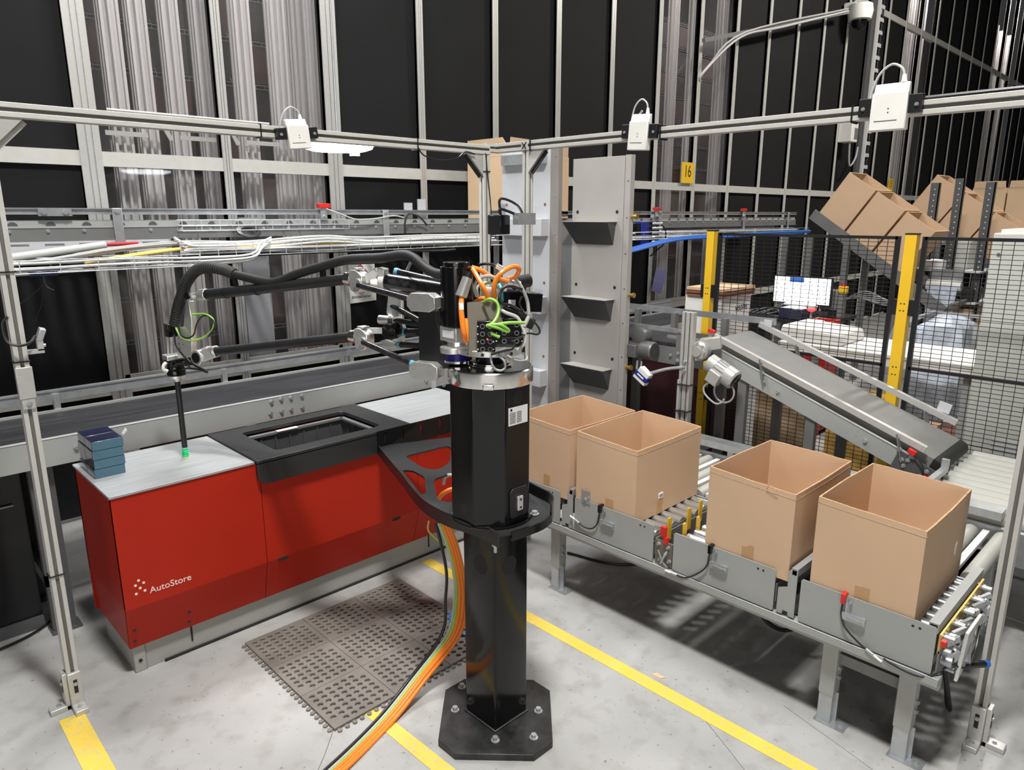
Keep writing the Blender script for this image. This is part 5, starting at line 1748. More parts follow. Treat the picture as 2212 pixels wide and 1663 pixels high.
mb.cyl((CXF + 0.19, 0.49, 0.395), (CXF + 0.30, 0.44, 0.372), 0.013, n=14)
mm = mb.build('drive_cylinder', 'black_satin', t)
MB().cyl((CXF + 0.285, 0.4468, 0.3751), (CXF + 0.303, 0.4386, 0.3714), 0.0135, n=14).build('blue_band', 'blue_cable', mm)
# long drive shafts and cross members below
mb = MB()
for y in (0.66, 1.1, 1.6, 2.1, 2.55):
    mb.box((CXF + 0.03, y, 0.40), (3.82, y + 0.05, 0.445))
mb.build('cross_member', 'grey_mid', t)
mb = MB()
for a, b in ((0.60, 1.03), (1.14, 1.62), (1.73, 2.21), (2.31, 2.64)):
    mb.box((CXF + 0.05, a + 0.05, 0.465), (CXB - 0.04, b - 0.05, 0.470))
mb.box((3.22, 0.62, 0.44), (3.78, 1.5, 0.445))
mb.box((3.22, 1.6, 0.44), (3.78, 2.55, 0.445))
mb.build('drip_tray', 'grey_dark', t)
# legs
def leg(x, y, deep=0.03):
    mb = MB()
    mb.box((x - 0.030, y - 0.030, 0.13), (x + 0.030, y + 0.030, 0.40))
    o = mb.build('leg', 'grey', t, bevel=0.003)
    f = MB()
    f.box((x - 0.026, y - 0.026, 0.006), (x + 0.026, y + 0.026, 0.15))
    f.box((x - 0.04, y - 0.085, 0.0), (x + 0.03, y + 0.035, 0.006))
    f.box((x + 0.0, y - 0.04, 0.006), (x + 0.004, y - 0.026, 0.14))
    bolt(f, (x - 0.005, y - 0.062, 0.006), (0, 0, 1), 0.010, 0.009)
    bolt(f, (x, y - 0.030, 0.21), (0, -1, 0), 0.008, 0.009)
    bolt(f, (x, y - 0.030, 0.25), (0, -1, 0), 0.008, 0.009)
    f.build('foot', 'zinc', o)
for y in (2.375, 0.905, 0.625):
    leg(2.665, y)
for y in (0.65, 1.6, 2.4):
    leg(3.84, y)
mb = MB()
mb.box((2.655, 0.63, 0.275), (2.675, 0.90, 0.32))
mb.box((2.655, 0.64, 0.20), (3.84, 0.66, 0.24))
mb.build('brace', 'grey_mid', t)
# sensors on the front panels
def sensor(y, z, dy, col, lead, lab):
    o = thing('photo_sensor', lab, 'sensor', (CXF, y, z), 'photo sensors on the conveyor side panels')
    mb = MB()
    mb.box((CXF - 0.005, y - 0.012, z), (CXF - 0.001, y - 0.004, z + 0.105))
    mb.box((CXF - 0.012, y - 0.080, z + 0.02), (CXF - 0.001, y + 0.004, z + 0.050))
    mb.bar((CXF - 0.014, y - 0.065, z + 0.035), (CXF - 0.014, y - 0.02, z + 0.038), 0.004, 0.008, (1, 0, 0))
    bolt(mb, (CXF - 0.012, y - 0.068, z + 0.035), (-1, 0, 0), 0.005, 0.004)
    bolt(mb, (CXF - 0.012, y - 0.018, z + 0.035), (-1, 0, 0), 0.005, 0.004)
    mb.cyl((CXF - 0.012, y - 0.022, z + 0.098), (CXF - 0.004, y - 0.022, z + 0.098), 0.006, n=10)
    mb.build('bracket', 'zinc', o)
    mb = MB()
    mb.box((CXF - 0.020, y - 0.004, z + 0.085), (CXF + 0.012, y + 0.012, z + 0.125))
    mb.build('housing', col, o, bevel=0.002)
    MB().tube([(CXF - 0.008, y + 0.006, z + 0.086)] + lead, 0.0035, 8).build('cable', 'cable_black', o)
    p = V(lead[-1])
    q = V(lead[-2])
    d = (p - q).normalized()
    c = MB()
    c.cyl(p - d * 0.004, p + d * 0.028, 0.0065, n=12)
    c.build('plug', 'zinc', o)
    MB().cyl(p + d * 0.028, p + d * 0.06, 0.0055, 0.0045, 10).build('plug_boot', 'white_plastic', o)
    return o
sensor(2.035, 0.487, 0, 'black', [(CXF - 0.010, 2.055, 0.505), (CXF - 0.010, 2.09, 0.468), (CXF - 0.010, 2.14, 0.462), (CXF - 0.010, 2.175, 0.474)], 'black photo sensor on the panel in front of the second carton')
sensor(1.425, 0.487, 0, 'black', [(CXF - 0.010, 1.445, 0.50), (CXF - 0.012, 1.50, 0.44), (CXF - 0.018, 1.55, 0.412), (CXF - 0.018, 1.585, 0.412)], 'black photo sensor on the panel in front of the third carton')
sensor(0.860, 0.487, 0, 'redbit', [(CXF - 0.010, 0.866, 0.52), (CXF - 0.012, 0.845, 0.475), (CXF - 0.014, 0.79, 0.437), (CXF - 0.016, 0.76, 0.425)], 'red photo sensor on the panel in front of the nearest carton')
tag(MB().tube([(CXF - 0.018, 0.70, 0.418), (CXF - 0.020, 0.66, 0.410), (CXF - 0.021, 0.60, 0.405), (CXF - 0.010, 0.56, 0.41), (CXF + 0.02, 0.535, 0.425), (CXF + 0.07, 0.50, 0.46)], 0.004, 8).build('sensor_lead', 'cable_black'), 'black sensor lead along the front beam at the near end of the conveyor', 'cable')
o = thing('zinc_plate', 'small square zinc plate with a screw before the second carton', 'plate', (CXF, 2.14, 0.60))
MB().box((CXF - 0.004, 2.11, 0.588), (CXF - 0.001, 2.165, 0.655)).build('plate', 'zinc', o)
b = MB(); bolt(b, (CXF - 0.004, 2.14, 0.61), (-1, 0, 0), 0.007, 0.006); bolt(b, (CXF - 0.004, 2.12, 0.624), (-1, 0, 0), 0.004, 0.004)
b.build('screw', 'zinc', o)
tag(MB().tube([(2.9, 1.35, 0.39), (2.88, 1.32, 0.22), (2.88, 1.22, 0.17), (2.9, 1.14, 0.22), (2.92, 1.15, 0.33), (2.9, 1.2, 0.37), (2.92, 1.28, 0.30), (2.95, 1.2, 0.22), (2.95, 1.1, 0.28), (2.95, 1.08, 0.39)], 0.010, 8).build('hanging_cable', 'cable_black'), 'black cable loops hanging under the middle of the roller conveyor', 'cable')
tag(MB().tube([(2.93, 0.60, 0.39), (2.92, 0.56, 0.22), (2.94, 0.54, 0.10), (2.98, 0.56, 0.11), (3.0, 0.58, 0.22), (3.02, 0.6, 0.39)], 0.010, 8).build('hanging_cable', 'cable_black'), 'black cable loop hanging under the near end of the roller conveyor', 'cable')
tag(MB().tube([(3.0, 2.6, 0.008), (3.1, 2.3, 0.008), (3.4, 2.0, 0.008), (3.5, 1.2, 0.008)], 0.008, 6).build('hanging_cable', 'cable_black'), 'black cable lying on the floor under the roller conveyor', 'cable')

# ------------------------------------------------------------------ cartons
def carton(label, x0, y0, x1, y1, z0, z1, rims=(0, 0, 0, 0), group='open cartons on the roller conveyor', m='card', tape=None, jit=0.0):
    t = thing('carton', label, 'carton', ((x0 + x1) / 2, (y0 + y1) / 2, z0), group)
    T = 0.006
    cor = [(x0, y0), (x1, y0), (x1, y1), (x0, y1)]
    ins = [(x0 + T, y0 + T), (x1 - T, y0 + T), (x1 - T, y1 - T), (x0 + T, y1 - T)]
    N = 6
    mb = MB()
    top_o = []; top_i = []; bot = []; bi = []
    rnd = random.Random(int(x0 * 1000 + y0 * 777))
    for e in range(4):
        a, b = cor[e], cor[(e + 1) % 4]
        ia, ib = ins[e], ins[(e + 1) % 4]
        for k in range(N):
            s = k / N
            bow = 0.004 * math.sin(math.pi * s)
            nx, ny = (b[1] - a[1]), -(b[0] - a[0])
            L = math.hypot(nx, ny); nx /= L; ny /= L
            zz = z1 + rims[e] * (1 - s) + rims[(e + 1) % 4] * s + (rnd.uniform(-jit, jit) if k else 0)
            top_o.append((a[0] + (b[0] - a[0]) * s + nx * bow, a[1] + (b[1] - a[1]) * s + ny * bow, zz))
            top_i.append((ia[0] + (ib[0] - ia[0]) * s + nx * bow, ia[1] + (ib[1] - ia[1]) * s + ny * bow, zz))
            bot.append((a[0] + (b[0] - a[0]) * s, a[1] + (b[1] - a[1]) * s, z0))
            bi.append((ia[0] + (ib[0] - ia[0]) * s, ia[1] + (ib[1] - ia[1]) * s, z0 + T))
    n = 4 * N
    vs = bot + top_o + top_i + bi
    fs = []
    for i in range(n):
        j = (i + 1) % n
        fs += [(i, j, n + j, n + i), (2 * n + i, 2 * n + j, 3 * n + j, 3 * n + i)]
    fs += [tuple(range(n)), tuple(range(3 * n, 4 * n))]
    mb.add(vs, fs)
    body = mb.build('body', m, t, flat=False)
    rm = MB()
    w = 0.001
    for i in range(n):
        j = (i + 1) % n
        rm.add([V(top_o[i]), V(top_o[j]), V(top_i[j]), V(top_i[i])], [(0, 1, 2, 3)])
    rm.build('rim', 'card_edge', body)
    cr = MB()
    # folded crease just below the rim on the outer faces
    for e in range(4):
        a, b = cor[e], cor[(e + 1) % 4]
        nx, ny = (b[1] - a[1]), -(b[0] - a[0])
        L = math.hypot(nx, ny); nx /= L; ny /= L
        za = z1 + rims[e] - 0.022; zb = z1 + rims[(e + 1) % 4] - 0.022
        P = []
        for k in range(7):
            s = k / 6
            bow = 0.0036 * math.sin(math.pi * s)
            P.append((a[0] + (b[0] - a[0]) * s + nx * bow, a[1] + (b[1] - a[1]) * s + ny * bow, za + (zb - za) * s))
        cr.tube(P, 0.0011, 4, 0)
    cr.build('crease', 'card_edge', body)
    if tape:
        yt, w_, h_ = tape
        MB().box((x0 - 0.0009, yt - w_ / 2, z0), (x0, yt + w_ / 2, z0 + h_)).build('tape_strip', 'tape', t)
    return t
BZ0 = RZ + 0.0006
t1 = carton('open brown carton farthest along the roller conveyor, right beside the black pedestal', 2.612, 2.264, 3.165, 2.648, BZ0, 0.946, (-0.007, -0.008, 0.011, 0.011), tape=(2.42, 0.045, 0.10), jit=0.001)
t2 = carton('open brown carton second from the pedestal, with a small white sticker on its side', 2.612, 1.846, 3.165, 2.215, BZ0, 0.942, (-0.013, -0.007, 0.008, 0.007), tape=(2.00, 0.05, 0.085), jit=0.001)
MB().box((2.80, 1.8400, 0.642), (2.835, 1.8445, 0.668)).build('sticker', 'paper', t2)
MB().box((2.79, 1.8410, BZ0), (2.83, 1.8462, 0.635)).build('tape_strip', 'tape', t2)
mb = MB()
for k in range(4):
    mb.box((2.804 + 0.007 * k, 1.8393, 0.648), (2.808 + 0.007 * k, 1.8401, 0.662))
mb.build('print', 'grey_mid', t2)
t3 = carton('open brown carton third from the pedestal, between the yellow stops and the nearest carton', 2.612, 1.090, 3.165, 1.470, BZ0, 0.945, (-0.010, -0.006, 0.005, 0.010), tape=(1.27, 0.055, 0.10), jit=0.0015)
t4 = carton('open brown carton nearest the camera, at the near end of the roller conveyor', 2.612, 0.627, 3.165, 1.004, BZ0, 0.945, (-0.010, -0.008, 0.007, 0.010), tape=(0.81, 0.055, 0.09), jit=0.002)
mb = MB()
mb.prism([(3.03, 0.6235, 0.74), (3.05, 0.6235, 0.752), (3.052, 0.6235, 0.715), (3.036, 0.6235, 0.70)], (0, 0.0030, 0))
mb.build('torn_patch', 'strip', t4)
MB().tube([(2.606, 1.21, 0.925), (2.596, 1.19, 0.952), (2.600, 1.16, 0.930)], 0.0012, 5).build('loose_strap', 'card_edge', t3)

# small litter on the floor
p = (2.406, 1.538, 0)
tag(MB().prism([(p[0] - 0.012, p[1] + 0.028, 0.0005), (p[0] + 0.012, p[1] + 0.02, 0.0005), (p[0] + 0.012, p[1] - 0.03, 0.0005), (p[0] - 0.006, p[1] - 0.02, 0.0005)], (0.002, 0, 0.003)).build('paper_scrap', 'card_light'), 'scrap of paper on the floor between the yellow line and the conveyor', 'scrap')

# ------------------------------------------------------------------ overhead roller conveyor along the partition
OX0, OX1, OY0, OY1 = 0.1, 9.75, 4.45, 4.98
t = thing('overhead_conveyor', 'long overhead roller conveyor with zinc guide rail running along the back partition', 'conveyor', (OX0, OY0, 1.86))
mb = MB()
mb.box((OX0, OY0, 1.870), (OX1, OY0 + 0.004, 1.932))
mb.box((OX0, OY1, 1.870), (OX1, OY1 + 0.004, 1.932))
mb.box((OX0, OY0 - 0.012, 1.866), (OX1, OY0 + 0.03, 1.872))
mb.build('side_frame', 'grey_mid', t)
mb = MB()
mb.box((OX0, OY0 - 0.004, 1.932), (OX1, OY0 + 0.020, 1.938))
mb.box((OX0, OY0 + 0.016, 1.938), (OX1, OY0 + 0.022, 1.972))
mb.box((OX0, OY1 - 0.016, 1.932), (OX1, OY1 + 0.006, 1.968))
mb.build('roller_channel', 'grey', t)
k = 0
x = OX0 + 0.06
while x < OX1 - 0.05 and k < 96:
    MB().cyl((x, OY0 + 0.024, 1.945), (x, OY1 - 0.02, 1.945), 0.025, n=14).build('roller', 'zinc_roller', t)
    x += 0.101
    k += 1
b = MB()
x = OX0 + 0.14
while x < OX1:
    b.cyl((x, OY0, 1.916), (x, OY0 - 0.004, 1.916), 0.011, n=12)
    b.cyl((x, OY0 - 0.004, 1.916), (x, OY0 - 0.010, 1.916), 0.007, n=6)
    x += 0.17
b.build('bolt', 'zinc', t)
b = MB()
x = OX0 + 0.16
while x < OX1 - 0.1:
    b.prism([(p.x, OY0 + 0.0155, p.z) for p in arc((x, 0, 1.940), 0.024, R(10), R(170), 8, (1, 0, 0), (0, 0, 1))], (0, -0.0012, 0))
    x += 0.17
b.build('hole', 'grey_dark', t)
mb = MB()
for y, f in ((OY0 - 0.010, 1), (OY1 + 0.01, -1)):
    mb.box((OX0, y, 2.030), (OX1, y + 0.03, 2.036))
    mb.box((OX0, y, 2.002), (OX1, y + 0.03, 2.008))
    mb.box((OX0, y + 0.012 * (1 if f > 0 else 1), 2.008), (OX1, y + 0.018, 2.030))
mb.build('guide_rail', 'zinc', t)
pl = MB()
pl.box((0.885, OY0 - 0.016, 1.994), (1.04, OY0 - 0.010, 2.034))
for xx in (0.91, 1.01):
    bolt(pl, (xx, OY0 - 0.016, 2.014), (0, -1, 0), 0.014, 0.008)
pl.build('rail_joint', 'zinc', t)
for xx in (1.27, 3.05, 6.51, 8.3, 9.5):
    mb = MB()
    mb.box((xx - 0.035, OY0 - 0.020, 1.80), (xx + 0.015, OY0 - 0.012, 2.036))
    o = mb.build('rail_post', 'zinc', t, bevel=0.002)
    b = MB()
    bolt(b, (xx - 0.01, OY0 - 0.020, 2.018), (0, -1, 0), 0.011, 0.006)
    bolt(b, (xx - 0.01, OY0 - 0.020, 1.83), (0, -1, 0), 0.010, 0.006)
    b.cyl((xx - 0.01, OY0 - 0.0208, 1.92), (xx - 0.01, OY0 - 0.019, 1.92), 0.007, n=10)
    b.build('bolt', 'zinc', o)
mb = MB()
mb.box((0.2, OY0 - 0.010, 1.80), (1.52, OY0 - 0.004, 1.866))
o = mb.build('slotted_plate', 'grey_light', t)
mb = MB()
for k in range(8):
    x = 0.30 + 0.16 * k
    mb.box((x - 0.045, OY0 - 0.0108, 1.842), (x + 0.045, OY0 - 0.009, 1.852))
mb.build('slot', 'grey_mid', o)
mb = MB()
for k, x in enumerate(MX[0:12]):
    if x < OX1 - 0.2:
        mb.box((x - 0.02, OY0 + 0.02, 1.82), (x + 0.02, YW - 0.02, 1.866))
mb.build('wall_bracket', 'grey_mid', t)

# sensors on its rail
def rail_sensor(px, label, red=True):
    x = px
    o = thing('rail_sensor', label, 'sensor', (x, OY0, 2.03), 'sensors on the overhead conveyor rail')
    mb = MB(); mb.box((x - 0.035, OY0 - 0.045, 2.045), (x + 0.05, OY0 + 0.0, 2.075))
    mb.build('housing', 'redbit', o, bevel=0.003)
    mb = MB(); mb.box((x - 0.015, OY0 - 0.03, 1.975), (x + 0.03, OY0 - 0.021, 2.045))
    mb.cyl((x + 0.01, OY0 - 0.03, 1.99), (x + 0.01, OY0 - 0.045, 1.99), 0.012, n=10)
    mb.build('bracket', 'zinc', o)
    return o
o = rail_sensor((2.526, 4.43, 2.037)[0], 'small orange-red sensor on the overhead rail, left of the frame corner')
rail_sensor((6.411, 4.43, 2.01)[0], 'small red sensor on the overhead rail just right of the grey towers')
rail_sensor((8.244, 4.43, 2.012)[0], 'small red sensor on the overhead rail above the cardboard sheets')
tag(MB().tube([(2.54, 4.4, 2.04), (2.632, 4.38, 2.007), (2.752, 4.4, 1.972), (2.845, 4.4, 1.969), (2.955, 4.42, 1.975), (3.096, 4.42, 1.994), (3.186, 4.42, 1.981)], 0.006, 6).build('sensor_cable', 'cable_grey'), 'grey sensor cable trailing over the overhead conveyor rollers', 'cable')
tag(MB().tube([(3.165, 4.38, 1.865), (3.168, 4.38, 1.948), (3.2, 4.38, 2.004), (3.263, 4.38, 2.004), (3.341, 4.4, 1.967), (3.398, 4.42, 1.925)], 0.007, 6).build('looped_cable', 'cable_black'), 'black cable looping up from the tray in front of the overhead rollers', 'cable')
for k, (px, lab) in enumerate(((881, 'small grey reflector on the far rail, left one of the pair above the tray'), (909, 'small grey reflector on the far rail, right one of the pair above the tray'))):
    a = (3.633, 5.02, 1.978)
    q = ((3.674, 5.03, 2.099), (3.815, 5.03, 2.131))[k]
    tag(MB().box((q[0] - 0.04, OY1 + 0.042, 1.94), (q[0] + 0.04, OY1 + 0.055, q[2])).build('reflector', 'grey_light'), lab, 'reflector', 'reflectors on the far conveyor rail')

# ------------------------------------------------------------------ wire cable trays
def tray(name, label, x0, x1, y0, y1, z0, h, step=0.105):
    t = thing(name, label, 'cable tray', (x0, y0, z0))
    r = 0.0024
    mb = MB()
    for y, z in ((y0, z0 + h), (y0, z0 + h * 0.45), (y0, z0), ((y0 + y1) / 2, z0), (y1, z0), (y1, z0 + h * 0.5), (y1, z0 + h)):
        mb.tube([(x0, y, z), (x1, y, z)], r, 5, 0)
    mb.build('long_wire', 'zinc', t)
    mb = MB()
    n = int((x1 - x0) / step)
    for k in range(n + 1):
        x = x0 + (x1 - x0) * k / n
        mb.tube([(x, y0, z0 + h), (x, y0, z0), (x, y1, z0), (x, y1, z0 + h)], r, 5, 0)
    mb.build('cross_wire', 'zinc', t)
    return t
tA = tray('wire_cable_tray', 'lower wire cable tray at the left, below the overhead conveyor', 0.2, (1.558, 4.1, 1.759)[0], 4.10, 4.30, (1.017, 4.1, 1.724)[2], 0.062, 0.16)
tB = tray('wire_cable_tray', 'upper wire cable tray full of white cables behind the robot', (1.502, 4.22, 1.808)[0], (4.049, 4.22, 1.724)[0], 4.22, 4.42, (2.401, 4.22, 1.766)[2], 0.075)
tC = tray('wire_cable_tray', 'raised wire tray section under the overhead rollers, above the white cables', (1.576, 4.36, 1.906)[0], (2.685, 4.36, 1.889)[0], 4.36, 4.44, (2.162, 4.36, 1.909)[2], 0.062)
tD = tray('wire_cable_tray', 'wire cable tray with blue cables right of the grey towers', 4.75, 9.6, 4.20, 4.40, 1.765, 0.07, 0.14)
rnd = random.Random(11)
def run(pts, n, r, m, label, group, spread=0.03, name='tray_cable'):
    for k in range(n):
        dy, dz = rnd.uniform(-spread, spread), rnd.uniform(-spread * 0.5, spread * 0.5)
        Q = [V(p) + V(0, dy + rnd.uniform(-0.012, 0.012), dz + rnd.uniform(-0.006, 0.006)) for p in pts]
        tag(MB().tube(Q, r, 7, 5).build(name, m), label, 'cable', group)
zB = (2.401, 4.22, 1.766)[2]
xs = [(1.523, 4.3, 1.856)[0], (1.613, 4.3, 1.854)[0], (2.005, 4.3, 1.845)[0], (2.451, 4.3, 1.834)[0], (2.81, 4.3, 1.825)[0], (3.337, 4.3, 1.812)[0], (3.945, 4.3, 1.798)[0]]
run([(xs[0], 4.31, zB + 0.08)] + [(x, 4.31, zB + 0.055 + 0.02 * (i == 2)) for i, x in enumerate(xs[1:])], 7, 0.0075, 'cable_white', 'white cable lying along the upper wire tray behind the robot', 'white cables in the upper tray', 0.055)
run([(x, 4.27, zB + 0.03) for x in xs], 3, 0.008, 'cable_grey', 'grey cable lying along the upper wire tray behind the robot', 'grey cables in the upper tray', 0.04)
run([(xs[0] - 0.5, 4.26, zB - 0.02), (xs[0] - 0.1, 4.27, zB + 0.03)] + [(x, 4.27, zB + 0.04) for x in xs[1:5]], 2, 0.009, 'cable_yellow', 'yellowish cable running from the lower tray into the upper tray', 'yellow cables in the trays', 0.02)
run([(x, 4.30, zB + 0.012) for x in xs[:5]] + [(xs[5], 4.28, zB - 0.005), (xs[5] + 0.2, 4.27, zB - 0.008)], 4, 0.010, 'cable_black', 'black cable lying at the bottom of the upper wire tray', 'black cables in the upper tray', 0.04)
zA = (1.017, 4.1, 1.724)[2]
run([(0.2, 4.2, zA + 0.02), (0.7, 4.2, zA + 0.02), (1.2, 4.2, zA + 0.025), (1.6, 4.2, zA + 0.02), (1.88, 4.2, zA + 0.03), (1.97, 4.24, zA + 0.085), (2.06, 4.28, zB + 0.085)], 4, 0.0065, 'cable_white', 'white cable lying in the lower left wire tray and rising to the upper one', 'white cables in the lower tray', 0.05)
run([(0.2, 4.24, zA + 0.03), (0.8, 4.26, zA + 0.05), (1.2, 4.30, zA + 0.10), (1.6, 4.36, zA + 0.125), (2.1, 4.38, zB + 0.06)], 4, 0.0065, 'cable_grey', 'grey cable sloping up from the lower left tray past the zinc post', 'grey cables above the lower tray', 0.03)
o = thing('conduit_end', 'cut white conduit with a red cable end poking out, above the lower tray', 'conduit', (0.9, 4.34, zA + 0.07))
MB().cyl((0.35, 4.24, zA + 0.03), (1.16, 4.36, zA + 0.118), 0.020, n=14).build('conduit', 'cable_white', o)
MB().cyl((1.15, 4.36, zA + 0.118), (1.33, 4.375, zA + 0.122), 0.010, n=10).build('red_core', 'ink_red', o)
cl = MB()
mb = MB()
for k in range(4):
    mb.tube(arc((1.988, 4.4, 1.899), 0.055 + 0.006 * k, 0, 2 * math.pi, 22, (1, 0, 0), (0, 0.5, 0.45)), 0.006, 6, 0)
tag(mb.build('cable_coil', 'cable_black'), 'coil of black cable lying in the raised wire tray', 'cable')
run([(4.6, 4.15, 1.62), (4.95, 4.16, 1.62), (5.6, 4.17, 1.66), (6.4, 4.18, 1.755), (7.3, 4.19, 1.77), (8.4, 4.19, 1.775), (9.6, 4.2, 1.785)], 4, 0.014, 'blue_cable', 'blue cable running along the wire tray right of the grey towers', 'blue cables right of the towers', 0.022)
run([(4.7, 4.3, 1.80), (5.9, 4.3, 1.80), (7.0, 4.3, 1.80), (9.5, 4.3, 1.80)], 3, 0.009, 'cable_white', 'white cable in the wire tray right of the grey towers', 'white cables right of the towers', 0.04)
c = V((6.118, 4.3, 1.814))
o = thing('valve_terminal', 'dark blue valve block with two columns of plugs hanging by the right cable tray', 'valve block', c)
MB().box(c + V(-0.16, -0.02, -0.10), c + V(-0.03, 0.06, 0.12)).build('body', 'blue', o, bevel=0.004)
MB().box(c + V(-0.22, -0.01, -0.08), c + V(-0.16, 0.06, 0.10)).build('end_cap', 'black', o)
mb = MB()
for i in range(3):
    for j in range(5):
        p = c + V(0.0 + 0.06 * i, -0.04, -0.08 + 0.045 * j)
        mb.cyl(p, p + V(0.012, -0.03, 0.004), 0.014, n=10)
mb.build('plug', 'zinc', o)
mb = MB()
mb.box(c + V(-0.03, -0.01, -0.11), c + V(0.16, 0.06, 0.12))
mb.build('manifold', 'black', o)
MB().tube([c + V(0.14, -0.04, 0.1), c + V(0.22, -0.05, 0.02), c + V(0.2, -0.05, -0.1), c + V(0.1, -0.04, -0.16), c + V(0.0, -0.03, -0.22)], 0.008, 6).build('cable', 'cable_black', o)
o = thing('webcam', 'small dark camera with trailing wires hung below the lower left tray', 'camera', (0.8043, 4.12, 1.718))
c = V((0.8049, 4.12, 1.722))
mb = MB()
mb.box(c + V(-0.06, -0.02, -0.012), c + V(0.06, 0.02, 0.012))
mb.build('housing', 'box_navy', o, bevel=0.003)
mb = MB()
mb.cyl(c + V(0, 0, -0.012), c + V(0, 0, -0.05), 0.010, 0.007, 10)
mb.tube([c + V(0, 0, -0.045), c + V(0.01, 0, -0.07), c + V(0.035, 0, -0.085)], 0.004, 6)
mb.tube([c + V(-0.005, 0, -0.055), c + V(-0.07, 0, -0.11), c + V(-0.13, 0, -0.15)], 0.0014, 4)
mb.tube([c + V(-0.002, 0, -0.06), c + V(-0.03, 0, -0.16), c + V(-0.065, 0, -0.23)], 0.0014, 4)
mb.build('lead', 'cable_black', o)

# tall carton riding on the overhead conveyor
kx0, kx1, ky0, ky1 = 4.29, (5.049, 4.452, 2.263)[0], 4.452, 4.97
kz = (4.316, 4.452, 2.502)[2]
o = carton('tall cardboard carton with raised flaps standing on the overhead conveyor behind the grey towers', kx0, ky0, kx1, ky1, 1.9702, kz, group='tall carton on the overhead conveyor', m='card_light')
mb = MB()
fh = (4.316, 4.452, 2.627)[2] - kz
mb.prism([(kx0, ky0 + 0.008, kz), (kx0, ky1 - 0.008, kz), (kx0 - 0.015, ky1 - 0.02, kz + fh), (kx0 - 0.015, ky0 + 0.06, kz + fh), (kx0 - 0.01, ky0 + 0.02, kz + fh * 0.6)], (0.006, 0, 0))
mb.build('flap', 'card_light', o)
mb = MB()
mb.prism([(kx0 + 0.01, ky0, kz), (kx1 - 0.01, ky0, kz), (kx1 - 0.02, ky0 - 0.012, kz + fh * 0.85), (kx0 + 0.02, ky0 - 0.012, kz + fh)], (0, 0.006, 0))
mb.build('flap', 'card_light', o)
mb = MB()
mb.prism([(kx0 + 0.01, ky1, kz), (kx1 - 0.01, ky1, kz), (kx1 - 0.02, ky1 + 0.012, kz + fh), (kx0 + 0.02, ky1 + 0.012, kz + fh)], (0, -0.006, 0))
mb.build('flap', 'card_light', o)

# ------------------------------------------------------------------ grey towers
TX = 3.46
t = thing('tray_tower', 'tall light-grey steel tower with three projecting trays, directly right of the robot', 'tower', (TX, 3.4, 0))
y0, y1 = (3.46, 3.204, 1.954)[1], (3.46, 3.652, 1.951)[1]
zt = 2.42
mb = MB()
mb.box((TX, y0, 0), (TX + 0.03, y1, zt))
mb.box((TX + 0.03, y0 + 0.02, 0), (TX + 0.06, y1, zt - 0.01))
mb.build('face', 'grey_light', t, bevel=0.002)
mb = MB()
mb.box((TX - 0.004, y0 - 0.075, 0), (TX + 0.03, y0 - 0.003, zt - 0.01))
o = mb.build('side_flange', 'flange', t)
b = MB()
for k in range(10):
    b.cyl((TX - 0.006, y0 - 0.045, 0.2 + 0.24 * k), (TX - 0.003, y0 - 0.045, 0.2 + 0.24 * k), 0.006, n=10)
b.build('rivet', 'zinc', o)
mb = MB()
for (zz, h) in (((3.4, 3.154, 2.026)[2], 0.0), ((3.4, 3.145, 1.522)[2], 0.0), ((3.4, 3.137, 1.026)[2], 0.0)):
    zb = zz - 0.16
    mb = MB()
    mb.box((TX - 0.07, y0 + 0.012, zb), (TX, y1 - 0.012, zz - 0.05))
    tr = mb.build('tray', 'grey_light', t, bevel=0.002)
    mb = MB()
    mb.box((TX - 0.074, y0 + 0.085, zz - 0.055), (TX - 0.070, y0 + 0.155, zz + 0.045))
    mb.box((TX - 0.074, y1 - 0.11, zz - 0.055), (TX - 0.070, y1 - 0.05, zz + 0.045))
    bolt(mb, (TX - 0.074, y0 + 0.11, zz - 0.02), (-1, 0, 0), 0.012, 0.008)
    bolt(mb, (TX - 0.070, y0 + 0.10, zb + 0.055), (-1, 0, 0), 0.009, 0.005)
    bolt(mb, (TX - 0.070, y0 + 0.10, zb + 0.02), (-1, 0, 0), 0.009, 0.005)
    mb.build('clip_plate', 'zinc', tr)
    mb = MB()
    for y in (y0 + 0.045, y1 - 0.045):
        mb.cyl((TX - 0.0015, y, zz + 0.04), (TX + 0.001, y, zz + 0.04), 0.010, n=12)
    mb.build('hole', 'card_red', tr)
mb = MB()
mb.box((TX - 0.03, y0 + 0.03, zt - 0.10), (TX, y1 - 0.02, zt - 0.035))
mb.build('top_plate', 'zinc', t)

TX2 = 4.0
t = thing('chute_tower', 'tall warm-grey steel tower with slanted chute lips coloured dark below for shade, right of the tray tower', 'tower', (TX2, 3.25, 0))
ya, yb = (4, 3.031, 1.952)[1], (4, 3.485, 1.948)[1]
zt = 2.385
mb = MB()
mb.box((TX2, ya, 0), (TX2 + 0.015, yb, zt))
face = mb.build('face', 'grey_warm', t, bevel=0.002)
mb = MB()
mb.box((TX2 + 0.005, ya - 0.05, 0), (TX2 + 0.05, ya - 0.003, zt + 0.005))
sf = mb.build('side_flange', 'grey_warm', t)
mb = MB()
for k in range(9):
    mb.cyl((TX2 + 0.0045, ya - 0.03, 0.3 + 0.24 * k), (TX2 + 0.006, ya - 0.03, 0.3 + 0.24 * k), 0.005, n=10)
mb.build('rivet', 'ink', sf)
mb = MB()
for z in (1.99, 1.46, 0.95):
    mb.cyl((TX2 + 0.03, ya - 0.05, z), (TX2 + 0.03, ya - 0.085, z), 0.012, n=10)
    mb.cyl((TX2 + 0.03, ya - 0.085, z), (TX2 + 0.03, ya - 0.10, z), 0.018, n=8)
mb.build('wing_screw', 'brass', sf)
mb = MB()
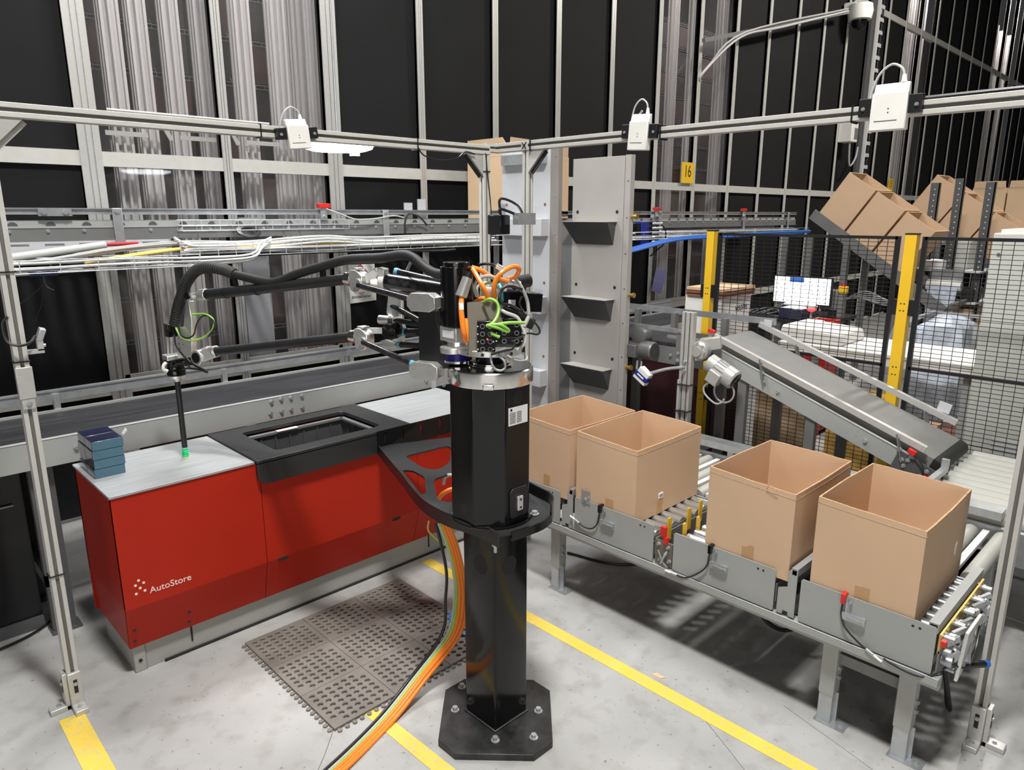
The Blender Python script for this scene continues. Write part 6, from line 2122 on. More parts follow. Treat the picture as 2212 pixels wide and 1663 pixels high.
mb.box((TX2 + 0.015, ya + 0.01, 0), (TX2 + 0.05, yb, zt))
mb.build('core', 'grey_mid', t)
mb = MB()
mb.box((TX2 + 0.002, yb + 0.004, 0), (TX2 + 0.05, yb + 0.115, 1.962))
mb.build('side_box', 'grey_mid', t, bevel=0.002)
mb = MB()
for y in (yb - 0.05, ya + 0.05):
    for z in (2.02, 1.505, 0.995):
        mb.cyl((TX2 - 0.001, y, z), (TX2 + 0.001, y, z), 0.012, n=14)
mb.build('hole', 'ink', face)
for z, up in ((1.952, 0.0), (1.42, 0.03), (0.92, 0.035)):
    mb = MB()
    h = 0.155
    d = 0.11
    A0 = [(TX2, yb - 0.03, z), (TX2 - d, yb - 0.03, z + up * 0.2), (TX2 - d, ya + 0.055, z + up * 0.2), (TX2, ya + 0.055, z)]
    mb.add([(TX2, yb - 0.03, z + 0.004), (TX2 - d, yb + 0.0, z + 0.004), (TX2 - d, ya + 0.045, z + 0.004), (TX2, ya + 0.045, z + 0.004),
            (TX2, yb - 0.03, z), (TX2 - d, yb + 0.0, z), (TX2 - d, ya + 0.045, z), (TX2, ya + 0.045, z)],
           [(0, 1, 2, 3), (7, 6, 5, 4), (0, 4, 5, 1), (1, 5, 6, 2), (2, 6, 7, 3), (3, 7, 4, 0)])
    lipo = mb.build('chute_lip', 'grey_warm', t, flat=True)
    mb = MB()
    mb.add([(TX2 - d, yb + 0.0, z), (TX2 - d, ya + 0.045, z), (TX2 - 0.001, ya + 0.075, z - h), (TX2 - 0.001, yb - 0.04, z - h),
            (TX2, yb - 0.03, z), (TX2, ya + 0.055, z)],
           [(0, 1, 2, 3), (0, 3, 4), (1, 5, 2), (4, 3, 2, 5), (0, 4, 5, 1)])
    mb.build('shade_underside', 'grey_dark', lipo, flat=True)  # dark grey stands in for the shade under the lip

# pneumatic parts on the corner, between tower and frame
c = V((2.639, 2.796, 1.95))
o = thing('valve_unit', 'black and silver valve unit with looping tubes behind the frame corner post', 'valve', c)
MB().box(c + V(-0.05, -0.05, -0.05), c + V(0.02, 0.05, 0.05)).build('body', 'black', o, bevel=0.004)
MB().box(c + V(0.03, -0.10, 0.0), c + V(0.16, -0.06, 0.06)).build('cylinder', 'zinc', o)
for k in range(2):
    MB().tube([c + V(-0.03, -0.03, 0.05), c + V(-0.04, -0.04, 0.13 - 0.05 * k), c + V(0.05, -0.07, 0.10 - 0.05 * k), c + V(0.10, -0.08, 0.03)], 0.007, 6).build('tube', 'cable_black', o)

# ------------------------------------------------------------------ inclined belt conveyor
IX0, IX1 = 4.20, 4.78
SL = 0.361
def iz(y, o=0.0):
    return 0.998 + SL * (y - 1.961) + o
t = thing('inclined_conveyor', 'grey inclined belt conveyor sloping down to the pale rollers behind the cartons', 'conveyor', (IX0, 0.99, 0))
ya, yb = 0.99, 2.40
mb = MB()
mb.hexa([(IX0 - 0.004, 1.13, iz(1.13, -0.115)), (IX0 + 0.004, 1.13, iz(1.13, -0.115)), (IX0 + 0.004, yb, iz(yb, -0.115)), (IX0 - 0.004, yb, iz(yb, -0.115))],
        [(IX0 - 0.004, 1.13, iz(1.13, 0)), (IX0 + 0.004, 1.13, iz(1.13, 0)), (IX0 + 0.004, yb, iz(yb, 0)), (IX0 - 0.004, yb, iz(yb, 0))])
mb.bar((IX0 + 0.004, 1.13, iz(1.13, 0)), (IX0 + 0.004, yb, iz(yb, 0)), 0.022, 0.005)
mb.bar((IX1, 1.1, iz(1.1, -0.05)), (IX1, yb, iz(yb, -0.05)), 0.008, 0.12)
side = mb.build('side_panel', 'grey', t, bevel=0.001)
b = MB()
bolt(b, (IX0 - 0.004, 1.385, iz(1.385, -0.06)), (-1, 0, 0), 0.010, 0.010)
bolt(b, (IX0 - 0.004, 1.93, iz(1.93, -0.06)), (-1, 0, 0), 0.010, 0.010)
b.cyl((IX0 - 0.0046, 1.44, iz(1.44, -0.06)), (IX0 - 0.003, 1.44, iz(1.44, -0.06)), 0.004, n=8)
b.build('bolt', 'zinc', side)
mb = MB()
P = []
r = 0.045
bz = 0.030
a0, a1 = V(0, 1.02, iz(1.02, bz)), V(0, 2.41, iz(2.41, bz))
d = (a1 - a0).normalized()
nn = V(0, -d.z, d.y)
ang = math.atan2(d.z, d.y)
prof = []
c0 = a0 - nn * r
c1 = a1 - nn * r
for k in range(9):
    a = ang + math.pi / 2 + math.pi * k / 8
    prof.append(c0 + V(0, math.cos(a), math.sin(a)) * r)
for k in range(9):
    a = ang - math.pi / 2 + math.pi * k / 8
    prof.append(c1 + V(0, math.cos(a), math.sin(a)) * r)
mb.prism([(IX0 + 0.045, p.y, p.z) for p in prof], (IX1 - IX0 - 0.08, 0, 0))
mb.build('belt', 'belt_grey', t)
mb = MB()
prof2 = [c0 + V(0, math.cos(ang + math.pi / 2 + math.pi * k / 8), math.sin(ang + math.pi / 2 + math.pi * k / 8)) * (r + 0.001) for k in range(9)]
prof2 += [p + d * 0.02 for p in (c0 - nn * (r + 0.001), c0 + nn * (r + 0.001))]
mb.prism([(IX0 + 0.043, p.y, p.z) for p in prof2], (IX1 - IX0 - 0.076, 0, 0))
mb.build('end_roller', 'rubber', t)
mb = MB()
for q0, q1 in (((IX0 - 0.01, 2.40, 1.222), (IX0 - 0.01, 1.07, 0.752)),):
    mb.bar(q0, q1, 0.012, 0.034)
    mb.bar(V(q0) + V(0.016, 0, 0.014), V(q1) + V(0.016, 0, 0.014), 0.03, 0.005)
mb.build('guide_rail', 'alu', t)
mb = MB()
mb.bar((4.81, 2.395, 1.235), (4.81, 1.085, 0.773), 0.014, 0.034)
mb.bar((4.825, 2.395, 1.25), (4.825, 1.085, 0.788), 0.03, 0.005)
mb.build('guide_rail', 'alu', t)
mb = MB()
for y in (2.05, 1.21):
    mb.bar((IX0 - 0.012, y - 0.03, iz(y, -0.07)), (IX0 - 0.012, y + 0.01, iz(y, 0.085)), 0.006, 0.035, (1, 0, 0))
for y in (2.1, 1.25):
    mb.bar((4.80, y - 0.03, iz(y, -0.05)), (4.80, y + 0.01, iz(y, 0.075)), 0.006, 0.05, (1, 0, 0))
o = mb.build('rail_bracket', 'grey_mid', t)
b = MB()
for y in (2.05, 1.21):
    bolt(b, (IX0 - 0.015, y + 0.004, iz(y, 0.07)), (-1, 0, 0), 0.010, 0.007)
    bolt(b, (IX0 - 0.015, y - 0.012, iz(y, 0.0)), (-1, 0, 0), 0.010, 0.007)
    bolt(b, (IX0 - 0.015, y - 0.028, iz(y, -0.055)), (-1, 0, 0), 0.010, 0.007)
b.build('bolt', 'zinc', o)
mb = MB()
mb.hexa([(IX0 - 0.014, 0.98, iz(0.98, -0.11)), (IX0 - 0.004, 0.98, iz(0.98, -0.11)), (IX0 - 0.004, 1.24, iz(1.24, -0.13)), (IX0 - 0.014, 1.24, iz(1.24, -0.13))],
        [(IX0 - 0.014, 0.98, iz(0.98, -0.01)), (IX0 - 0.004, 0.98, iz(0.98, -0.01)), (IX0 - 0.004, 1.20, iz(1.20, 0.0)), (IX0 - 0.014, 1.20, iz(1.20, 0.0))])
ep = mb.build('end_plate', 'grey_dark', t)
b = MB()
for y, o_ in ((1.15, -0.03), (1.05, -0.035), (1.17, -0.075), (1.08, -0.08), (1.01, -0.05)):
    bolt(b, (IX0 - 0.014, y, iz(y, o_)), (-1, 0, 0), 0.009, 0.007)
b.build('bolt', 'zinc', ep)
for y, z0, lab in ((1.135, 0.03, ''), (1.055, -0.075, '')):
    mb = MB()
    mb.bar((IX0 - 0.03, y + 0.015, iz(y, z0 + 0.01)), (IX0 - 0.03, y - 0.025, iz(y, z0 - 0.006)), 0.024, 0.028, (0, 0, 1))
    s_ = mb.build('red_sensor', 'redbit', t, bevel=0.002)
    mb = MB()
    mb.box((IX0 - 0.022, y - 0.02, iz(y, z0 - 0.04)), (IX0 - 0.016, y + 0.012, iz(y, z0)))
    mb.build('bracket', 'zinc', s_)
mb = MB()
mb.box((IX0 - 0.20, 0.965, 0.636), (IX0 + 0.06, 0.995, 0.665))
mb.box((IX0 + 0.0, 0.955, 0.665), (IX0 + 0.02, 0.99, 0.72))
mb.build('end_stop_rail', 'zinc', t)
MB().tube([(IX0 - 0.03, 1.12, iz(1.12, 0.02)), (IX0 - 0.04, 1.07, iz(1.07, 0.0)), (IX0 - 0.04, 1.06, iz(1.06, -0.06)), (IX0 - 0.02, 1.09, iz(1.09, -0.10))], 0.004, 6).build('cable', 'cable_black', t)
# red sensor at its top, leg frames below
mb = MB()
mb.bar((IX0 - 0.02, 2.43, 1.262), (IX0 - 0.02, 2.385, 1.248), 0.024, 0.024)
s_ = mb.build('red_sensor', 'redbit', t, bevel=0.002)
MB().box((IX0 - 0.016, 2.395, 1.185), (IX0 - 0.010, 2.43, 1.25)).build('bracket', 'zinc', s_)
mb = MB()
MB().bar((4.81, 2.36, 1.25), (4.81, 2.30, 1.245), 0.012, 0.05).build('reflector', 'grey_light', t)
MB().bar((4.83, 1.20, 0.86), (4.83, 1.13, 0.845), 0.012, 0.06).build('reflector', 'grey_light', t)
for y in (2.18, 1.72):
    mb = MB()
    for x in (IX0 + 0.01, IX1 - 0.05):
        mb.box((x, y - 0.03, 0), (x + 0.04, y + 0.03, iz(y, -0.10)))
    mb.box((IX0 + 0.01, y - 0.02, 0.35), (IX1, y + 0.02, 0.40))
    mb.build('leg', 'grey_mid', t)
# gearmotor on its upper end
g = MB()
c = V((4.1, 2.432, 1.133))
g.lathe([(0.03, -0.05), (0.058, -0.045), (0.066, -0.02), (0.066, 0.03), (0.05, 0.05)], c, 18, (-1, 0, 0))
g.bar(c + V(0.03, 0.02, 0.03), c + V(0.08, -0.10, 0.06), 0.09, 0.08)
gm = g.build('gearbox', 'motor_grey', t, bevel=0.004)
g = MB()
for k in range(8):
    a = 2 * math.pi * k / 8
    p = c + V(-0.045, 0.054 * math.cos(a), 0.054 * math.sin(a))
    g.cyl(p, p + V(-0.008, 0, 0), 0.008, n=8)
g.cyl(c + V(-0.05, 0, 0), c + V(-0.062, 0, 0), 0.034, n=20)
g.build('cover', 'motor_grey', gm)
m0 = V((4.06, 2.339, 1.074)); m1 = V((4.06, 2.162, 0.9869))
dd = (m1 - m0).normalized()
g = MB()
g.cyl(m0, m0 + dd * 0.06, 0.060, n=24)
g.cyl(m0 + dd * 0.06, m0 + dd * 0.135, 0.056, n=24)
for k in range(18):
    a = 2 * math.pi * k / 18
    _, s_, u_ = basis(dd)
    q = (s_ * math.cos(a) + u_ * math.sin(a)) * 0.058
    g.bar(m0 + dd * 0.065 + q, m0 + dd * 0.135 + q, 0.004, 0.010, q)
g.cyl(m0 + dd * 0.135, m0 + dd * 0.20, 0.066, n=28)
g.cyl(m0 + dd * 0.20, m0 + dd * 0.212, 0.066, 0.056, 28)
mo = g.build('motor', 'motor_grey', t)
g = MB()
e = m0 + dd * 0.2125
_, s_, u_ = basis(dd)
for k in range(6):
    g.ring(e - dd * 0.002, e + dd * 0.001, 0.012 + 0.007 * k + 0.003, 0.012 + 0.007 * k, 22)
g.build('fan_grille', 'ink', mo)
g = MB()
bx = m0 + dd * 0.06 + V(-0.055, 0.02, -0.035)
g.bar(bx, bx + dd * 0.085, 0.06, 0.085)
g.build('terminal_box', 'motor_grey', mo, bevel=0.006)
MB().tube([bx + dd * 0.02 + V(0, 0, -0.04), bx + V(0, 0.03, -0.09), bx + V(0, 0.02, -0.14), bx + dd * 0.06 + V(0, 0, -0.16), bx + dd * 0.1 + V(0, -0.01, -0.13), bx + dd * 0.13 + V(0, 0, -0.09)], 0.006, 8).build('cable', 'cable_grey', mo)
cc_ = m0 + dd * 0.13 + V(0.0, 0, -0.12)
MB().tube(arc(cc_, 0.07, R(100), R(430), 20, (0, 1, 0), (0, 0, 1)), 0.006, 8, 0).build('cable', 'cable_grey', mo)

# ---- horizontal belt conveyor feeding it
HX0, HX1 = 4.20, 4.78
t = thing('feed_conveyor', 'dark horizontal belt conveyor feeding the top of the inclined conveyor', 'conveyor', (HX0, 2.46, 0))
MB().box((HX0 + 0.03, 2.475, 1.075), (HX1 - 0.03, 3.66, 1.125)).build('belt', 'belt', t)
mb = MB()
mb.box((HX0 - 0.004, 2.47, 0.985), (HX0 + 0.004, 3.66, 1.105))
mb.box((HX1 - 0.004, 2.47, 0.985), (HX1 + 0.004, 3.66, 1.105))
mb.box((HX0, 2.6, 0.99), (HX1, 3.6, 1.06))
mb.build('side_panel', 'grey_mid', t)
mb = MB()
mb.bar((HX0 - 0.01, 2.60, 1.225), (HX0 - 0.01, 3.60, 1.225), 0.012, 0.03)
mb.bar((HX1 + 0.05, 2.28, 1.262), (HX1 + 0.05, 3.60, 1.262), 0.012, 0.045)
mb.bar((HX0 + 0.06, 2.54, 1.165), (HX0 + 0.06, 2.80, 1.165), 0.012, 0.02)
mb.build('guide_rail', 'zinc', t)
mb = MB()
for y in (2.66, 3.10, 3.45):
    mb.box((HX0 - 0.012, y - 0.02, 1.0), (HX0 - 0.006, y + 0.02, 1.24))
    mb.box((HX1 + 0.004, y - 0.02, 1.0), (HX1 + 0.05, y + 0.02, 1.25))
o = mb.build('rail_bracket', 'grey_mid', t)
b = MB()
for y, z in ((2.66, 1.225), (2.66, 1.07), (2.72, 1.05), (2.95, 1.06), (3.10, 1.225), (3.02, 1.04), (2.66, 1.02)):
    bolt(b, (HX0 - 0.012, y, z), (-1, 0, 0), 0.009, 0.007)
b.build('bolt', 'zinc', o)
for y in (2.62, 3.4):
    mb = MB()
    for x in (HX0 + 0.01, HX1 - 0.06):
        mb.box((x, y - 0.03, 0), (x + 0.05, y + 0.03, 0.99))
    mb.box((HX0 + 0.01, y - 0.02, 0.30), (HX1, y + 0.02, 0.36))
    mb.build('leg', 'grey_mid', t)
g = MB()
f = V((4.125, 2.809, 1.072))
g.cyl(f, f + V(0, 0.012, 0), 0.060, 0.066, 28)
g.cyl(f + V(0, 0.012, 0), f + V(0, 0.10, 0), 0.066, n=28)
g.cyl(f + V(0, 0.10, 0), f + V(0, 0.19, 0), 0.055, n=24)
for k in range(18):
    a = 2 * math.pi * k / 18
    q = V(math.cos(a), 0, math.sin(a)) * 0.056
    g.bar(f + V(0, 0.10, 0) + q, f + V(0, 0.19, 0) + q, 0.004, 0.010, q)
mo = g.build('motor', 'motor_dark', t)
g = MB()
for k in range(6):
    g.ring(f + V(0, 0.002, 0), f + V(0, -0.001, 0), 0.010 + 0.008 * k + 0.003, 0.010 + 0.008 * k, 22)
g.build('fan_grille', 'ink', mo)
g = MB()
g.box(f + V(-0.09, 0.10, -0.05), f + V(-0.03, 0.18, 0.04))
g.build('terminal_box', 'motor_dark', mo, bevel=0.005)
g = MB()
g.lathe([(0.03, -0.05), (0.06, -0.04), (0.062, 0.05), (0.04, 0.06)], f + V(0.03, 0.13, 0.09), 16, (-1, 0, 0))
g.build('gearbox', 'motor_dark', mo)

# ---- scanner on its own profile post
PX = 4.05
t = thing('scanner_post', 'pale slotted aluminium post carrying a blue scanner, behind the second carton', 'post', (PX, 2.50, 0))
mb = MB(); gr = MB()
for a, b in ((2.458, 2.476), (2.488, 2.512), (2.524, 2.542)):
    mb.box((PX - 0.022, a, 0), (PX + 0.022, b, 1.385))
gr.box((PX - 0.014, 2.460, 0), (PX + 0.02, 2.540, 1.380))
o = mb.build('post', 'alu', t, bevel=0.0015)
gr.build('groove', 'groove', o)
mb = MB()
mb.tube([(PX - 0.03, 2.535, 0.62), (PX - 0.03, 2.535, 0.93)], 0.010, 8, 0)
mb.build('cable_duct', 'cable_grey', t)
mb = MB()
for z in (0.72, 0.90):
    mb.box((PX - 0.045, 2.455, z), (PX + 0.025, 2.55, z + 0.006))
mb.build('cable_tie', 'cable_black', t)
c = V((3.98, 2.796, 0.921))
mb = MB()
mb.tube([(PX - 0.02, 2.50, (4.03, 2.553, 1.022)[2]), V((4.02, 2.635, 0.9887)), V((4, 2.75, 0.9448))], 0.011, 8, 3)
mb.cyl((PX - 0.022, 2.50, 1.055), (PX - 0.05, 2.50, 1.055), 0.012, n=10)
mb.cyl((PX - 0.022, 2.50, 0.995), (PX - 0.05, 2.50, 0.995), 0.012, n=10)
mb.build('arm', 'zinc', t)
mb = MB()
s = V(-0.0, -0.72, -0.45).normalized()
u = V(-0.05, 0.5, -0.85).normalized()
mb.bar(c - s * 0.055 + u * 0.03, c + s * 0.055 + u * 0.03, 0.05, 0.028, u)
mb.bar(c - s * 0.045 - u * 0.03, c + s * 0.05 - u * 0.025, 0.055, 0.045, u)
so = mb.build('scanner', 'white_plastic', t, bevel=0.004)
mb = MB()
mb.bar(c - s * 0.055, c + s * 0.055, 0.060, 0.034, u)
so2 = mb.build('scanner_body', 'blue', so, bevel=0.003)
MB().bar(c - s * 0.03 + V(-0.031, 0, 0.003), c + s * 0.03 + V(-0.031, 0, 0.003), 0.002, 0.010, u).build('light_bar', 'white', so2)
mb = MB()
for dx in (0.02, 0.055):
    mb.cyl(c + V(0, dx, 0.04), c + V(0, dx - 0.003, 0.10), 0.008, 0.006, 10)
mb.build('connector', 'zinc', so)

# ---- pale roller conveyor across the end
t = thing('end_roller_conveyor', 'short conveyor of pale lagged rollers at the right, below the inclined belt', 'conveyor', (4.3, 0.70, 0))
x = 3.90
n = 0
while x < 4.96:
    MB().cyl((x, 0.40, 0.565), (x, 0.985, 0.565), 0.044, n=24).build('lagged_roller', 'lag', t)
    x += 0.097
    n += 1
mb = MB()
mb.box((3.30, 0.385, 0.44), (5.0, 0.40, 0.585))
mb.box((3.86, 0.985, 0.44), (4.9, 1.0, 0.560))
mb.build('side_frame', 'grey', t)
mb = MB()
mb.box((5.0, 0.40, 0.56), (5.02, 0.93, 0.675))
mb.build('end_plate', 'grey', t)
for x in (4.0, 4.8):
    mb = MB()
    for y in (0.41, 0.92):
        mb.box((x, y, 0.0), (x + 0.05, y + 0.05, 0.46))
    mb.box((x, 0.41, 0.2), (x + 0.05, 0.97, 0.25))
    mb.build('leg', 'grey_mid', t)

# ------------------------------------------------------------------ yellow fence
FNX = 5.0
ZF = 1.868
def fence_post(y0, y1, label):
    t = thing('fence_post', label, 'post', (FNX, (y0 + y1) / 2, 0), 'yellow posts of the mesh fence')
    mb = MB()
    mb.box((FNX - 0.02, y0, 0.01), (FNX + 0.05, y1, ZF + 0.012))
    mb.box((FNX - 0.05, y0 - 0.03, 0.0), (FNX + 0.08, y1 + 0.03, 0.01))
    o = mb.build('tube', 'yellow', t, bevel=0.003)
    MB().box((FNX - 0.022, y0 - 0.002, ZF + 0.012), (FNX + 0.052, y1 + 0.002, ZF + 0.020)).build('cap', 'black_satin', t)
    h = MB()
    w = y1 - y0
    for z in (0.55, 0.60, 0.98, 1.03, 1.40, 1.445):
        for f in (0.35, 0.65):
            h.cyl((FNX - 0.0206, y0 + w * f, z), (FNX - 0.019, y0 + w * f, z), 0.005, n=8)
    h.build('key_hole', 'ink', o)
    h = MB()
    for z in (0.60, 1.42):
        h.box((FNX - 0.012, y0 - 0.03, z - 0.05), (FNX + 0.03, y0, z + 0.05))
        h.box((FNX - 0.012, y1, z - 0.05), (FNX + 0.03, y1 + 0.03, z + 0.05))
    h.build('clamp', 'black_satin', t)
fence_post(1.487, 1.555, 'yellow fence post nearer the camera, in front of the tilted cartons')
fence_post(2.905, 2.965, 'yellow fence post farther back, beside the cardboard sheets and white carton')
def fence_panel(y0, y1, label):
    t = thing('mesh_fence', label, 'fence', (FNX, y0, 0.1), 'black mesh fence panels')
    mb = MB()
    zb, zm = 0.12, 1.032
    for z in (zb, zm, ZF - 0.01):
        mb.box((FNX - 0.012, y0, z - 0.010), (FNX + 0.012, y1, z + 0.010))
    for y in (y0, y1):
        mb.box((FNX - 0.012, y - 0.014, zb), (FNX + 0.012, y + 0.014, ZF))
    mb.build('frame', 'black_satin', t)
    mb = MB()
    r = 0.0017
    n = int((y1 - y0) / 0.058)
    for k in range(1, n):
        y = y0 + (y1 - y0) * k / n
        mb.box((FNX - r, y - r, zb), (FNX + r, y + r, ZF))
    z = zb + 0.028
    while z < ZF - 0.02:
        mb.box((FNX - 3 * r, y0, z - r), (FNX - r, y1, z + r))
        z += 0.0285
    mb.build('mesh_infill', 'black_satin', t, flat=True)
fence_panel(1.60, 2.86, 'black mesh fence panel between the two yellow posts')
fence_panel(-0.2, 1.442, 'black mesh fence panel right of the nearer yellow post')

# ------------------------------------------------------------------ behind the fence
def simple(name, label, cat, a, b, m, group=None, bevel=0.0):
    return tag(MB().box(a, b).build(name, m, None, bevel), label, cat, group)
# beige cabinet with ribbed front
t = thing('steel_locker', 'tall beige steel cabinet with horizontal ribs behind the mesh, far right', 'cabinet', (5.6, 0.9, 0))
mb = MB()
mb.box((5.56, -0.2, 0.02), (6.2, 1.205, 1.885))
mb.build('body', 'beige', t, bevel=0.006)
for za, zb_ in ((0.03, 0.44), (0.445, 1.31), (1.315, 1.88)):
    MB().box((5.553, -0.2, za), (5.561, 1.198, zb_)).build('panel', 'beige', t, bevel=0.003)
MB().cyl((5.551, 1.16, 1.75), (5.545, 1.16, 1.75), 0.010, n=10).build('screw', 'grey_mid', t)
MB().box((5.58, -0.2, 1.885), (6.15, 1.17, 1.91)).build('folded_sheet', 'white', t)
# white carton with handwriting and cardboard sheets on top
t = thing('white_carton', 'white carton with handwritten word behind the mesh, under a stack of cardboard sheets', 'carton', (5.8, 3.1, 0))
MB().box((5.52, 3.105, 0.0), (6.02, 3.46, 1.312)).build('body', 'white', t, bevel=0.003)
p = (5.765, 3.104, 1.175)
text('handwriting', 'visolve', (p[0], 3.1042, p[2]), (1, 0, 0), (0, 0, 1), 0.21, 'ink', t, squash=1.3, shear=0.15)
for k in range(6):
    off = (0.0, 0.006, -0.004, 0.005, 0.0, 0.004)[k]
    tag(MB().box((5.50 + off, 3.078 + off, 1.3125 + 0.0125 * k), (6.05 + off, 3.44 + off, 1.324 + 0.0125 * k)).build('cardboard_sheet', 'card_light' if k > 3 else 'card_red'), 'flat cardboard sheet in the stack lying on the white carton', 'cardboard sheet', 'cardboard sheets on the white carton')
simple("leaning_board", "brown cardboard blank leaning behind the mesh under the inclined belt", "cardboard", (5.30, 2.12, 0.02), (5.34, 2.62, 0.80), "card_light")
simple('yellow_carton', 'yellowish stained carton behind the mesh under the white worktop', 'carton', (5.35, 1.72, 0.02), (5.8, 2.06, 0.66), 'card_yellow')
simple('brown_carton', 'plain brown carton behind the mesh, right of the yellowish one', 'carton', (5.36, 1.40, 0.02), (5.8, 1.70, 0.5), 'card')
simple('dark_cabinet', 'dark maroon board standing behind the legs of the feed conveyor', 'board', (5.20, 2.66, 0.02), (5.24, 3.9, 0.92), 'maroon')
# floor grate heap under the incline
t = thing('dark_grating', 'dark ribbed rubber sheet hanging under the low end of the inclined belt', 'rubber sheet', (4.95, 1.3, 0.4))
mb = MB()
for k in range(9):
    mb.bar((4.93 - 0.002 * k, 1.46, 0.50 - 0.035 * k), (4.93 - 0.002 * k, 1.12, 0.44 - 0.035 * k), 0.02, 0.025)
mb.build('ribs', 'rubber', t)
# white worktop with wrapped panels
t = thing('white_worktop', 'long white worktop behind the mesh, below the monitor', 'table', (6.0, 1.8, 0))
wz = (5.6, 1.823, 0.9896)[2]
MB().box((5.62, 1.215, wz - 0.025), (6.35, 2.62, wz)).build('top', 'white', t, bevel=0.003)
MB().box((5.63, 1.215, wz - 0.09), (5.65, 2.62, wz - 0.025)).build('apron', 'white', t)
for x in (5.68, 6.25):
    for y in (1.23, 2.55):
        MB().box((x, y, 0), (x + 0.05, y + 0.05, wz - 0.025)).build('leg', 'grey', t)
w0 = V((5.75, 2.647, 0.9738))
t = thing('wrapped_panel', 'white foam-wrapped panel lying on the worktop, left end', 'package', (5.8, 2.3, wz))
MB().hexa([(5.68, 2.14, wz + 0.001), (6.2, 2.14, wz + 0.001), (6.2, 2.66, wz + 0.001), (5.68, 2.66, wz + 0.001)], [(5.70, 2.16, wz + 0.10), (6.18, 2.16, wz + 0.10), (6.18, 2.64, wz + 0.13), (5.70, 2.64, wz + 0.13)]).build('wrap', 'white_plastic', t, bevel=0.02)
# desk with monitor
DX = 6.9
dz = 1.0
t = thing('dark_desk', 'black desk behind the mesh carrying the lit monitor', 'desk', (7.1, 3.0, 0))
MB().box((6.75, 2.74, dz - 0.03), (7.6, 3.68, dz)).build('top', 'black_satin', t)
for x, y in ((6.8, 2.78), (7.5, 2.78), (6.8, 3.60), (7.5, 3.60)):
    MB().box((x, y, 0), (x + 0.05, y + 0.05, dz - 0.03)).build('leg', 'grey_dark', t)
t = thing('monitor', 'lit white computer monitor on the black desk behind the fence', 'monitor', (7.2, 3.05, dz))
a = (7.2, 3.451, 1.379); b = (7.2, 2.872, 1.121)
MB().box((7.203, b[1] - 0.012, b[2] - 0.012), (7.24, a[1] + 0.012, a[2] + 0.012)).build('housing', 'black_satin', t)
MB().box((7.2, b[1], b[2]), (7.203, a[1], a[2])).build('screen', 'screen', t)
ym = (a[1] + b[1]) / 2
mb = MB()
mb.box((7.1985, ym - 0.02, a[2] - 0.05), (7.2, ym + 0.13, a[2]))
mb.build('window_strip', 'screen_blue', t)
mb = MB()
mb.box((7.24, ym - 0.04, dz + 0.01), (7.27, ym + 0.04, b[2] + 0.1))
mb.box((7.12, ym - 0.13, dz + 0.001), (7.36, ym + 0.13, dz + 0.012))
mb.build('stand', 'black_satin', t)
t = thing('desk_printer', 'dark label printer with pale papers on top, on the desk before the monitor', 'printer', (6.9, 2.95, dz))
q = V((6.9, 3.074, 0.9584))
MB().box((6.80, q.y - 0.12, dz + 0.0005), (7.04, q.y + 0.12, dz + 0.11)).build('body', 'box_navy', t, bevel=0.01)
MB().prism([(6.80, q.y + 0.10, dz + 0.14), (6.84, q.y - 0.14, dz + 0.135), (7.0, q.y - 0.12, dz + 0.15), (6.98, q.y + 0.08, dz + 0.16)], (0, 0, 0.006)).build('papers', 'paper', t)
t = thing('red_button_post', 'small red mushroom button on a grey stalk in front of the monitor', 'button', (6.8, 2.861, 1.023))
q = V((6.8, 2.87, 1.12))
MB().cyl((q.x, q.y, dz + 0.001), (q.x, q.y, q.z), 0.012, n=10).build('stalk', 'grey', t)
MB().lathe([(0.02, -0.02), (0.045, -0.01), (0.045, 0.012), (0.02, 0.03)], q, 16).build('button', 'led_red', t)
MB().lathe([(0.05, 0.012), (0.055, 0.03), (0.03, 0.045)], q, 16).build('shroud', 'white', t)
q0 = (6.5, 2.768, 0.9244); q1 = (6.5, 2.553, 1.06)
t = thing('red_crate', 'red plastic crate beside the desk, behind the worktop', 'crate', (6.6, 2.5, 0))
mb = MB()
mb.box((6.45, q1[1], 0.02), (6.47, q0[1], q1[2])); mb.box((6.70, q1[1], 0.02), (6.72, q0[1], q1[2]))
mb.box((6.47, q1[1], 0.02), (6.70, q1[1] + 0.02, q1[2])); mb.box((6.47, q0[1] - 0.02, 0.02), (6.70, q0[1], q1[2])); mb.box((6.47, q1[1], 0.02), (6.70, q0[1], 0.04))
mb.build('body', 'redbit', t)
q = V((6.4, 2.645, 0.9843))
t = thing('hand_scanner', 'pale hand scanner hanging in front of the red crate', 'scanner', q)
MB().tube([q + V(0, 0, -0.08), q + V(0, -0.01, 0.0), q + V(-0.02, -0.03, 0.05)], 0.035, 10, 5).build('body', 'white_plastic', t)
MB().box(q + V(-0.04, -0.06, 0.04), q + V(0.04, 0.04, 0.10)).build('head', 'grey_light', t, bevel=0.01)
